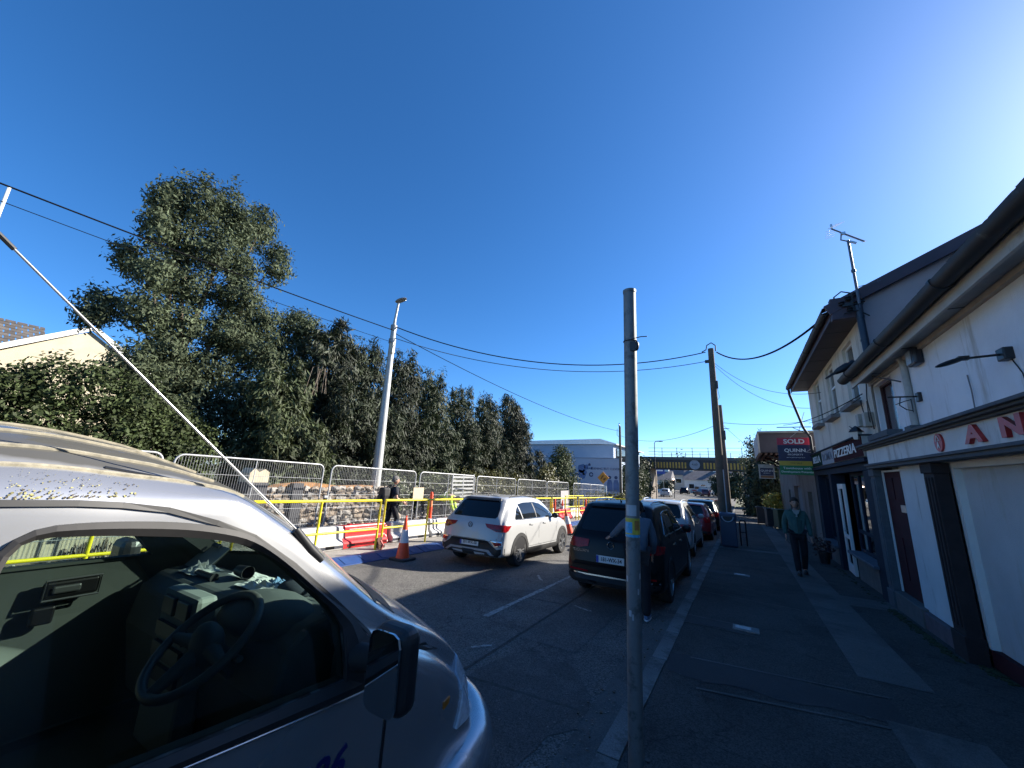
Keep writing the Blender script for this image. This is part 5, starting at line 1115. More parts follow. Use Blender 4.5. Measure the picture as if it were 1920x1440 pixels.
MB().tube([(0, 0, -6), (0, 0, 2.2), (.2, 0, 2.45), (.9, 0, 2.45)], .055, 8).build('post', m_gird, t); MB().box((.9, 0, 2.42), (.5, .2, .1)).build('lamp_head', m_gird, t)
shrub('dark ivy bank rising at the left end of the bridge', [(-13.5, 56.5, 2.2, 1.8, 1.2, 2.6), (-12.0, 57.5, .6, 1.0, 1.0, 2.2), (-12.3, 57.6, 3.4, 1.2, .8, 1.3), (-15.5, 56.5, 2.5, 2.0, 1.2, 2.8)], 9000, .2, m_con, cat='bush', name='ivy_bank', clump=.3)
shrub('dark ivy covering the road side of the mural building', [(-10.5, 42.5, .6, .5, 1.6, 1.9), (-10.5, 45.0, .9, .5, 1.8, 2.2), (-10.6, 48, .8, .4, 2., 2.2), (-10.5, 44, 2.6, .4, 2., .9), (-10.6, 51, 1.5, .35, 2., 1.8)], 11000, .13, m_con, cat='ivy', name='wall_ivy', clump=.22)
# trees on the right before the bridge
shrub('dark ivy covered tree mass above the bins at the end of the footpath', [(2.2, 37, 1.4, 1.6, 2.5, 2.6), (1.6, 35, 2.3, 1.2, 1.6, 1.5), (2.6, 39, 2.6, 1.6, 2.2, 1.6), (3.2, 36, .5, 1.6, 2., 1.6), (1.2, 41, .8, 1.2, 2., 2.4)], 13000, .15, m_con, cat='tree', name='ivy_tree', clump=.24)
for i, (x, y, h, lb) in enumerate(((1.6, 36.0, 5.4, 'sparse bare topped sapling rising out of the ivy mass'), (2.5, 36.5, 5.9, 'twiggy young tree against the sky left of the box storey'), (3.2, 37.5, 5.4, 'twiggy tree partly behind the box storey'), (.7, 47, 5.4, 'thin twiggy tree behind the darker timber pole'))):
    t = thing('twiggy_tree', lb, 'tree', (x, y, gz(y)), group='thin twiggy trees'); mb = MB(); tips = [(x + random.uniform(-.9, .9), y + random.uniform(-.6, .6), h * random.uniform(.7, 1)) for _ in range(12)]
    limbs(mb, (x, y, gz(y)), tips, .09, .012, .3); mb.build('branches', m_bark, t, W=True)
    crown('leaves', [(p[0], p[1], p[2] - .3, .35, .35, .55) for p in tips], 900, .09, m_shrub, t, clump=.2, per=5, shell=.3)
t = thing('dark_gate_wall', 'dark boarded wall end with small white plate at the far end of the footpath', 'wall', (.35, 42, gz(42)))
MB().b2(-.2, 2.2, -.1, .1, 0, 2.4).build('boarding', m_black, t); MB().b2(-.12, .5, -.13, -.105, 1.55, 1.75).build('plate', m_wl, t)
for i, (x, y, c, lb) in enumerate(((.95, 30.5, (.05, .028, .022), 'brown wheelie bin standing by the ivy at the end of the shed'), (1.35, 28.6, (.03, .032, .036), 'black wheelie bin against the end of the shed row'), (1.75, 27.4, (.035, .06, .03), 'green wheelie bin nearest the shed doors'))):
    t = thing('wheelie_bin', lb, 'wheelie bin', (x, y, gz(y)), .2 * i, group='wheelie bins by the shed'); m = M('bin_colour_%d' % i, c, .5, var=.15)
    MB().prism([(-.24, -.26), (.24, -.26), (.24, .26), (-.24, .26)], .06, 1.0, 'z').build('body', m, t, bevel=.03); MB().b2(-.28, .28, -.32, .3, 1.0, 1.07).build('lid', m, t, bevel=.02)
    for s in (-.2, .2): MB().lathe((s, .26, .1), [(.1, -.03), (.1, .03)], 12, 'x').build('wheel', m_black, t)
shrub('small yellow flowering shrub above the bins', [(1.7, 31.5, .6, .5, .5, .5)], 700, .09, M('yellow_flower_leaf', (.26, .22, .03), .6, var=.3, island=.4))

# beyond the bridge
def house(name, label, x0, x1, y, d, h, rh, wallm, roofm, wins, chim=None):
    z0 = gz(y) - .3; t = thing(name, label, 'house', ((x0 + x1) / 2, y, z0))
    MB().b2(x0, x1, y, y + d, z0, z0 + h).build('wall', wallm, t, W=True)
    mb = MB(); mb.prism([(y - .4, z0 + h), (y + d + .4, z0 + h), (y + d / 2, z0 + h + rh)], x0 - .4, x1 + .4, 'x'); rf = mb.build('roof', roofm, t, W=True)
    if chim:
        for cx in chim: b = MB().b2(cx - .5, cx + .5, y + d / 2 - .4, y + d / 2 + .4, z0 + h + rh - .6, z0 + h + rh + 1.1); off = t.location; b.v = [(a - off[0], b_ - off[1], c - off[2]) for a, b_, c in b.v]; b.build('chimney', wallm, rf)
    for (a, b, c, e) in wins:
        f = MB().b2(a, b, y - .03, y + .02, z0 + c, z0 + e).build('window', m_upvc, t, W=True); off = t.location
        p = MB().b2(a + .12, b - .12, y - .05, y - .03, z0 + c + .12, z0 + e - .12); p.v = [(q[0] - off[0], q[1] - off[1], q[2] - off[2]) for q in p.v]; p.build('pane', m_dglass, f)
    return t
m_hw = M('house_white', (.60, .60, .57), .9, var=.08); m_hg = M('house_grey_roof', (.13, .12, .125), .85, var=.25, vscale=1)
house('far_house', 'white bungalow with dark window beyond the bridge, left side of the opening', -22.5, -15.5, 105, 8, 3.2, 2.4, m_hw, m_hg, [(-19.6, -17.0, .9, 2.3), (-21.8, -20.6, .9, 2.3)], (-16.5,))
house('far_house', 'long white house with several windows under the middle of the bridge', -13.5, -4.5, 118, 8, 3.6, 2.6, m_hw, m_hg, [(-12.5, -11, 1.2, 2.6), (-9.6, -8.2, 1.2, 2.6), (-7.0, -5.6, 1.2, 2.6)], (-12, -6))
house('far_house', 'grey roofed house higher on the slope behind the white houses', -22, -10, 150, 9, 5.2, 3.6, M('house_beige', (.42, .39, .34), .9, var=.1), m_hg, [(-20, -18, 2.4, 4), (-15, -13, 2.4, 4)], (-14,))
house('far_house', 'pale gabled house on the hill just under the bridge girder', -18, -9, 175, 9, 8.0, 3.6, m_hw, m_hg, [(-16, -14.5, 5, 6.6), (-12, -10.5, 5, 6.6)])
house('far_house', 'cream house on the slope at left under the bridge girder', -34, -25, 140, 9, 7.0, 3.0, M('house_beige', (.42, .39, .34)), m_hg, [(-32, -30, 4, 6)])
house('far_house', 'dark roofed house at right beyond the bridge pole', -2.5, 6, 110, 8, 3.8, 2.8, M('house_beige', (.42, .39, .34)), m_hg, [(-1, .6, 1.2, 2.6)])
for i, (x, y, s, lb) in enumerate(((-3.6, 98, 1.0, 'dark bushy tree beyond the bridge at right of the long white house'), (-1.4, 92, 1.1, 'dark tree under the right half of the bridge'), (-15.4, 100, .6, 'low dark hedge tree beside the far white bungalow'), (-24, 120, 1.2, 'wooded clump behind the bungalow beyond the bridge'), (-6, 160, 1.8, 'large dark tree high on the slope beyond the bridge'))):
    shrub(lb, [(x, y, gz(y) + 1.6 * s, 1.9 * s, 1.8 * s, 2.2 * s), (x + s, y, gz(y) + 3.2 * s, 1.6 * s, 1.5 * s, 1.8 * s), (x - s, y, gz(y) + 2.6 * s, 1.3 * s, 1.5 * s, 1.6 * s)], 2600, .28 * s, m_con, cat='tree', name='far_tree', grp='trees beyond the bridge', clump=.4)
tag(crown('far_woodland', [(x, 178 + random.uniform(-6, 6), random.uniform(3, 9), 5, 4, 3.2) for x in np.linspace(-75, 40, 26)], 9000, .55, m_con, sun, clump=.9, per=12), kind='stuff').parent = None
fw = bpy.data.objects['far_woodland']; fw.data.transform(Matrix.Translation(sun.location))
t = thing('blue_road_sign', 'blue rectangular road sign on two posts beyond the bridge', 'sign', (-13.2, 78, gz(78)))
MB().b2(-1.0, 1.0, -.03, .03, 4.0, 5.2).build('panel', M('sign_blue', (.02, .06, .28), .5), t); MB().b2(-.7, .7, -.04, -.03, 4.5, 4.75).build('white_band', m_wl, t)
for s in (-.7, .7): MB().tube([(s, .05, 0), (s, .05, 5.1)], .05, 8).build('post', m_galv, t)
for i, (x, y, c, lb) in enumerate(((-9.9, 72, (1, .75, .6), 'traffic light with bright lamp beyond the bridge at the road edge'), (-2.7, 70, (1, .8, .3), 'traffic light with small amber lamp right of the long white house'))):
    t = thing('traffic_light', lb, 'traffic light', (x, y, gz(y))); MB().tube([(0, 0, 0), (0, 0, 3.0)], .06, 8).build('post', m_black, t); MB().b2(-.2, .2, -.15, .15, 2.3, 3.3).build('head', m_black, t)
    MB().lathe((0, -.16, 3.1), [(.11, -.01), (.11, .01)], 14, 'y').build('lit_lamp', emit_mat('lit_lamp_%d' % i, c, 8), t)
    MB().lathe((0, -.16, 2.75), [(.09, -.01), (.09, .01)], 12, 'y').lathe((0, -.16, 2.45), [(.09, -.01), (.09, .01)], 12, 'y').build('dark_lamp', m_black, t)
m_rw = M('faded_red_barrier', (.50, .12, .10), .6, var=.3, vscale=2)
for i in range(6):
    y = 42 + i * 2.1
    t = thing('distant_barrier', ['first', 'second', 'third', 'fourth', 'fifth', 'sixth'][i] + ' red and white barrier from the near end of the distant run', 'barrier', (-3.6 + .0 * i, y, gz(y) - .1), .9, group='distant red and white barriers')
    MB().b2(0, 1.9, -.03, .03, .12, .30).b2(0, 1.9, -.03, .03, .55, .95).build('red_board', m_rw, t)
    for x in (.3, 1.0, 1.6): MB().b2(x, x + .22, -.035, .035, .56, .94).build('white_stripe', m_wl, t)
    for x in (.05, 1.8): MB().b2(x, x + .06, -.2, .2, 0, 1.0).build('leg', m_black, t)
# ================================================================ VEHICLES
def hermite(ts, Y, t):
    """monotone cubic through (ts, Y[:,k])"""
    Y = np.asarray(Y, float); ts = np.asarray(ts, float); h = np.diff(ts); d = np.diff(Y, axis=0) / h[:, None]; m = np.zeros_like(Y)
    m[0] = d[0]; m[-1] = d[-1]
    for i in range(1, len(ts) - 1):
        s = d[i - 1] * d[i] > 0; m[i] = np.where(s, 2 * d[i - 1] * d[i] / np.where(s, d[i - 1] + d[i], 1), 0)
    t = np.asarray(t); k = np.clip(np.searchsorted(ts, t, side='right') - 1, 0, len(ts) - 2); u = ((t - ts[k]) / h[k])[:, None]; hk = h[k][:, None]
    return (2 * u**3 - 3 * u**2 + 1) * Y[k] + (u**3 - 2 * u**2 + u) * hk * m[k] + (-2 * u**3 + 3 * u**2) * Y[k + 1] + (u**3 - u**2) * hk * m[k + 1]
def smoothpoly(P, n=4):
    P = np.asarray(P, float); k = len(P); out = []
    for i in range(k - 1):
        p0 = P[max(0, i - 1)]; p1 = P[i]; p2 = P[i + 1]; p3 = P[min(k - 1, i + 2)]
        l1 = np.linalg.norm(p2 - p1)
        m1 = (p2 - p0) / max(1e-6, np.linalg.norm(p2 - p1) + np.linalg.norm(p1 - p0)) * l1 * (1 if i > 0 else .5); m2 = (p3 - p1) / max(1e-6, np.linalg.norm(p3 - p2) + np.linalg.norm(p2 - p1)) * l1 * (1 if i < k - 2 else .5)
        for j in range(n): u = j / n; out.append((2*u**3-3*u*u+1)*p1 + (u**3-2*u*u+u)*m1 + (-2*u**3+3*u*u)*p2 + (u**3-u*u)*m2)
    out.append(P[-1]); return np.array(out)
def loft(secs, prof, sub=4, psub=3, bp=2., wref=.9):
    S = np.array(secs, float); ts = np.arange(len(S)); t = np.linspace(0, len(S) - 1, (len(S) - 1) * sub + 1); Q = hermite(ts, S, t)
    rings = []
    for q in Q:
        h = smoothpoly(prof(q), psub); h[:, 0] = np.maximum(h[:, 0], 0); h[0, 0] = 0; h[-1, 0] = 0
        full = np.concatenate([h, (h[1:-1] * np.array([-1, 1]))[::-1]])
        rings.append(np.stack([full[:, 0], q[0] + q[1] * (np.abs(full[:, 0]) / wref) ** bp, full[:, 1]], 1))
    n = len(rings[0]); V = [tuple(p) for r in rings for p in r]; F = []
    for i in range(len(rings) - 1):
        for j in range(n): F.append((i * n + j, i * n + (j + 1) % n, (i + 1) * n + (j + 1) % n, (i + 1) * n + j))
    for ri, flip in ((0, True), (len(rings) - 1, False)):
        half = (n + 2) // 2; o = ri * n
        for j in range(half - 1):
            a, b, c, d = o + j, o + j + 1, o + (n - j - 1) % n, o + (n - j) % n
            f = (a, b, c, d) if j > 0 else (a, b, c)
            if j == half - 2: f = tuple(dict.fromkeys((a, b, d))) if (b == c) else f
            if len(set(f)) >= 3: F.append(f)
    mb = MB(); mb.add(V, F); return mb
def boolean(me, cutters, name):
    o = bpy.data.objects.new(name, me); COL.objects.link(o); tmp = []
    for c in cutters:
        k = bpy.data.objects.new('cutter', c); COL.objects.link(k); tmp.append(k)
        b = o.modifiers.new('b', 'BOOLEAN'); b.operation = 'DIFFERENCE'; b.object = k; b.solver = 'EXACT'
        try: b.material_mode = 'TRANSFER'
        except Exception: pass
    out = bpy.data.meshes.new_from_object(o.evaluated_get(bpy.context.evaluated_depsgraph_get()))
    for k in tmp + [o]: bpy.data.objects.remove(k)
    return out

# ---- silver van ----------------------------------------------------------------
def van_paint():
    m = bpy.data.materials.new('silver_van_paint'); m.use_nodes = True; N = m.node_tree.nodes; L = m.node_tree.links; p = N['Principled BSDF']
    tc = N.new('ShaderNodeTexCoord'); sp = N.new('ShaderNodeSeparateXYZ'); L.new(tc.outputs['Object'], sp.inputs[0])
    nz = N.new('ShaderNodeTexNoise'); nz.inputs['Scale'].default_value = 7; nz.inputs['Detail'].default_value = 8; L.new(tc.outputs['Object'], nz.inputs['Vector'])
    ab = N.new('ShaderNodeMath'); ab.operation = 'ABSOLUTE'; L.new(sp.outputs['X'], ab.inputs[0])
    add = N.new('ShaderNodeMath'); add.operation = 'MULTIPLY_ADD'; add.inputs[1].default_value = .06; L.new(nz.outputs[0], add.inputs[0]); L.new(ab.outputs[0], add.inputs[2])
    m0 = N.new('ShaderNodeMapRange'); m0.inputs[1].default_value = .765; m0.inputs[2].default_value = .725; L.new(add.outputs[0], m0.inputs[0])
    m1 = N.new('ShaderNodeMapRange'); m1.inputs[1].default_value = 1.5; m1.inputs[2].default_value = 1.62; L.new(sp.outputs['Z'], m1.inputs[0])
    mr = N.new('ShaderNodeMath'); mr.operation = 'MULTIPLY'; L.new(m0.outputs[0], mr.inputs[0]); L.new(m1.outputs[0], mr.inputs[1])
    mx = N.new('ShaderNodeMix'); mx.data_type = 'RGBA'; mx.inputs[6].default_value = (.45, .46, .48, 1); mx.inputs[7].default_value = (.066, .064, .056, 1); L.new(mr.outputs[0], mx.inputs[0]); L.new(mx.outputs[2], p.inputs['Base Color'])
    r = N.new('ShaderNodeMapRange'); r.inputs[3].default_value = .26; r.inputs[4].default_value = .8; L.new(mr.outputs[0], r.inputs[0]); L.new(r.outputs[0], p.inputs['Roughness'])
    me = N.new('ShaderNodeMapRange'); me.inputs[3].default_value = .72; me.inputs[4].default_value = .1; L.new(mr.outputs[0], me.inputs[0]); L.new(me.outputs[0], p.inputs['Metallic'])
    p.inputs['Coat Weight'].default_value = .5; p.inputs['Coat Roughness'].default_value = .06
    return m
m_van = van_paint(); m_trim = M('van_interior_trim', (.17, .20, .185), .75, var=.06, vscale=5); m_trimd = M('van_dark_trim', (.075, .09, .087), .7, var=.1, vscale=5)
m_rub = M('window_rubber', (.024, .0235, .024), .65, var=.15, vscale=12)
def vprof(q):
    yc, bow, zb, ws, wr, zr, zc = q; zt = min(1.04, zr - .12)
    return [(0, zb), (ws * .86, zb), (ws * .975, zb + .03), (ws * .995, min(zb + .16, zt - .05)), (ws, (zb + zt) / 2 + .03), (ws * .996, zt), ((ws + wr) / 2 + .008, (zt + zr) / 2), (wr + .012, zr - .04), (wr - .008, zr + .035), (wr - .06, zr + .30 * (zc - zr) + .025), (wr * .72, zr + .74 * (zc - zr)), (wr * .38, zr + .94 * (zc - zr)), (0, zc)]
vs_ = [(-2.7, 0, .25, .9, .80, 1.68, 1.90), (-1.0, 0, .25, .9, .80, 1.68, 1.90), (.15, 0, .25, .9, .80, 1.68, 1.90), (.45, -.03, .25, .9, .80, 1.66, 1.865), (.70, -.08, .25, .9, .805, 1.65, 1.775), (.95, -.15, .25, .9, .81, 1.545, 1.66), (1.25, -.25, .25, .9, .82, 1.375, 1.475), (1.50, -.27, .25, .9, .825, 1.20, 1.275),
       (1.64, -.28, .25, .9, .82, 1.11, 1.20), (1.95, -.30, .25, .89, .80, .95, 1.01), (2.20, -.33, .25, .87, .77, .76, .82), (2.35, -.36, .26, .85, .75, .56, .62), (2.42, -.40, .27, .83, .74, .42, .45), (2.44, -.42, .28, .8, .72, .33, .35)]
van = thing('silver_van', 'large silver van filling the lower left foreground with dirty ribbed roof', 'van', (-2.2, 0, -.10))
outer = loft(vs_, vprof, 5, 3).mesh('outer', m_van); vb_ = bvh_of(outer)
def shrink(q, s, dy): return (q[0] + dy, q[1], .42, q[3] - s, q[4] - s, q[5] - .03, q[6] - .05)
cav = loft([(-1.7, 0, .42, .84, .75, 1.64, 1.85)] + [shrink(q, .05, 0 if q[0] < .5 else -.07) for q in vs_[1:8]], vprof, 4, 2).mesh('cav', m_trim)
gl = [(.215, 1.10), (.21, 1.45), (.228, 1.567), (.244, 1.603), (.289, 1.615), (.485, 1.596), (.613, 1.574), (.729, 1.537), (.831, 1.474), (.932, 1.387), (1.034, 1.294), (1.087, 1.216), (1.102, 1.047), (1.0, 1.053), (.708, 1.067)]
ol = [(.195, 1.075), (.19, 1.45), (.212, 1.589), (.25, 1.630), (.31, 1.642), (.48, 1.634), (.609, 1.612), (.726, 1.570), (.868, 1.460), (1.033, 1.320), (1.143, 1.234), (1.20, 1.15), (1.235, .985), (1.02, 1.000), (.711, 1.030)]
gl_l = [(.1, 1.275), (.1, 1.50), (.2, 1.57)] + gl[4:10] + [(1.04, 1.262)]
def rnd(P, a, b, n=4): return P[:a] + [tuple(q) for q in smoothpoly(P[a:b], n)] + P[b:]
gl = rnd(gl, 1, 11); ol = rnd(ol, 1, 12)
cr_ = MB().prism(gl, .45, 1.3, 'x').mesh('cr', m_trimd); cl_ = MB().prism(gl_l, -1.3, -.45, 'x').mesh('cl', m_trimd)
wsx = np.linspace(-.63, .63, 13)
wtop = [(x, 1.515 - .27 * (x / .9) ** 2) for x in wsx] + [(x, .88 - .12 * (x / .9) ** 2) for x in wsx[::-1]]
cw_ = MB().prism(wtop, 1.15, 2.2, 'z').mesh('cw', m_trimd)
bod = boolean(outer.copy(), [cav, cr_, cl_, cw_], 'body')
bod.polygons.foreach_set('use_smooth', [True] * len(bod.polygons)); bod.set_sharp_from_angle(angle=math.radians(40)); bod.name = 'body'
pobj('body', bod, van)
# glass
g_side = glass_mat('van_side_glass', (.62, .72, .68), .7); g_ws = glass_mat('van_windscreen', (.72, .82, .78), .8)
drape(vb_, gl, '+x', -.012, .09, .016).build('side_window', g_side, van, smooth=50)
drape(vb_, gl_l, '-x', -.012, .09, .016).build('side_window', g_side, van, smooth=50)
drape(vb_, wtop, '+z', -.006, .09, .012).build('windscreen', g_ws, van, smooth=60)
def resample(P, n):
    P = np.array(list(P) + [P[0]]); d = np.r_[0, np.cumsum(np.linalg.norm(np.diff(P, axis=0), axis=1))]; t = np.linspace(0, d[-1], n + 1)[:-1]
    return np.stack([np.interp(t, d, P[:, k]) for k in (0, 1)], 1)
A_ = resample(ol, 90); B_ = np.array([gl[0]] * 0 + [min(resample(gl, 400), key=lambda q: (q[0] - a[0]) ** 2 + (q[1] - a[1]) ** 2) for a in A_])
mb = MB()
for lay, (ta, tb, fa, fb) in enumerate(((.014, .020, 0, .45), (.020, .006, .45, 1.0))):
    for i in range(90):
        j = (i + 1) % 90; q = []
        for k, f, t in ((i, fa, ta), (j, fa, ta), (j, fb, tb), (i, fb, tb)):
            y, z = A_[k] * (1 - f) + B_[k] * f; h = vb_.ray_cast(Vector((6, y, z)), Vector((-1, 0, 0)))[0]; q.append(h + Vector((t, 0, 0)))
        mb.add(q, [(0, 1, 2, 3)])
for P, t0 in ((A_, .014), (B_, .006)):
    for i in range(90):
        j = (i + 1) % 90; h = [vb_.ray_cast(Vector((6, *P[k])), Vector((-1, 0, 0)))[0] for k in (i, j)]
        mb.add([h[0] + Vector((t0, 0, 0)), h[1] + Vector((t0, 0, 0)), h[1] - Vector((.02, 0, 0)), h[0] - Vector((.02, 0, 0))], [(0, 1, 2, 3)])
mb.build('window_seal', m_rub, van, smooth=35)
MB().tube([tuple(vb_.ray_cast(Vector((6, y, z)), Vector((-1, 0, 0)))[0] + Vector((.006, 0, 0))) for y, z in ((.19, 1.062), (.45, 1.05), (.711, 1.022), (1.02, .994), (1.235, .978))], .0065, 6).build('belt_strip', M('bright_belt_trim', (.60, .62, .64), .25, .8), van, smooth=60)
# door gap lines, drip line, sail
gap = [(-2.0, 1.695), (-1.0, 1.695), (-.3, 1.695), (.197, 1.693), (.318, 1.688), (.40, 1.68), (.497, 1.663), (.62, 1.62), (.733, 1.568), (.886, 1.457), (1.067, 1.302), (1.223, 1.160), (1.30, 1.03), (1.316, .867), (1.314, .67), (1.27, .45), (1.2, .33)]
mb = MB()
for i, q in enumerate(strip_line(gap, .014)): drape(vb_, q, '+x', .0025 if i > 8 else .006, .15, .012, mb)
mb.build('door_gap', m_black, van)
mb = MB()
for q in strip_line([(-.02, .33), (-.03, 1.0), (-.03, 1.69)], .01): drape(vb_, q, '+x', .002, .3, .012, mb)
mb.build('rear_door_gap', m_black, van)
drape(vb_, [(1.135, 1.232), (1.24, 1.12), (1.25, .99), (1.10, 1.0), (1.10, 1.2)], '+x', .010, .1).build('mirror_sail', m_rub, van)
# roof ribs
m_seal = M('yellowed_roof_sealant', (.25, .23, .175), .95, var=.35, vscale=40, dirt=(.12, .11, .08), dscale=30, dthr=.6)
for x, y1 in ((.30, .62), (.50, .66), (.645, .66), (.735, .72), (-.30, .62), (-.50, .66), (-.645, .66), (-.735, .72)):
    mb = MB()
    for k in range(44): a = -1.2 + (y1 + 1.2) * k / 44; b = -1.2 + (y1 + 1.2) * (k + 1) / 44; drape(vb_, [(x - .004, a), (x + .004, a), (x + .004, b), (x - .004, b)], '+z', .006, .3, .01, mb)
    mb.build('roof_rib', m_seal, van)
mb = MB()
for k in range(12): a = -2.6 + .27 * k; drape(vb_, [(.705, a), (.713, a), (.713 + .002 * k, a + .27), (.705 + .002 * k, a + .27)], '+z', .004, .3, .01, mb)
mb.build('roof_seam', m_black, van)
for col, n, nm in (((.30, .28, .12), 700, 'lichen'), ((.06, .05, .03), 600, 'moss_speck')):
    mb = MB(); 
    for i in range(n):
        y = random.uniform(-.6, .43); u = random.random() ** 1.6; o = Vector((3, y, 1.700 + .07 * u)); h = vb_.ray_cast(o, Vector((-1, 0, -.0)))
        if h[0] is None: continue
        s = random.uniform(.0006, .0026) * (1.25 - u); c, nn = h[0], h[1]; t1_ = nn.orthogonal().normalized(); t2_ = nn.cross(t1_)
        mb.add([c + nn * .0025 + (t1_ * math.cos(a) + t2_ * math.sin(a) * random.uniform(.6, 1.2)) * s for a in np.linspace(0, 2 * PI, 7)[:-1]], [tuple(range(6))])
    mb.build(nm, M(nm + '_colour', col, .95, var=.3, vscale=90, island=.5), van, kind='stuff')
# mirror
mi = MB().box((1.085, 1.15, 1.12), (.175, .10, .275)).build('door_mirror', M('black_mirror_shell', (.018, .019, .021), .38, var=.15), van)
bv = mi.modifiers.new('b', 'BEVEL'); bv.width = .045; bv.segments = 5
MB().prism([(1.012, 1.02), (1.025, 1.003), (1.045, .996), (1.125, .996), (1.148, 1.005), (1.158, 1.03), (1.158, 1.205), (1.148, 1.235), (1.125, 1.246), (1.045, 1.246), (1.022, 1.236), (1.012, 1.21)], 1.09, 1.099, 'y').build('mirror_glass', M('mirror_glass', (.55, .57, .58), .02, 1., var=0), mi)
MB().tube([(.875, 1.15, 1.10), (1.0, 1.165, 1.12)], [.05, .04], 10).build('mirror_arm', m_rub, mi, smooth=50)
# headlamp, bumper, cowl, wheels
g_lamp = M('headlamp_glass', (.66, .72, .78), .2, .15, var=.2, vscale=40, coat=1.)
hl = drape(vb_, [(1.82, .565), (1.92, .56), (2.03, .58), (2.12, .66), (2.09, .78), (2.0, .86), (1.93, .80), (1.88, .68)], '+x', .012, .05).build('headlamp', g_lamp, van, smooth=50)
mb = MB()
for k in range(7): drape(vb_, [(1.86 + .022 * k, .60), (1.866 + .022 * k, .60), (1.886 + .022 * k, .70), (1.88 + .022 * k, .70)], '+x', .011, .1, .002, mb)
mb.build('headlamp_rib', M('headlamp_rib', (.75, .78, .8), .1, .6), hl)
drape(vb_, [(-1.8 + 3.6, .57), (1.92, .56), (2.03, .60), (2.10, .70), (2.05, .80), (1.95, .86), (1.90, .80), (1.86, .68)], '-x', .008, .05).build('headlamp', g_lamp, van, smooth=50)
bp_ = [(.9 * s, y) for s, y in ()]
path = [(.885, 1.45, .33), (.885, 1.75, .34), (.865, 1.95, .35), (.79, 2.13, .36), (.62, 2.28, .37), (.3, 2.41, .37), (0, 2.45, .37)]
path = [tuple(p) for p in smoothpoly(path, 3)]; path = path + [(-p[0], p[1], p[2]) for p in path[::-1][1:]]
b = MB().tube(path, [.045 + .06 * min(1, k / 4) if k < 5 else (.045 + .06 * min(1, (len(path) - 1 - k) / 4)) for k in range(len(path))], 12); b.v = [(x, y, .36 + (z - .36) * 1.35) for x, y, z in b.v]; b.build('bumper', m_van, van, smooth=60)
cb = [(x, 1.50 - .27 * (x / .9) ** 2) for x in np.linspace(-.84, .80, 15)] + [(x, 1.585 - .25 * (x / .9) ** 2 + (.03 if x > .5 else 0)) for x in np.linspace(.84, -.84, 15)]
drape(vb_, cb, '+z', .004, .1).build('cowl_grille', m_black, van)
mb = MB()
for q in strip_line([(.845, 1.42), (.80, 1.72), (.74, 1.98), (.55, 2.12)], .008): drape(vb_, q, '+z', .002, .2, .01, mb)
mb.build('bonnet_gap', m_black, van)
MB().tube([(.55, 1.36, 1.275), (.1, 1.42, 1.36), (-.2, 1.25, 1.47)], .009, 6).tube([(-.15, 1.40, 1.335), (-.5, 1.32, 1.36)], .009, 6).build('wiper', m_black, van)
drape(vb_, [(1.70, .70), (1.74, .71), (1.75, .735), (1.70, .73)], '+x', .006, .1).build('side_repeater', M('amber_repeater', (.4, .15, .02), .2), van)
MB().tube([(.795, .885, 1.575), (.80, .95, 1.50), (.805, 1.0, 1.455)], [.014, .018, .014], 8).build('aerial_base', m_black, van, smooth=50)
an = MB().tube([(.795, .885, 1.575), (.80, .48, 1.925), (.80, .077, 2.275)], [.0042, .0034, .0028], 8).build('whip_aerial', M('steel_whip', (.62, .62, .60), .3, .8), van, smooth=50)
MB().tube([(.80, .10, 2.255), (.80, .07, 2.281)], .0055, 8).build('aerial_tip', m_black, an)
nm = text('door_number', '226', .135, M('blue_vinyl_number', (.010, .016, .12), .4, var=.05), van, (.9035, 1.03, .785), FACE_E, ext=.0012, bold=.003, shear=.28)
def wheel(par, x, y, r, w, rimm, side, spokes=10, name='wheel'):
    t = MB().lathe((x, y, r), [(r * .66, -w / 2), (r * .9, -w / 2), (r, -w * .36), (r, w * .36), (r * .9, w / 2), (r * .66, w / 2)], 26, 'x', cap=False).build(name, M('tyre_rubber', (.020, .020, .021), .85, var=.25), par, smooth=35)
    o = x + side * w * .46
    mb = MB(); mb.lathe((o, y, r), [(r * .70, -.03 * side), (r * .70, 0), (r * .63, .004 * side), (r * .60, -.05 * side)], 26, 'x', cap=False)
    for k in range(spokes):
        a = 2 * PI * (k // 2) / (spokes / 2) + (.17 if k % 2 else -.17); c, s = math.cos(a), math.sin(a)
        mb.box((o - .006 * side, y + c * r * .38, r + s * r * .38), (.022, r * .56, r * .085), rx=a)
    mb.lathe((o - .01 * side, y, r), [(r * .17, -.02), (r * .17, .02)], 14, 'x')
    rm = mb.build('rim', rimm, t, smooth=35)
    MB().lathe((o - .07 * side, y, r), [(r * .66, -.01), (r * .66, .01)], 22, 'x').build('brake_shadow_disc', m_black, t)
    return t
m_rimd = M('dull_steel_rim', (.30, .30, .31), .5, .6, var=.1)
for s in (1, -1):
    for y in (1.50, -1.55): wheel(van, s * .74, y, .31, .19, m_rimd, s)
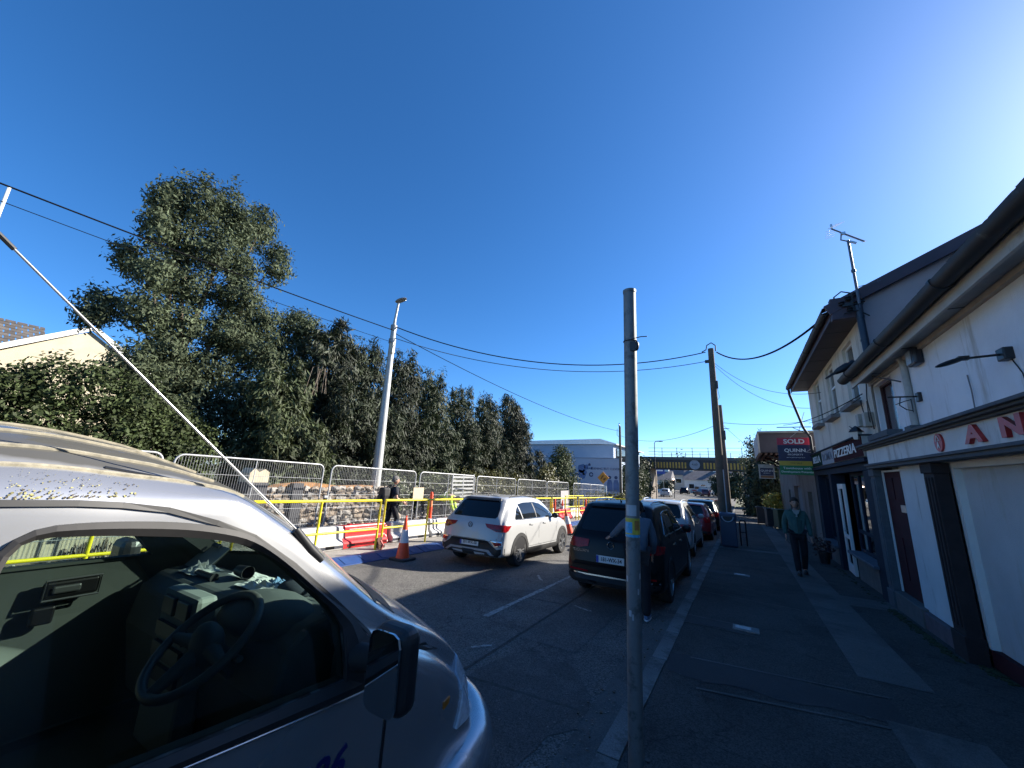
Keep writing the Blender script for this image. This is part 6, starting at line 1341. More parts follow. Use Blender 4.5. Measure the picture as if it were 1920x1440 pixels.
# interior
db = MB().prism([(1.50, 1.06), (1.34, 1.165), (1.2, 1.205), (1.06, 1.19), (.985, 1.13), (.955, .96), (1.02, .62), (1.50, .6)], -.70, .70, 'x').build('dashboard', m_trimd, van, bevel=.02)
MB().ell((.38, 1.08, 1.17), (.26, .16, .085)).build('instrument_cowl', m_trimd, db, smooth=60)
MB().prism([(-.18, .62), (.17, .62), (.16, 1.225), (-.17, 1.225)], .90, .985, 'y').build('centre_console', m_trim, db, bevel=.02)
for x0 in (-.11, .03): MB().box((x0 + .04, .895, 1.165), (.11, .02, .075)).build('air_vent', m_black, db, bevel=.006)
for k in range(3): MB().box((0, .893, 1.07 - .08 * k), (.26, .02, .055)).build('switch_panel', m_black, db)
swl = Vector((.39, .85, 1.135)); R = Matrix.Rotation(math.radians(40), 3, 'X')
def rot(p): return tuple(R @ Vector(p) + swl)
st = MB().tube([rot((.195 * math.cos(a), .195 * math.sin(a), 0)) for a in np.linspace(0, 2 * PI, 33)[:-1]], .0165, 10, closed=True).build('steering_wheel', M('wheel_leather', (.07, .075, .07), .45, var=.15), van, smooth=60)
mb = MB()
for a in (-.15, PI + .15, PI * 1.5): mb.tube([rot((0, 0, -.02)), rot((.185 * math.cos(a), .185 * math.sin(a), -.004))], [.035, .018], 8)
mb.ell(rot((0, 0, -.015)), (.085, .05, .075)).build('hub', m_trimd, st, smooth=60)
mb = MB(); mb.tube([rot((0, 0, -.02)), (.39, 1.02, .95)], .035, 8); mb.tube([(.39, .93, 1.06), (.56, .90, 1.10)], .012, 6); mb.build('column_stalk', m_trimd, st)
for x in (.40, -.40):
    mb = MB(); mb.box((x, .25, .62), (.5, .52, .18)); mb.box((x, -.02, .95), (.48, .16, .62), rx=-.16); mb.ell((x, -.09, 1.37), (.15, .06, .11)); mb.build('seat', M('grey_seat_cloth', (.05, .055, .06), .95, var=.2, vscale=15), van, bevel=.05, smooth=60)
dc = drape(vb_, [(-.3, .5), (-.3, 1.27), (.96, 1.255), (1.15, 1.0), (1.28, .9), (1.28, .5)], '-x', -.075, .3, .085).build('left_door_panel', m_trim, van, bevel=.008)
MB().box((-.765, .735, 1.155), (.03, .20, .085)).build('handle_recess', m_black, dc, bevel=.015); MB().box((-.747, .715, 1.155), (.02, .10, .035)).build('pull_handle', M('satin_handle', (.16, .17, .17), .4, .3), dc, bevel=.008)
MB().tube([(-.75, .64, 1.11), (-.75, .835, 1.11), (-.75, .835, 1.20), (-.75, .64, 1.20)], .006, 6, closed=True).build('recess_rim', M('satin_handle', (.16, .17, .17)), dc)
MB().box((-.775, .66, 1.04), (.03, .08, .08)).build('window_switch', m_black, dc, bevel=.01)
dc2 = drape(vb_, [(-.3, .5), (-.3, 1.03), (1.1, 1.0), (1.25, .85), (1.25, .5)], '+x', -.075, .3, .085).build('right_door_panel', m_trimd, van, bevel=.008)
MB().box((.02, .86, 1.64), (.22, .03, .07)).build('interior_mirror', m_black, van, bevel=.02)
MB().box((-1.06, 1.0, 1.23), (.20, .1, .19)).build('door_mirror', M('black_mirror_shell', (.018, .019, .021)), van, bevel=.04)
MB().tube([(-.85, 1.03, 1.2), (-1.0, 1.01, 1.22)], .035, 8).build('mirror_arm', m_rub, van)
MB().prism([(.62, 1.175), (.72, 1.175), (.72, 1.25), (.64, 1.25)], 1.165, 1.17, 'y').build('tax_disc', M('paper_disc', (.6, .62, .6), .7, var=.2, vscale=60), van)
# loose things on the dashboard
def crumple(name, label, cat, c, s, mat, seed):
    r = np.random.default_rng(seed); mb = MB(); n = 12; V = []
    for i in range(n + 1):
        for j in range(n + 1): V.append((c[0] + s[0] * (i / n - .5) + r.normal() * s[0] * .02, c[1] + s[1] * (j / n - .5) + r.normal() * s[1] * .02, c[2] + s[2] * (.35 + .3 * math.sin(i * 1.7 + j * .9 + seed) + .35 * abs(r.normal())) * math.sin(PI * i / n) * math.sin(PI * j / n) + .004))
    mb.add(V, [(i * (n + 1) + j, (i + 1) * (n + 1) + j, (i + 1) * (n + 1) + j + 1, i * (n + 1) + j + 1) for i in range(n) for j in range(n)]); o = mb.build(name, mat); o.location = van.location; return tag(o, label, cat)
m_pap = M('crumpled_paper', (.60, .63, .60), .8, var=.15, vscale=12)
crumple('crumpled_paper', 'crumpled white paper in the middle of the van dashboard, nearest the steering wheel', 'paper', (.10, 1.19, 1.205), (.26, .12, .03), m_pap, 3)
crumple('plastic_bag', 'crumpled pale bag at the left of the van dashboard behind the inner mirror', 'bag', (-.46, 1.16, 1.20), (.18, .15, .045), M('pale_plastic', (.50, .54, .50), .4, var=.3, vscale=15), 4)
crumple('newspaper', 'flat pale newspaper under the windscreen beyond the dark cup', 'newspaper', (-.15, 1.28, 1.19), (.36, .12, .012), m_pap, 5)
crumple('blue_cloth', 'crumpled blue and white cloth beside the dark cap on the dashboard', 'cloth', (.08, 1.28, 1.19), (.16, .10, .035), M('blue_cloth', (.10, .20, .34), .8, var=.5, vscale=25), 6)
t = thing('dark_cup', 'black cup lying on its side on the van dashboard', 'cup', (-2.2 - .14, 1.22, 1.135)); MB().lathe((0, 0, 0), [(.001, -.05), (.026, -.05), (.034, .05), (.031, .05), (.024, -.04)], 16, 'x', cap=False).build('cup', m_black, t, smooth=40)
t = thing('navy_hat', 'dark navy peaked hat lying on the right of the van dashboard', 'hat', (-2.2 + .26, 1.27, 1.085)); MB().ell((0, 0, .02), (.10, .075, .045), 14, 8).build('crown', M('navy_cloth', (.03, .04, .055), .9, var=.2), t, smooth=60); MB().ell((.02, -.09, .006), (.07, .06, .008), 12, 6).build('peak', M('navy_cloth', (.03, .04, .055)), t, smooth=60)
t = thing('clipboard', 'pale grey clipboard propped against the windscreen at the left of the dashboard', 'clipboard', (-2.2 - .56, 1.22, 1.095)); MB().box((0, 0, .055), (.24, .16, .006), rx=.75).build('board', M('grey_board', (.34, .38, .38), .6), t); MB().box((-.0, .04, .115), (.09, .02, .012), rx=.75).build('clip', m_galv, t)
t = thing('torch', 'black torch with a white end lying at the left of the dashboard', 'torch', (-2.2 - .30, 1.12, 1.105)); MB().lathe((0, 0, .005), [(.016, -.1), (.016, .06), (.022, .09)], 10, 'x').build('barrel', m_black, t, smooth=40); MB().lathe((0, 0, .005), [(.018, -.125), (.018, -.1)], 10, 'x').build('white_end', m_wl, t, smooth=40)

# ---- other cars -----------------------------------------------------------------
def cprof(q):
    y, bow, zb, ws, zs, wr, zr, zc = q
    return [(0, zb), (ws * .85, zb), (ws * .97, zb + .06), (ws * .995, zb + .18), (ws, (zb + zs) / 2 + .05), (ws * .985, zs - .09), (ws * .945, zs), ((ws * .945 + wr) / 2 + .018, (zs + zr) / 2), (wr + .004, zr - .03), (wr - .05, zr + .62 * (zc - zr)), (wr * .55, zr + .90 * (zc - zr)), (0, zc)]
CROSS = [(0, .10, .34, .80, .50, .70, .57, .60), (.02, .12, .28, .87, .62, .78, .71, .76), (.06, .12, .26, .89, .80, .80, .90, .955), (.12, .12, .25, .905, .95, .77, 1.02, 1.06), (.30, .10, .24, .91, 1.02, .72, 1.18, 1.26), (.48, .06, .23, .91, 1.03, .685, 1.34, 1.455), (.60, .03, .23, .91, 1.03, .665, 1.43, 1.535), (1.0, 0, .22, .91, 1.03, .66, 1.475, 1.565),
         (1.7, 0, .2, .91, 1.02, .66, 1.48, 1.573), (2.3, -.02, .2, .91, 1.01, .65, 1.44, 1.53), (2.7, -.05, .2, .91, 1.0, .68, 1.30, 1.38), (3.1, -.08, .2, .91, .98, .74, 1.06, 1.12), (3.3, -.1, .2, .90, .95, .76, .99, 1.04), (3.8, -.16, .22, .89, .86, .76, .92, .96), (4.1, -.22, .25, .86, .72, .74, .80, .83), (4.22, -.28, .3, .82, .58, .72, .63, .66)]
m_tail = M('tail_lamp_red', (.26, .006, .010), .15, var=.35, vscale=25); m_rub2 = M('black_cladding', (.013, .0135, .0145), .7, var=.15)
m_plate = M('number_plate_white', (.60, .60, .60), .4, var=.03); m_pblk = M('plate_black', (.012, .012, .014), .5); m_pblu = M('plate_blue', (.01, .04, .30), .4)
m_chr = M('chrome_trim', (.62, .63, .64), .15, 1., var=0); m_alloy = M('bright_alloy', (.45, .46, .47), .3, .85, var=.1); m_cglass = M('tinted_car_glass', (.008, .010, .012), .03, var=0, spec=.45)
def car(label, x, y, paint, group='cars along the street', name='parked_car', s=1., rz=0., style='plain', plate=None, hs=1., far=False, rear=True, rail=m_rub2, dy=0.):
    t = thing(name, label, 'car', (x, y, gz(y) - .1), rz, TILT if y < 30 else 0, group)
    S = [(q[0] * (1.06 if style == 'tiguan' else 1.), *q[1:]) for q in CROSS]
    if style == 'tiguan': S = [(q[0] - (.03 * max(0, (q[7] - 1.0) / .5) if q[0] < .7 else 0), *q[1:4], q[4] * 1.03, q[5] + .03, q[6] * hs, q[7] * hs) for q in S]
    elif hs != 1: S = [(*q[:4], q[4] * (1 + (hs - 1) * .6), q[5], q[6] * hs, q[7] * hs) for q in S]
    mb = loft(S, cprof, 3 if far else 5, 2 if far else 3, 3.)
    me = mb.mesh('body', paint, smooth=38); pobj('body', me, t); bv = bvh_of(me); ly = 1.06 if style == 'tiguan' else 1.; G = .2 if far else .07
    def D(nm, poly, ax, mat, th=.005, par=t, bk=.01): return drape(bv, poly, ax, th, G, bk).build(nm, mat, par, smooth=40)
    def Z(p): return [(a, b * hs if b > 1.02 else b) for a, b in p]
    # glazing
    sw_ = Z([(.66, 1.075), (.80, 1.25), (.98, 1.385), (1.3, 1.425), (1.9, 1.43), (2.25, 1.385), (2.55, 1.27), (2.98, 1.07), (2.9, 1.045), (.68, 1.05)]); sw_ = [(a * ly, b) for a, b in sw_]
    for ax in ('+x', '-x'):
        w = D('side_glazing', sw_, ax, m_cglass, .004)
        if not far:
            for yy, dx in ((1.02, .10), (1.78, .02)):
                p_ = [(yy * ly, 1.05), ((yy + .045) * ly, 1.05), ((yy - dx + .045) * ly, 1.41 * hs), ((yy - dx) * ly, 1.41 * hs)]; D('window_pillar', p_, ax, m_pblk if style == 'tiguan' else paint if yy < 1.5 and style == 'troc' else m_pblk, .007, w)
            if style in ('tiguan', 'troc'):
                mbq = MB()
                for q in strip_line([(a, b) for a, b in ([sw_[-1], sw_[-2]] if style == 'troc' else [sw_[-2], sw_[-1]] + sw_[:7])], .016): drape(bv, q, ax, .010, .2, .004, mbq)
                mbq.build('window_trim', m_chr, w)
        for yy in (.86, 3.44):
            if not far: D('wheel_arch', arcband(yy * ly, .33, .345, .425, -.25, PI + .25, 16), ax, m_rub2 if style != 'plain' else paint, .012)
            D('arch_gap', ringpoly(yy * ly, .33, .365, 18), ax, m_pblk, .004)
        if not far:
            D('sill_cladding', [(1.27 * ly, .22), (3.05 * ly, .22), (3.02 * ly, .36), (1.3 * ly, .38)], ax, m_rub2, .012)
            mbq = MB()
            for ln in ([(1.02 * ly, 1.04), (1.10 * ly, .75), (1.30 * ly, .45)], [(1.85 * ly, 1.04), (1.86 * ly, .40)], [(2.95 * ly, 1.02), (3.0 * ly, .7), (2.98 * ly, .42)], [(1.28 * ly, .41), (3.0 * ly, .40)]):
                for q in strip_line(ln, .009): drape(bv, q, ax, .0015, .3, .006, mbq)
            mbq.build('door_gap', m_pblk, t)
            for yy in (1.33, 2.10): D('door_handle', [(yy * ly, .905), ((yy + .19) * ly, .895), ((yy + .19) * ly, .925), (yy * ly, .935)], ax, m_chr if style == 'tiguan' else paint, .022)
        sg_ = 1 if ax == '+x' else -1
        mr_ = MB().ell((sg_ * .97, 2.72 * ly, 1.08 * (1 + (hs - 1) * .6)), (.10, .065, .075), 14, 10).build('door_mirror', m_pblk if style != 'plain' else paint, t, smooth=60)
        if not far: MB().tube([(sg_ * .84, 2.72 * ly, 1.03), (sg_ * .95, 2.72 * ly, 1.05)], .025, 6).build('mirror_arm', m_pblk, mr_)
        if rail is not None and not far:
            zr_ = 1.555 * hs; MB().tube([(sg_ * .56, .78 * ly, zr_ - .045), (sg_ * .575, .9 * ly, zr_ + .015), (sg_ * .585, 1.5 * ly, zr_ + .035), (sg_ * .575, 2.1 * ly, zr_ + .012), (sg_ * .56, 2.3 * ly, zr_ - .05)], .016, 7).build('roof_rail', rail, t, smooth=50)
        for yy in (.86, 3.44): wheel(t, sg_ * .80, yy * ly, .335, .225, m_alloy, sg_, spokes=10)
    D('windscreen', Z([(-.62, 1.13), (.62, 1.13), (.56, 1.40), (.4, 1.44), (-.4, 1.44), (-.56, 1.40)]), '+y', m_cglass, .004)
    rwz = [(-.60, 1.075), (.60, 1.075), (.635, 1.12), (.60, 1.28), (.54, 1.425), (.46, 1.455), (-.46, 1.455), (-.54, 1.425), (-.60, 1.28), (-.635, 1.12)]
    rw_ = D('rear_window', Z(rwz), '-y', m_cglass, .005)
    D('spoiler', Z([(-.54, 1.462), (.54, 1.462), (.50, 1.515), (-.50, 1.515)]), '-y', m_pblk if style == 'troc' else paint, .05)
    # rear details
    if style == 'troc':
        for s_ in (1, -1):
            l = D('tail_lamp', [(s_ * .40, .96), (s_ * .66, .95), (s_ * .86, .945), (s_ * .895, .80), (s_ * .70, .80), (s_ * .62, .83), (s_ * .46, .88)], '-y', m_tail, .014)
            D('tail_lamp_side', [(.10, .80), (.26, .82), (.40, .93), (.12, .945)], '+x' if s_ > 0 else '-x', m_tail, .010)
            D('lamp_lens_dark', [(s_ * .62, .83), (s_ * .84, .81), (s_ * .84, .84), (s_ * .64, .86)], '-y', M('dark_lens', (.05, .004, .006), .1), .018, l)
            mbq = MB(); po = [(s_ * .60, .60), (s_ * .85, .60), (s_ * .87, .51), (s_ * .69, .48)]; ring_strips(bv, po, .022, '-y', .018, mbq); mbq.build('reflector_frame', m_chr, t)
            D('reflector', offpoly(po, .022), '-y', m_tail, .010)
        D('lower_bumper', [(-.50, .60), (.50, .60), (.60, .51), (.74, .43), (.89, .46), (.88, .27), (-.88, .27), (-.89, .46), (-.74, .43), (-.60, .51)], '-y', m_rub2, .012)
        D('skid_plate', [(-.54, .405), (.54, .405), (.70, .30), (.62, .295), (.50, .365), (-.50, .365), (-.62, .295), (-.70, .30)], '-y', M('satin_skid_plate', (.20, .20, .21), .45, .4), .03)
        mbq = MB()
        for q in strip_line([(-.84, .66), (-.6, .61), (.6, .61), (.84, .66)], .012): drape(bv, q, '-y', .0015, .2, .006, mbq)
        mbq.build('boot_gap', m_pblk, t)
        zc_, pz_ = .905, .515
    elif style == 'tiguan':
        for s_ in (1, -1):
            D('tail_lamp', [(s_ * .42, .99), (s_ * .88, 1.01), (s_ * .90, .86), (s_ * .62, .84), (s_ * .44, .88)], '-y', M('smoked_tail_lamp', (.24, .006, .010), .2, var=.4, vscale=25, spec=.3), .014)
            D('tail_lamp_side', [(.08, .86), (.32, .88), (.42, .98), (.1, 1.0)], '+x' if s_ > 0 else '-x', M('smoked_tail_lamp', (.16, .006, .010)), .010)
            D('reflector', [(s_ * .45, .455), (s_ * .80, .47), (s_ * .80, .50), (s_ * .45, .48)], '-y', m_tail, .02)
        mbq = MB()
        for q in strip_line([(-.86, .43), (-.5, .415), (.5, .415), (.86, .43)], .022): drape(bv, q, '-y', .016, .2, .01, mbq)
        mbq.build('chrome_strip', m_chr, t)
        D('lower_bumper', [(-.86, .40), (.86, .40), (.84, .27), (-.84, .27)], '-y', m_rub2, .010)
        tx_ = text('model_script', 'TIGUAN', .07, m_chr, t, (-.58, .035, .80), FACE_S, ext=.012, sx=1.2)
        zc_, pz_ = .93, .70
    else:
        for s_ in (1, -1): D('tail_lamp', [(s_ * .56, .95), (s_ * .88, .96), (s_ * .90, .74), (s_ * .70, .74)], '-y', m_tail, .012)
        D('lower_bumper', [(-.86, .40), (.86, .40), (.84, .27), (-.84, .27)], '-y', m_rub2, .010); zc_, pz_ = .90, .60
    if plate:
        py = bv.ray_cast(Vector((0, -6, pz_)), Vector((0, 1, 0)))[0].y
        pl = MB().box((0, py - .022, pz_), (.52, .012, .115)).build('number_plate', m_plate, t, bevel=.003)
        MB().box((-.235, py - .0295, pz_), (.045, .004, .108)).build('country_band', m_pblu, pl)
        text('registration', plate, .088, m_pblk, pl, (.02, py - .030, pz_), FACE_S, ext=.0015, bold=.0015, sx=.92)
    if style in ('troc', 'tiguan'):
        py = bv.ray_cast(Vector((0, -6, zc_)), Vector((0, 1, 0)))[0].y
        bd = MB().tube([(.058 * math.cos(a), py - .012, zc_ + .058 * math.sin(a)) for a in np.linspace(0, 2 * PI, 25)[:-1]], .0055, 6, closed=True).tube([(-.03, py - .012, zc_ + .045), (0, py - .012, zc_ + .006), (.03, py - .012, zc_ + .045)], .005, 5).tube([(-.05, py - .012, zc_ + .024), (-.022, py - .012, zc_ - .048), (0, py - .012, zc_ - .004), (.022, py - .012, zc_ - .048), (.05, py - .012, zc_ + .024)], .005, 5).build('badge', M('badge_chrome_dark', (.22, .23, .24), .2, .8), t)
        MB().tube([(0, .75 * ly, 1.56 * hs), (0, .68 * ly, 1.60 * hs)], [.02, .006], 8).build('roof_aerial', m_pblk, t)
        MB().tube([(-.0, .20, 1.11 * (1 + (hs - 1) * .5)), (.22, .24, 1.13 * (1 + (hs - 1) * .5))], .009, 6).build('rear_wiper', m_pblk, rw_)
    t.scale = (s * (.93 if style == 'tiguan' else 1), s, s); return t
def paint(n, c, metal=0., rough=.28, coat=.6, spec=.5): return M(n, c, rough, metal, var=.03, vscale=2, coat=coat, spec=spec)
car('white crossover car driving away in the lit lane, roof rails and red tail lamps', -5.30, 7.34, paint('white_car_paint', (.37, .375, .375)), name='white_crossover', s=.95, style='troc', plate='201-WX-50')
car('black family car at the kerb partly behind the steel pole, person at its boot', -1.95, 6.66, paint('black_car_paint', (.004, .005, .007), 0., .3, 0., .22), name='black_suv', s=.95, style='tiguan', plate='181-WX-34', hs=1.06, rail=m_chr)
car('white car parked just ahead of the black one at the kerb', -2.2, 12.4, paint('white_car_paint', (.37, .375, .375)), s=.96, hs=1.03, plate='08-WX-212', rail=m_alloy)
car('red hatchback with pale sunlit roof parked ahead of the white parked car', -2.0, 17.6, paint('red_car_paint', (.20, .010, .016), .2), s=.93, hs=.97, rail=None)
car('dark green blue car parked farthest at the kerb beside the timber poles', -1.95, 22.6, paint('dark_green_car_paint', (.008, .022, .020), .3), s=.95, hs=1.0, rail=None)
car('small white car waiting beyond the bridge on the left side of the road', -12.4, 78, paint('white_car_paint', (.37, .375, .375)), s=.95, far=True, name='far_car', group='cars beyond the bridge')
car('black car with bright edges driving away beyond the bridge', -11.7, 100, paint('black_car_paint', (.006, .007, .01)), s=1., far=True, name='far_car', group='cars beyond the bridge')
car('maroon car beyond the distant red barriers', -6.4, 92, paint('maroon_car_paint', (.10, .02, .03), .2), s=1., far=True, name='far_car', group='cars beyond the bridge', rz=.5)
t = thing('far_van', 'white van with red stripe parked across the far end of the road', 'van', (-8.6, 106, gz(106) - .1), PI / 2)
MB().prism([(-2.4, .3), (2.0, .3), (2.3, .6), (2.1, 1.1), (1.5, 1.2), (1.1, 2.0), (-2.4, 2.0)], -.9, .9, 'x').build('body', m_whtp, t, bevel=.06); t.children[0].rotation_euler = (0, 0, 0)
MB().b2(-.91, .91, -2.2, 1.8, .8, 1.05).build('red_stripe', m_redp, t)
for yy in (-1.6, 1.4): MB().lathe((0, yy, .32), [(.32, -.92), (.32, .92)], 16, 'x').build('wheel', m_pblk, t)
MB().b2(-.92, .92, .3, 1.2, 1.25, 1.8).build('window', m_cglass, t)
tag(sheet('road_beyond', -26, -1.0, 58, 175, -.094, m_road, ny=30))
# ================================================================ PEOPLE
m_skin = M('skin', (.42, .24, .17), .55, var=.08, vscale=20); m_dark_hair = M('dark_hair', (.022, .016, .013), .6, var=.3, vscale=60); m_grey_hair = M('grey_hair', (.17, .16, .15), .7, var=.3, vscale=60)
def human(label, loc, rz, J, top, legs, shoe, hair, sleeves='long', tmat=None, group=None, scale=1., hairlen=0., looseness=1.):
    """J: joint name -> (x, y, z); the figure faces +y"""
    t = thing('person', label, 'person', loc, rz, group=group); t.scale = (scale,) * 3
    B = dict(pel=(0, 0, .94), bel=(0, .01, 1.08), che=(0, 0, 1.27), nec=(0, .005, 1.44), hea=(0, .02, 1.50),
             hR=(.09, 0, .90), kR=(.10, .015, .50), aR=(.10, -.02, .10), tR=(.115, .15, .045), hL=(-.09, 0, .90), kL=(-.10, .015, .50), aL=(-.10, -.02, .10), tL=(-.115, .15, .045),
             sR=(.175, -.01, 1.385), eR=(.225, -.03, 1.10), wR=(.235, .04, .87), sL=(-.175, -.01, 1.385), eL=(-.225, -.03, 1.10), wL=(-.235, .04, .87), hc=(0, .045, 1.62))
    B.update(J); V = {k: Vector(v) for k, v in B.items()}
    def sk(names, edges, rad, mat, nm, root, lv=1):
        idx = {n: i for i, n in enumerate(names)}; return skin_mesh(nm, [tuple(V[n]) for n in names], [(idx[a], idx[b]) for a, b in edges], rad, mat, idx[root], lv)
    nB = ['pel', 'bel', 'che', 'nec', 'hea', 'hR', 'kR', 'aR', 'tR', 'hL', 'kL', 'aL', 'tL', 'sR', 'eR', 'wR', 'sL', 'eL', 'wL']
    eB = [('pel', 'bel'), ('bel', 'che'), ('che', 'nec'), ('nec', 'hea'), ('pel', 'hR'), ('hR', 'kR'), ('kR', 'aR'), ('aR', 'tR'), ('pel', 'hL'), ('hL', 'kL'), ('kL', 'aL'), ('aL', 'tL'), ('che', 'sR'), ('sR', 'eR'), ('eR', 'wR'), ('che', 'sL'), ('sL', 'eL'), ('eL', 'wL')]
    rB = [.115, .11, .125, .062, .055, .08, .052, .035, .028, .08, .052, .035, .028, .052, .04, .028, .052, .04, .028]
    body = sk(nB, eB, rB, m_skin, 'body', 'pel')
    bm = bmesh.new(); bm.from_mesh(body)
    mb = MB(); fwd = (V['hc'] - V['hea']); up = (V['hc'] - V['nec']).normalized(); look = Vector(J.get('look', (0, 1, 0))).normalized(); rt = look.cross(up).normalized(); up2 = rt.cross(look)
    RM = Matrix((rt, look, up2)).transposed()
    def hd(v):
        if v.z < 0: v = Vector((v.x * (1 + .28 * v.z), v.y * (1 + .12 * v.z) + .03 * -v.z, v.z))
        return v
    mb.ell(tuple(V['hc']), (.076, .096, .118), 20, 16, R=RM, f=hd)
    def hp(x, y, z): return V['hc'] + RM @ Vector((x, y, z))
    mb.tube([tuple(hp(0, .09, .02)), tuple(hp(0, .112, -.015)), tuple(hp(0, .092, -.025))], [.008, .015, .01], 8)
    for s in (1, -1): mb.ell(tuple(hp(s * .077, -.005, -.005)), (.012, .022, .032), 8, 6, R=RM)
    def hand(w, e, s, d=None):
        a = (V[w] - V[e]).normalized(); d = Vector(d).normalized() if d else a; side = d.cross(Vector((0, 1, 0.2))).normalized(); nrm = side.cross(d)
        pc = V[w] + d * .05; Rh = Matrix((nrm, side, d)).transposed()
        mb.ell(tuple(pc), (.036, .017, .05), 10, 8, R=Rh)
        for k in range(4):
            o = V[w] + d * .088 + nrm * (-.027 + .018 * k); L = (.06, .07, .066, .05)[k]; cu = side * .02 * s
            mb.tube([tuple(o - d * .02), tuple(o + d * L * .5), tuple(o + d * L + cu)], [.0095, .0085, .006], 6)
        o = V[w] + d * .03 + nrm * .03; mb.tube([tuple(o), tuple(o + nrm * .028 + d * .03), tuple(o + nrm * .03 + d * .06)], [.011, .01, .007], 6)
    hand('wR', 'eR', 1, J.get('dR')); hand('wL', 'eL', -1, J.get('dL'))
    vs_ = [bm.verts.new(v) for v in mb.v]
    for f in mb.f:
        try: q = bm.faces.new([vs_[i] for i in dict.fromkeys(f)]); q.smooth = True
        except ValueError: pass
    bmesh.ops.recalc_face_normals(bm, faces=bm.faces); bm.to_mesh(body); bm.free(); pobj('body', body, t)
    e = MB()
    for s in (1, -1): e.ell(tuple(hp(s * .03, .086, .012)), (.011, .008, .007), 8, 6, R=RM)
    e.build('eyes', M('eye_dark', (.03, .025, .02), .2), t)
    MB().tube([tuple(hp(-.022, .089, -.052)), tuple(hp(0, .096, -.054)), tuple(hp(.022, .089, -.052))], .005, 5).build('mouth', M('lip', (.30, .11, .10), .5), t)
    def hf(v): return v
    h = MB(); h.ell(tuple(hp(0, -.014, .018)), (.084, .098, .116), 18, 14, R=RM)
    keep = [i for i, f in enumerate(h.f) if True]
    cut = MB(); cen = hp(0, -.014, .018)
    for f in h.f:
        c = sum((Vector(h.v[i]) for i in f), Vector()) / len(f) - cen; l = RM.transposed() @ c
        if l.z > .035 or (l.y < .012 + .0 and l.z > -.075 - hairlen) or (l.y < .05 and l.z > .0): cut.add([h.v[i] for i in f], [tuple(range(len(f)))])
    ho = cut.build('hair', hair, t, smooth=60)
    sol = ho.modifiers.new('s', 'SOLIDIFY'); sol.thickness = .018; sol.offset = .3
    L_ = looseness
    if sleeves == 'long': nT = ['pel', 'bel', 'che', 'nec', 'sR', 'eR', 'wR', 'sL', 'eL', 'wL']; rT = [.15 * L_, .145 * L_, .155 * L_, .075, .078, .062, .046, .078, .062, .046]
    else:
        V['eR2'] = V['sR'].lerp(V['eR'], .75); V['eL2'] = V['sL'].lerp(V['eL'], .75); nT = ['pel', 'bel', 'che', 'nec', 'sR', 'eR2', 'sL', 'eL2']; rT = [.15 * L_, .145 * L_, .155 * L_, .075, .078, .066, .078, .066]
    eT = [('pel', 'bel'), ('bel', 'che'), ('che', 'nec'), ('che', 'sR'), ('che', 'sL')] + ([('sR', 'eR'), ('eR', 'wR'), ('sL', 'eL'), ('eL', 'wL')] if sleeves == 'long' else [('sR', 'eR2'), ('sL', 'eL2')])
    V['nec'] = V['nec'] - up * .012
    pobj('top', sk(nT, eT, rT, top, 'top', 'bel', 2), t)
    nL = ['pel', 'hR', 'kR', 'aR', 'hL', 'kL', 'aL']; V['aR'] = V['aR'] - Vector((0, 0, .045)); V['aL'] = V['aL'] - Vector((0, 0, .045))
    pobj('trousers', sk(nL, [('pel', 'hR'), ('hR', 'kR'), ('kR', 'aR'), ('pel', 'hL'), ('hL', 'kL'), ('kL', 'aL')], [.14, .10, .078, .064, .10, .078, .064], legs, 'trousers', 'pel', 2), t)
    V['aR'] = V['aR'] + Vector((0, 0, .045)); V['aL'] = V['aL'] + Vector((0, 0, .045))
    for a, b in (('aR', 'tR'), ('aL', 'tL')):
        d = (V[b] - V[a]); m = V[a].lerp(V[b], .5); sh = MB(); c = Vector((m.x, m.y, min(V[a].z, V[b].z) + .005)); ang = math.atan2(d.x, d.y)
        sh.ell(tuple(c), (.048, .145, .05), 14, 8, R=Matrix.Rotation(-ang, 3, 'Z')); so = MB().ell(tuple(c - Vector((0, 0, .035))), (.05, .15, .02), 14, 6, R=Matrix.Rotation(-ang, 3, 'Z'))
        o = sh.build('shoe', shoe[0], t, smooth=60); so.build('sole', shoe[1], o, smooth=60)
    return t, V
m_bl = M('black_trousers', (.010, .011, .015), .9, var=.25, vscale=12); m_sh = (M('black_shoe', (.014, .014, .015), .5), M('dark_sole', (.03, .03, .03), .8))
# woman walking towards the camera
w, _ = human('woman in a teal fleece and black trousers walking towards the camera on the footpath', (1.06, 11.8, gz(11.8)), PI + .05,
      dict(kR=(.09, .10, .51), aR=(.08, .16, .10), tR=(.085, .32, .06), kL=(-.09, .02, .50), aL=(-.08, -.16, .13), tL=(-.085, -.02, .05), eR=(.235, -.10, 1.12), wR=(.235, -.05, .88), eL=(-.235, .0, 1.11), wL=(-.24, .09, .88)),
      M('teal_fleece', (.050, .115, .105), .95, var=.12, vscale=12, bump=.3, bscale=50), m_bl, m_sh, m_dark_hair, looseness=1.06, hairlen=.05, scale=.985)
MB().prism([(-.075, 1.46), (.075, 1.46), (.012, 1.30), (-.012, 1.30)], .125, .15, 'y').build('shirt_front', M('pale_shirt', (.34, .33, .31), .8), w)
MB().tube([(0, .158, 1.31), (0, .165, 1.10), (0, .155, .90)], .006, 5).build('zip', M('dark_zip', (.02, .04, .04), .5), w)
MB().tube([(-.10, .06, 1.475), (-.06, .115, 1.44), (-.02, .145, 1.33)], .02, 7).tube([(.10, .06, 1.475), (.06, .115, 1.44), (.02, .145, 1.33)], .02, 7).build('collar', M('teal_fleece', (.05, .115, .105)), w, smooth=60)
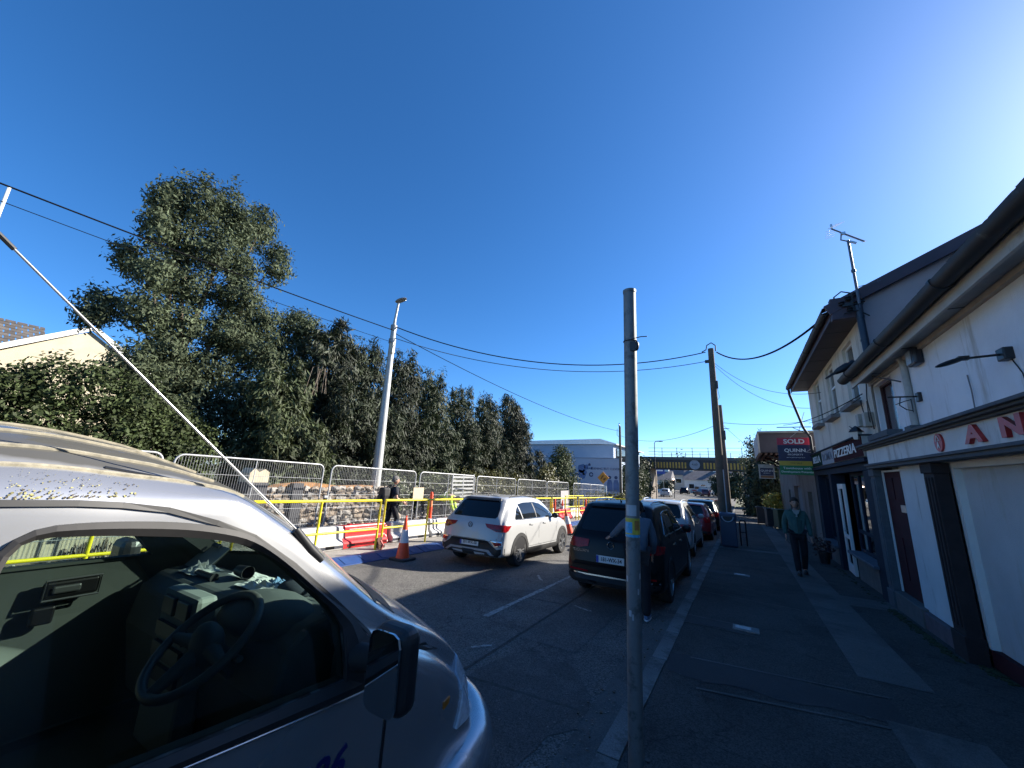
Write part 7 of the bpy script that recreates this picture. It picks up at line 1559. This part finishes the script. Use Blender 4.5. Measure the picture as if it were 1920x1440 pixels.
# man walking with backpack behind the yellow barriers
mn, V = human('grey haired man in dark T shirt with a backpack walking behind the yellow barrier', (-8.75, 8.3, gz(8.3) - .0), -.25,
      dict(kR=(.09, .16, .52), aR=(.08, .12, .12), tR=(.085, .28, .06), kL=(-.09, -.04, .50), aL=(-.08, -.30, .16), tL=(-.085, -.20, .05), eR=(.24, -.02, 1.13), wR=(.25, .20, 1.02), eL=(-.24, -.08, 1.12), wL=(-.24, .05, .90), look=(.25, 1, -.05)),
      M('charcoal_shirt', (.022, .024, .034), .9, var=.15, vscale=12), m_bl, m_sh, m_grey_hair, sleeves='short', scale=.98)
bp2 = thing('backpack', 'black backpack on the back of the walking man', 'bag', tuple(mn.location), -.25); bp2.scale = (.98,) * 3
MB().prism([(-.15, .95), (.15, .95), (.17, 1.2), (.14, 1.42), (-.14, 1.42), (-.17, 1.2)], -.40, -.165, 'y').build('main_pocket', M('black_nylon', (.014, .015, .018), .7, var=.2, vscale=15), bp2, bevel=.05)
MB().prism([(-.11, .98), (.11, .98), (.11, 1.2), (-.11, 1.2)], -.46, -.39, 'y').build('front_pocket', M('black_nylon', (.014, .015, .018)), bp2, bevel=.03)
for s in (1, -1): MB().tube([(s * .10, -.19, 1.40), (s * .11, -.05, 1.485), (s * .12, .10, 1.42), (s * .125, .145, 1.25), (s * .14, .0, 1.05), (s * .13, -.18, 1.0)], .02, 6).build('strap', M('black_nylon', (.014, .015, .018)), bp2)
# person at the boot of the black car, half behind the pole
pb, _ = human('person in grey blue sweater half behind the pole, reaching to the black car boot', (-1.42, 6.28, gz(6.3) - .1), .12,
      dict(pel=(0, -.04, .92), bel=(.0, .02, 1.06), che=(.0, .12, 1.24), nec=(0, .20, 1.39), hea=(0, .23, 1.44), hc=(-.01, .29, 1.53), look=(-.2, 1, -.35), sR=(.17, .15, 1.34), sL=(-.17, .13, 1.34), eL=(-.34, .22, 1.15), wL=(-.45, .34, 1.06), dL=(-.5, .8, -.3), eR=(.23, .14, 1.08), wR=(.20, .26, .88)),
      M('grey_blue_sweater', (.085, .105, .135), .95, var=.15, vscale=14, bump=.3, bscale=60), m_bl, (M('blue_white_trainer', (.10, .16, .26), .6, var=.6, vscale=25), M('white_sole', (.6, .6, .6), .6)), m_dark_hair, scale=.98, looseness=1.08)
# bending worker in hi-vis
m_hv = M('hi_vis_yellow', (.50, .75, .03), .7, var=.12, vscale=10)
hv, _ = human('worker in hi vis yellow jacket bending over behind the fence', (-10.9, 13.2, gz(13.2) - .09), -1.2,
      dict(pel=(0, -.12, .86), bel=(0, .02, .97), che=(0, .22, 1.02), nec=(0, .38, .96), hea=(0, .43, .93), hc=(0, .52, .88), look=(0, .6, -.8), hR=(.09, -.12, .83), hL=(-.09, -.12, .83), sR=(.18, .30, .98), sL=(-.18, .30, .98), eR=(.22, .36, .72), eL=(-.22, .36, .72), wR=(.16, .44, .50), wL=(-.16, .44, .50), dR=(0, .3, -1), dL=(0, .3, -1)),
      m_hv, M('navy_work_trousers', (.015, .02, .035), .9, var=.2), m_sh, m_dark_hair, looseness=1.15, scale=1.12)
MB().tube([(-.2, .06, 1.0), (-.12, .08, 1.12), (0, .085, 1.15), (.12, .08, 1.12), (.2, .06, 1.0)], .02, 6).build('reflective_band', M('reflective_band', (.6, .6, .6), .4), hv)
# distant pedestrian in orange by the far works
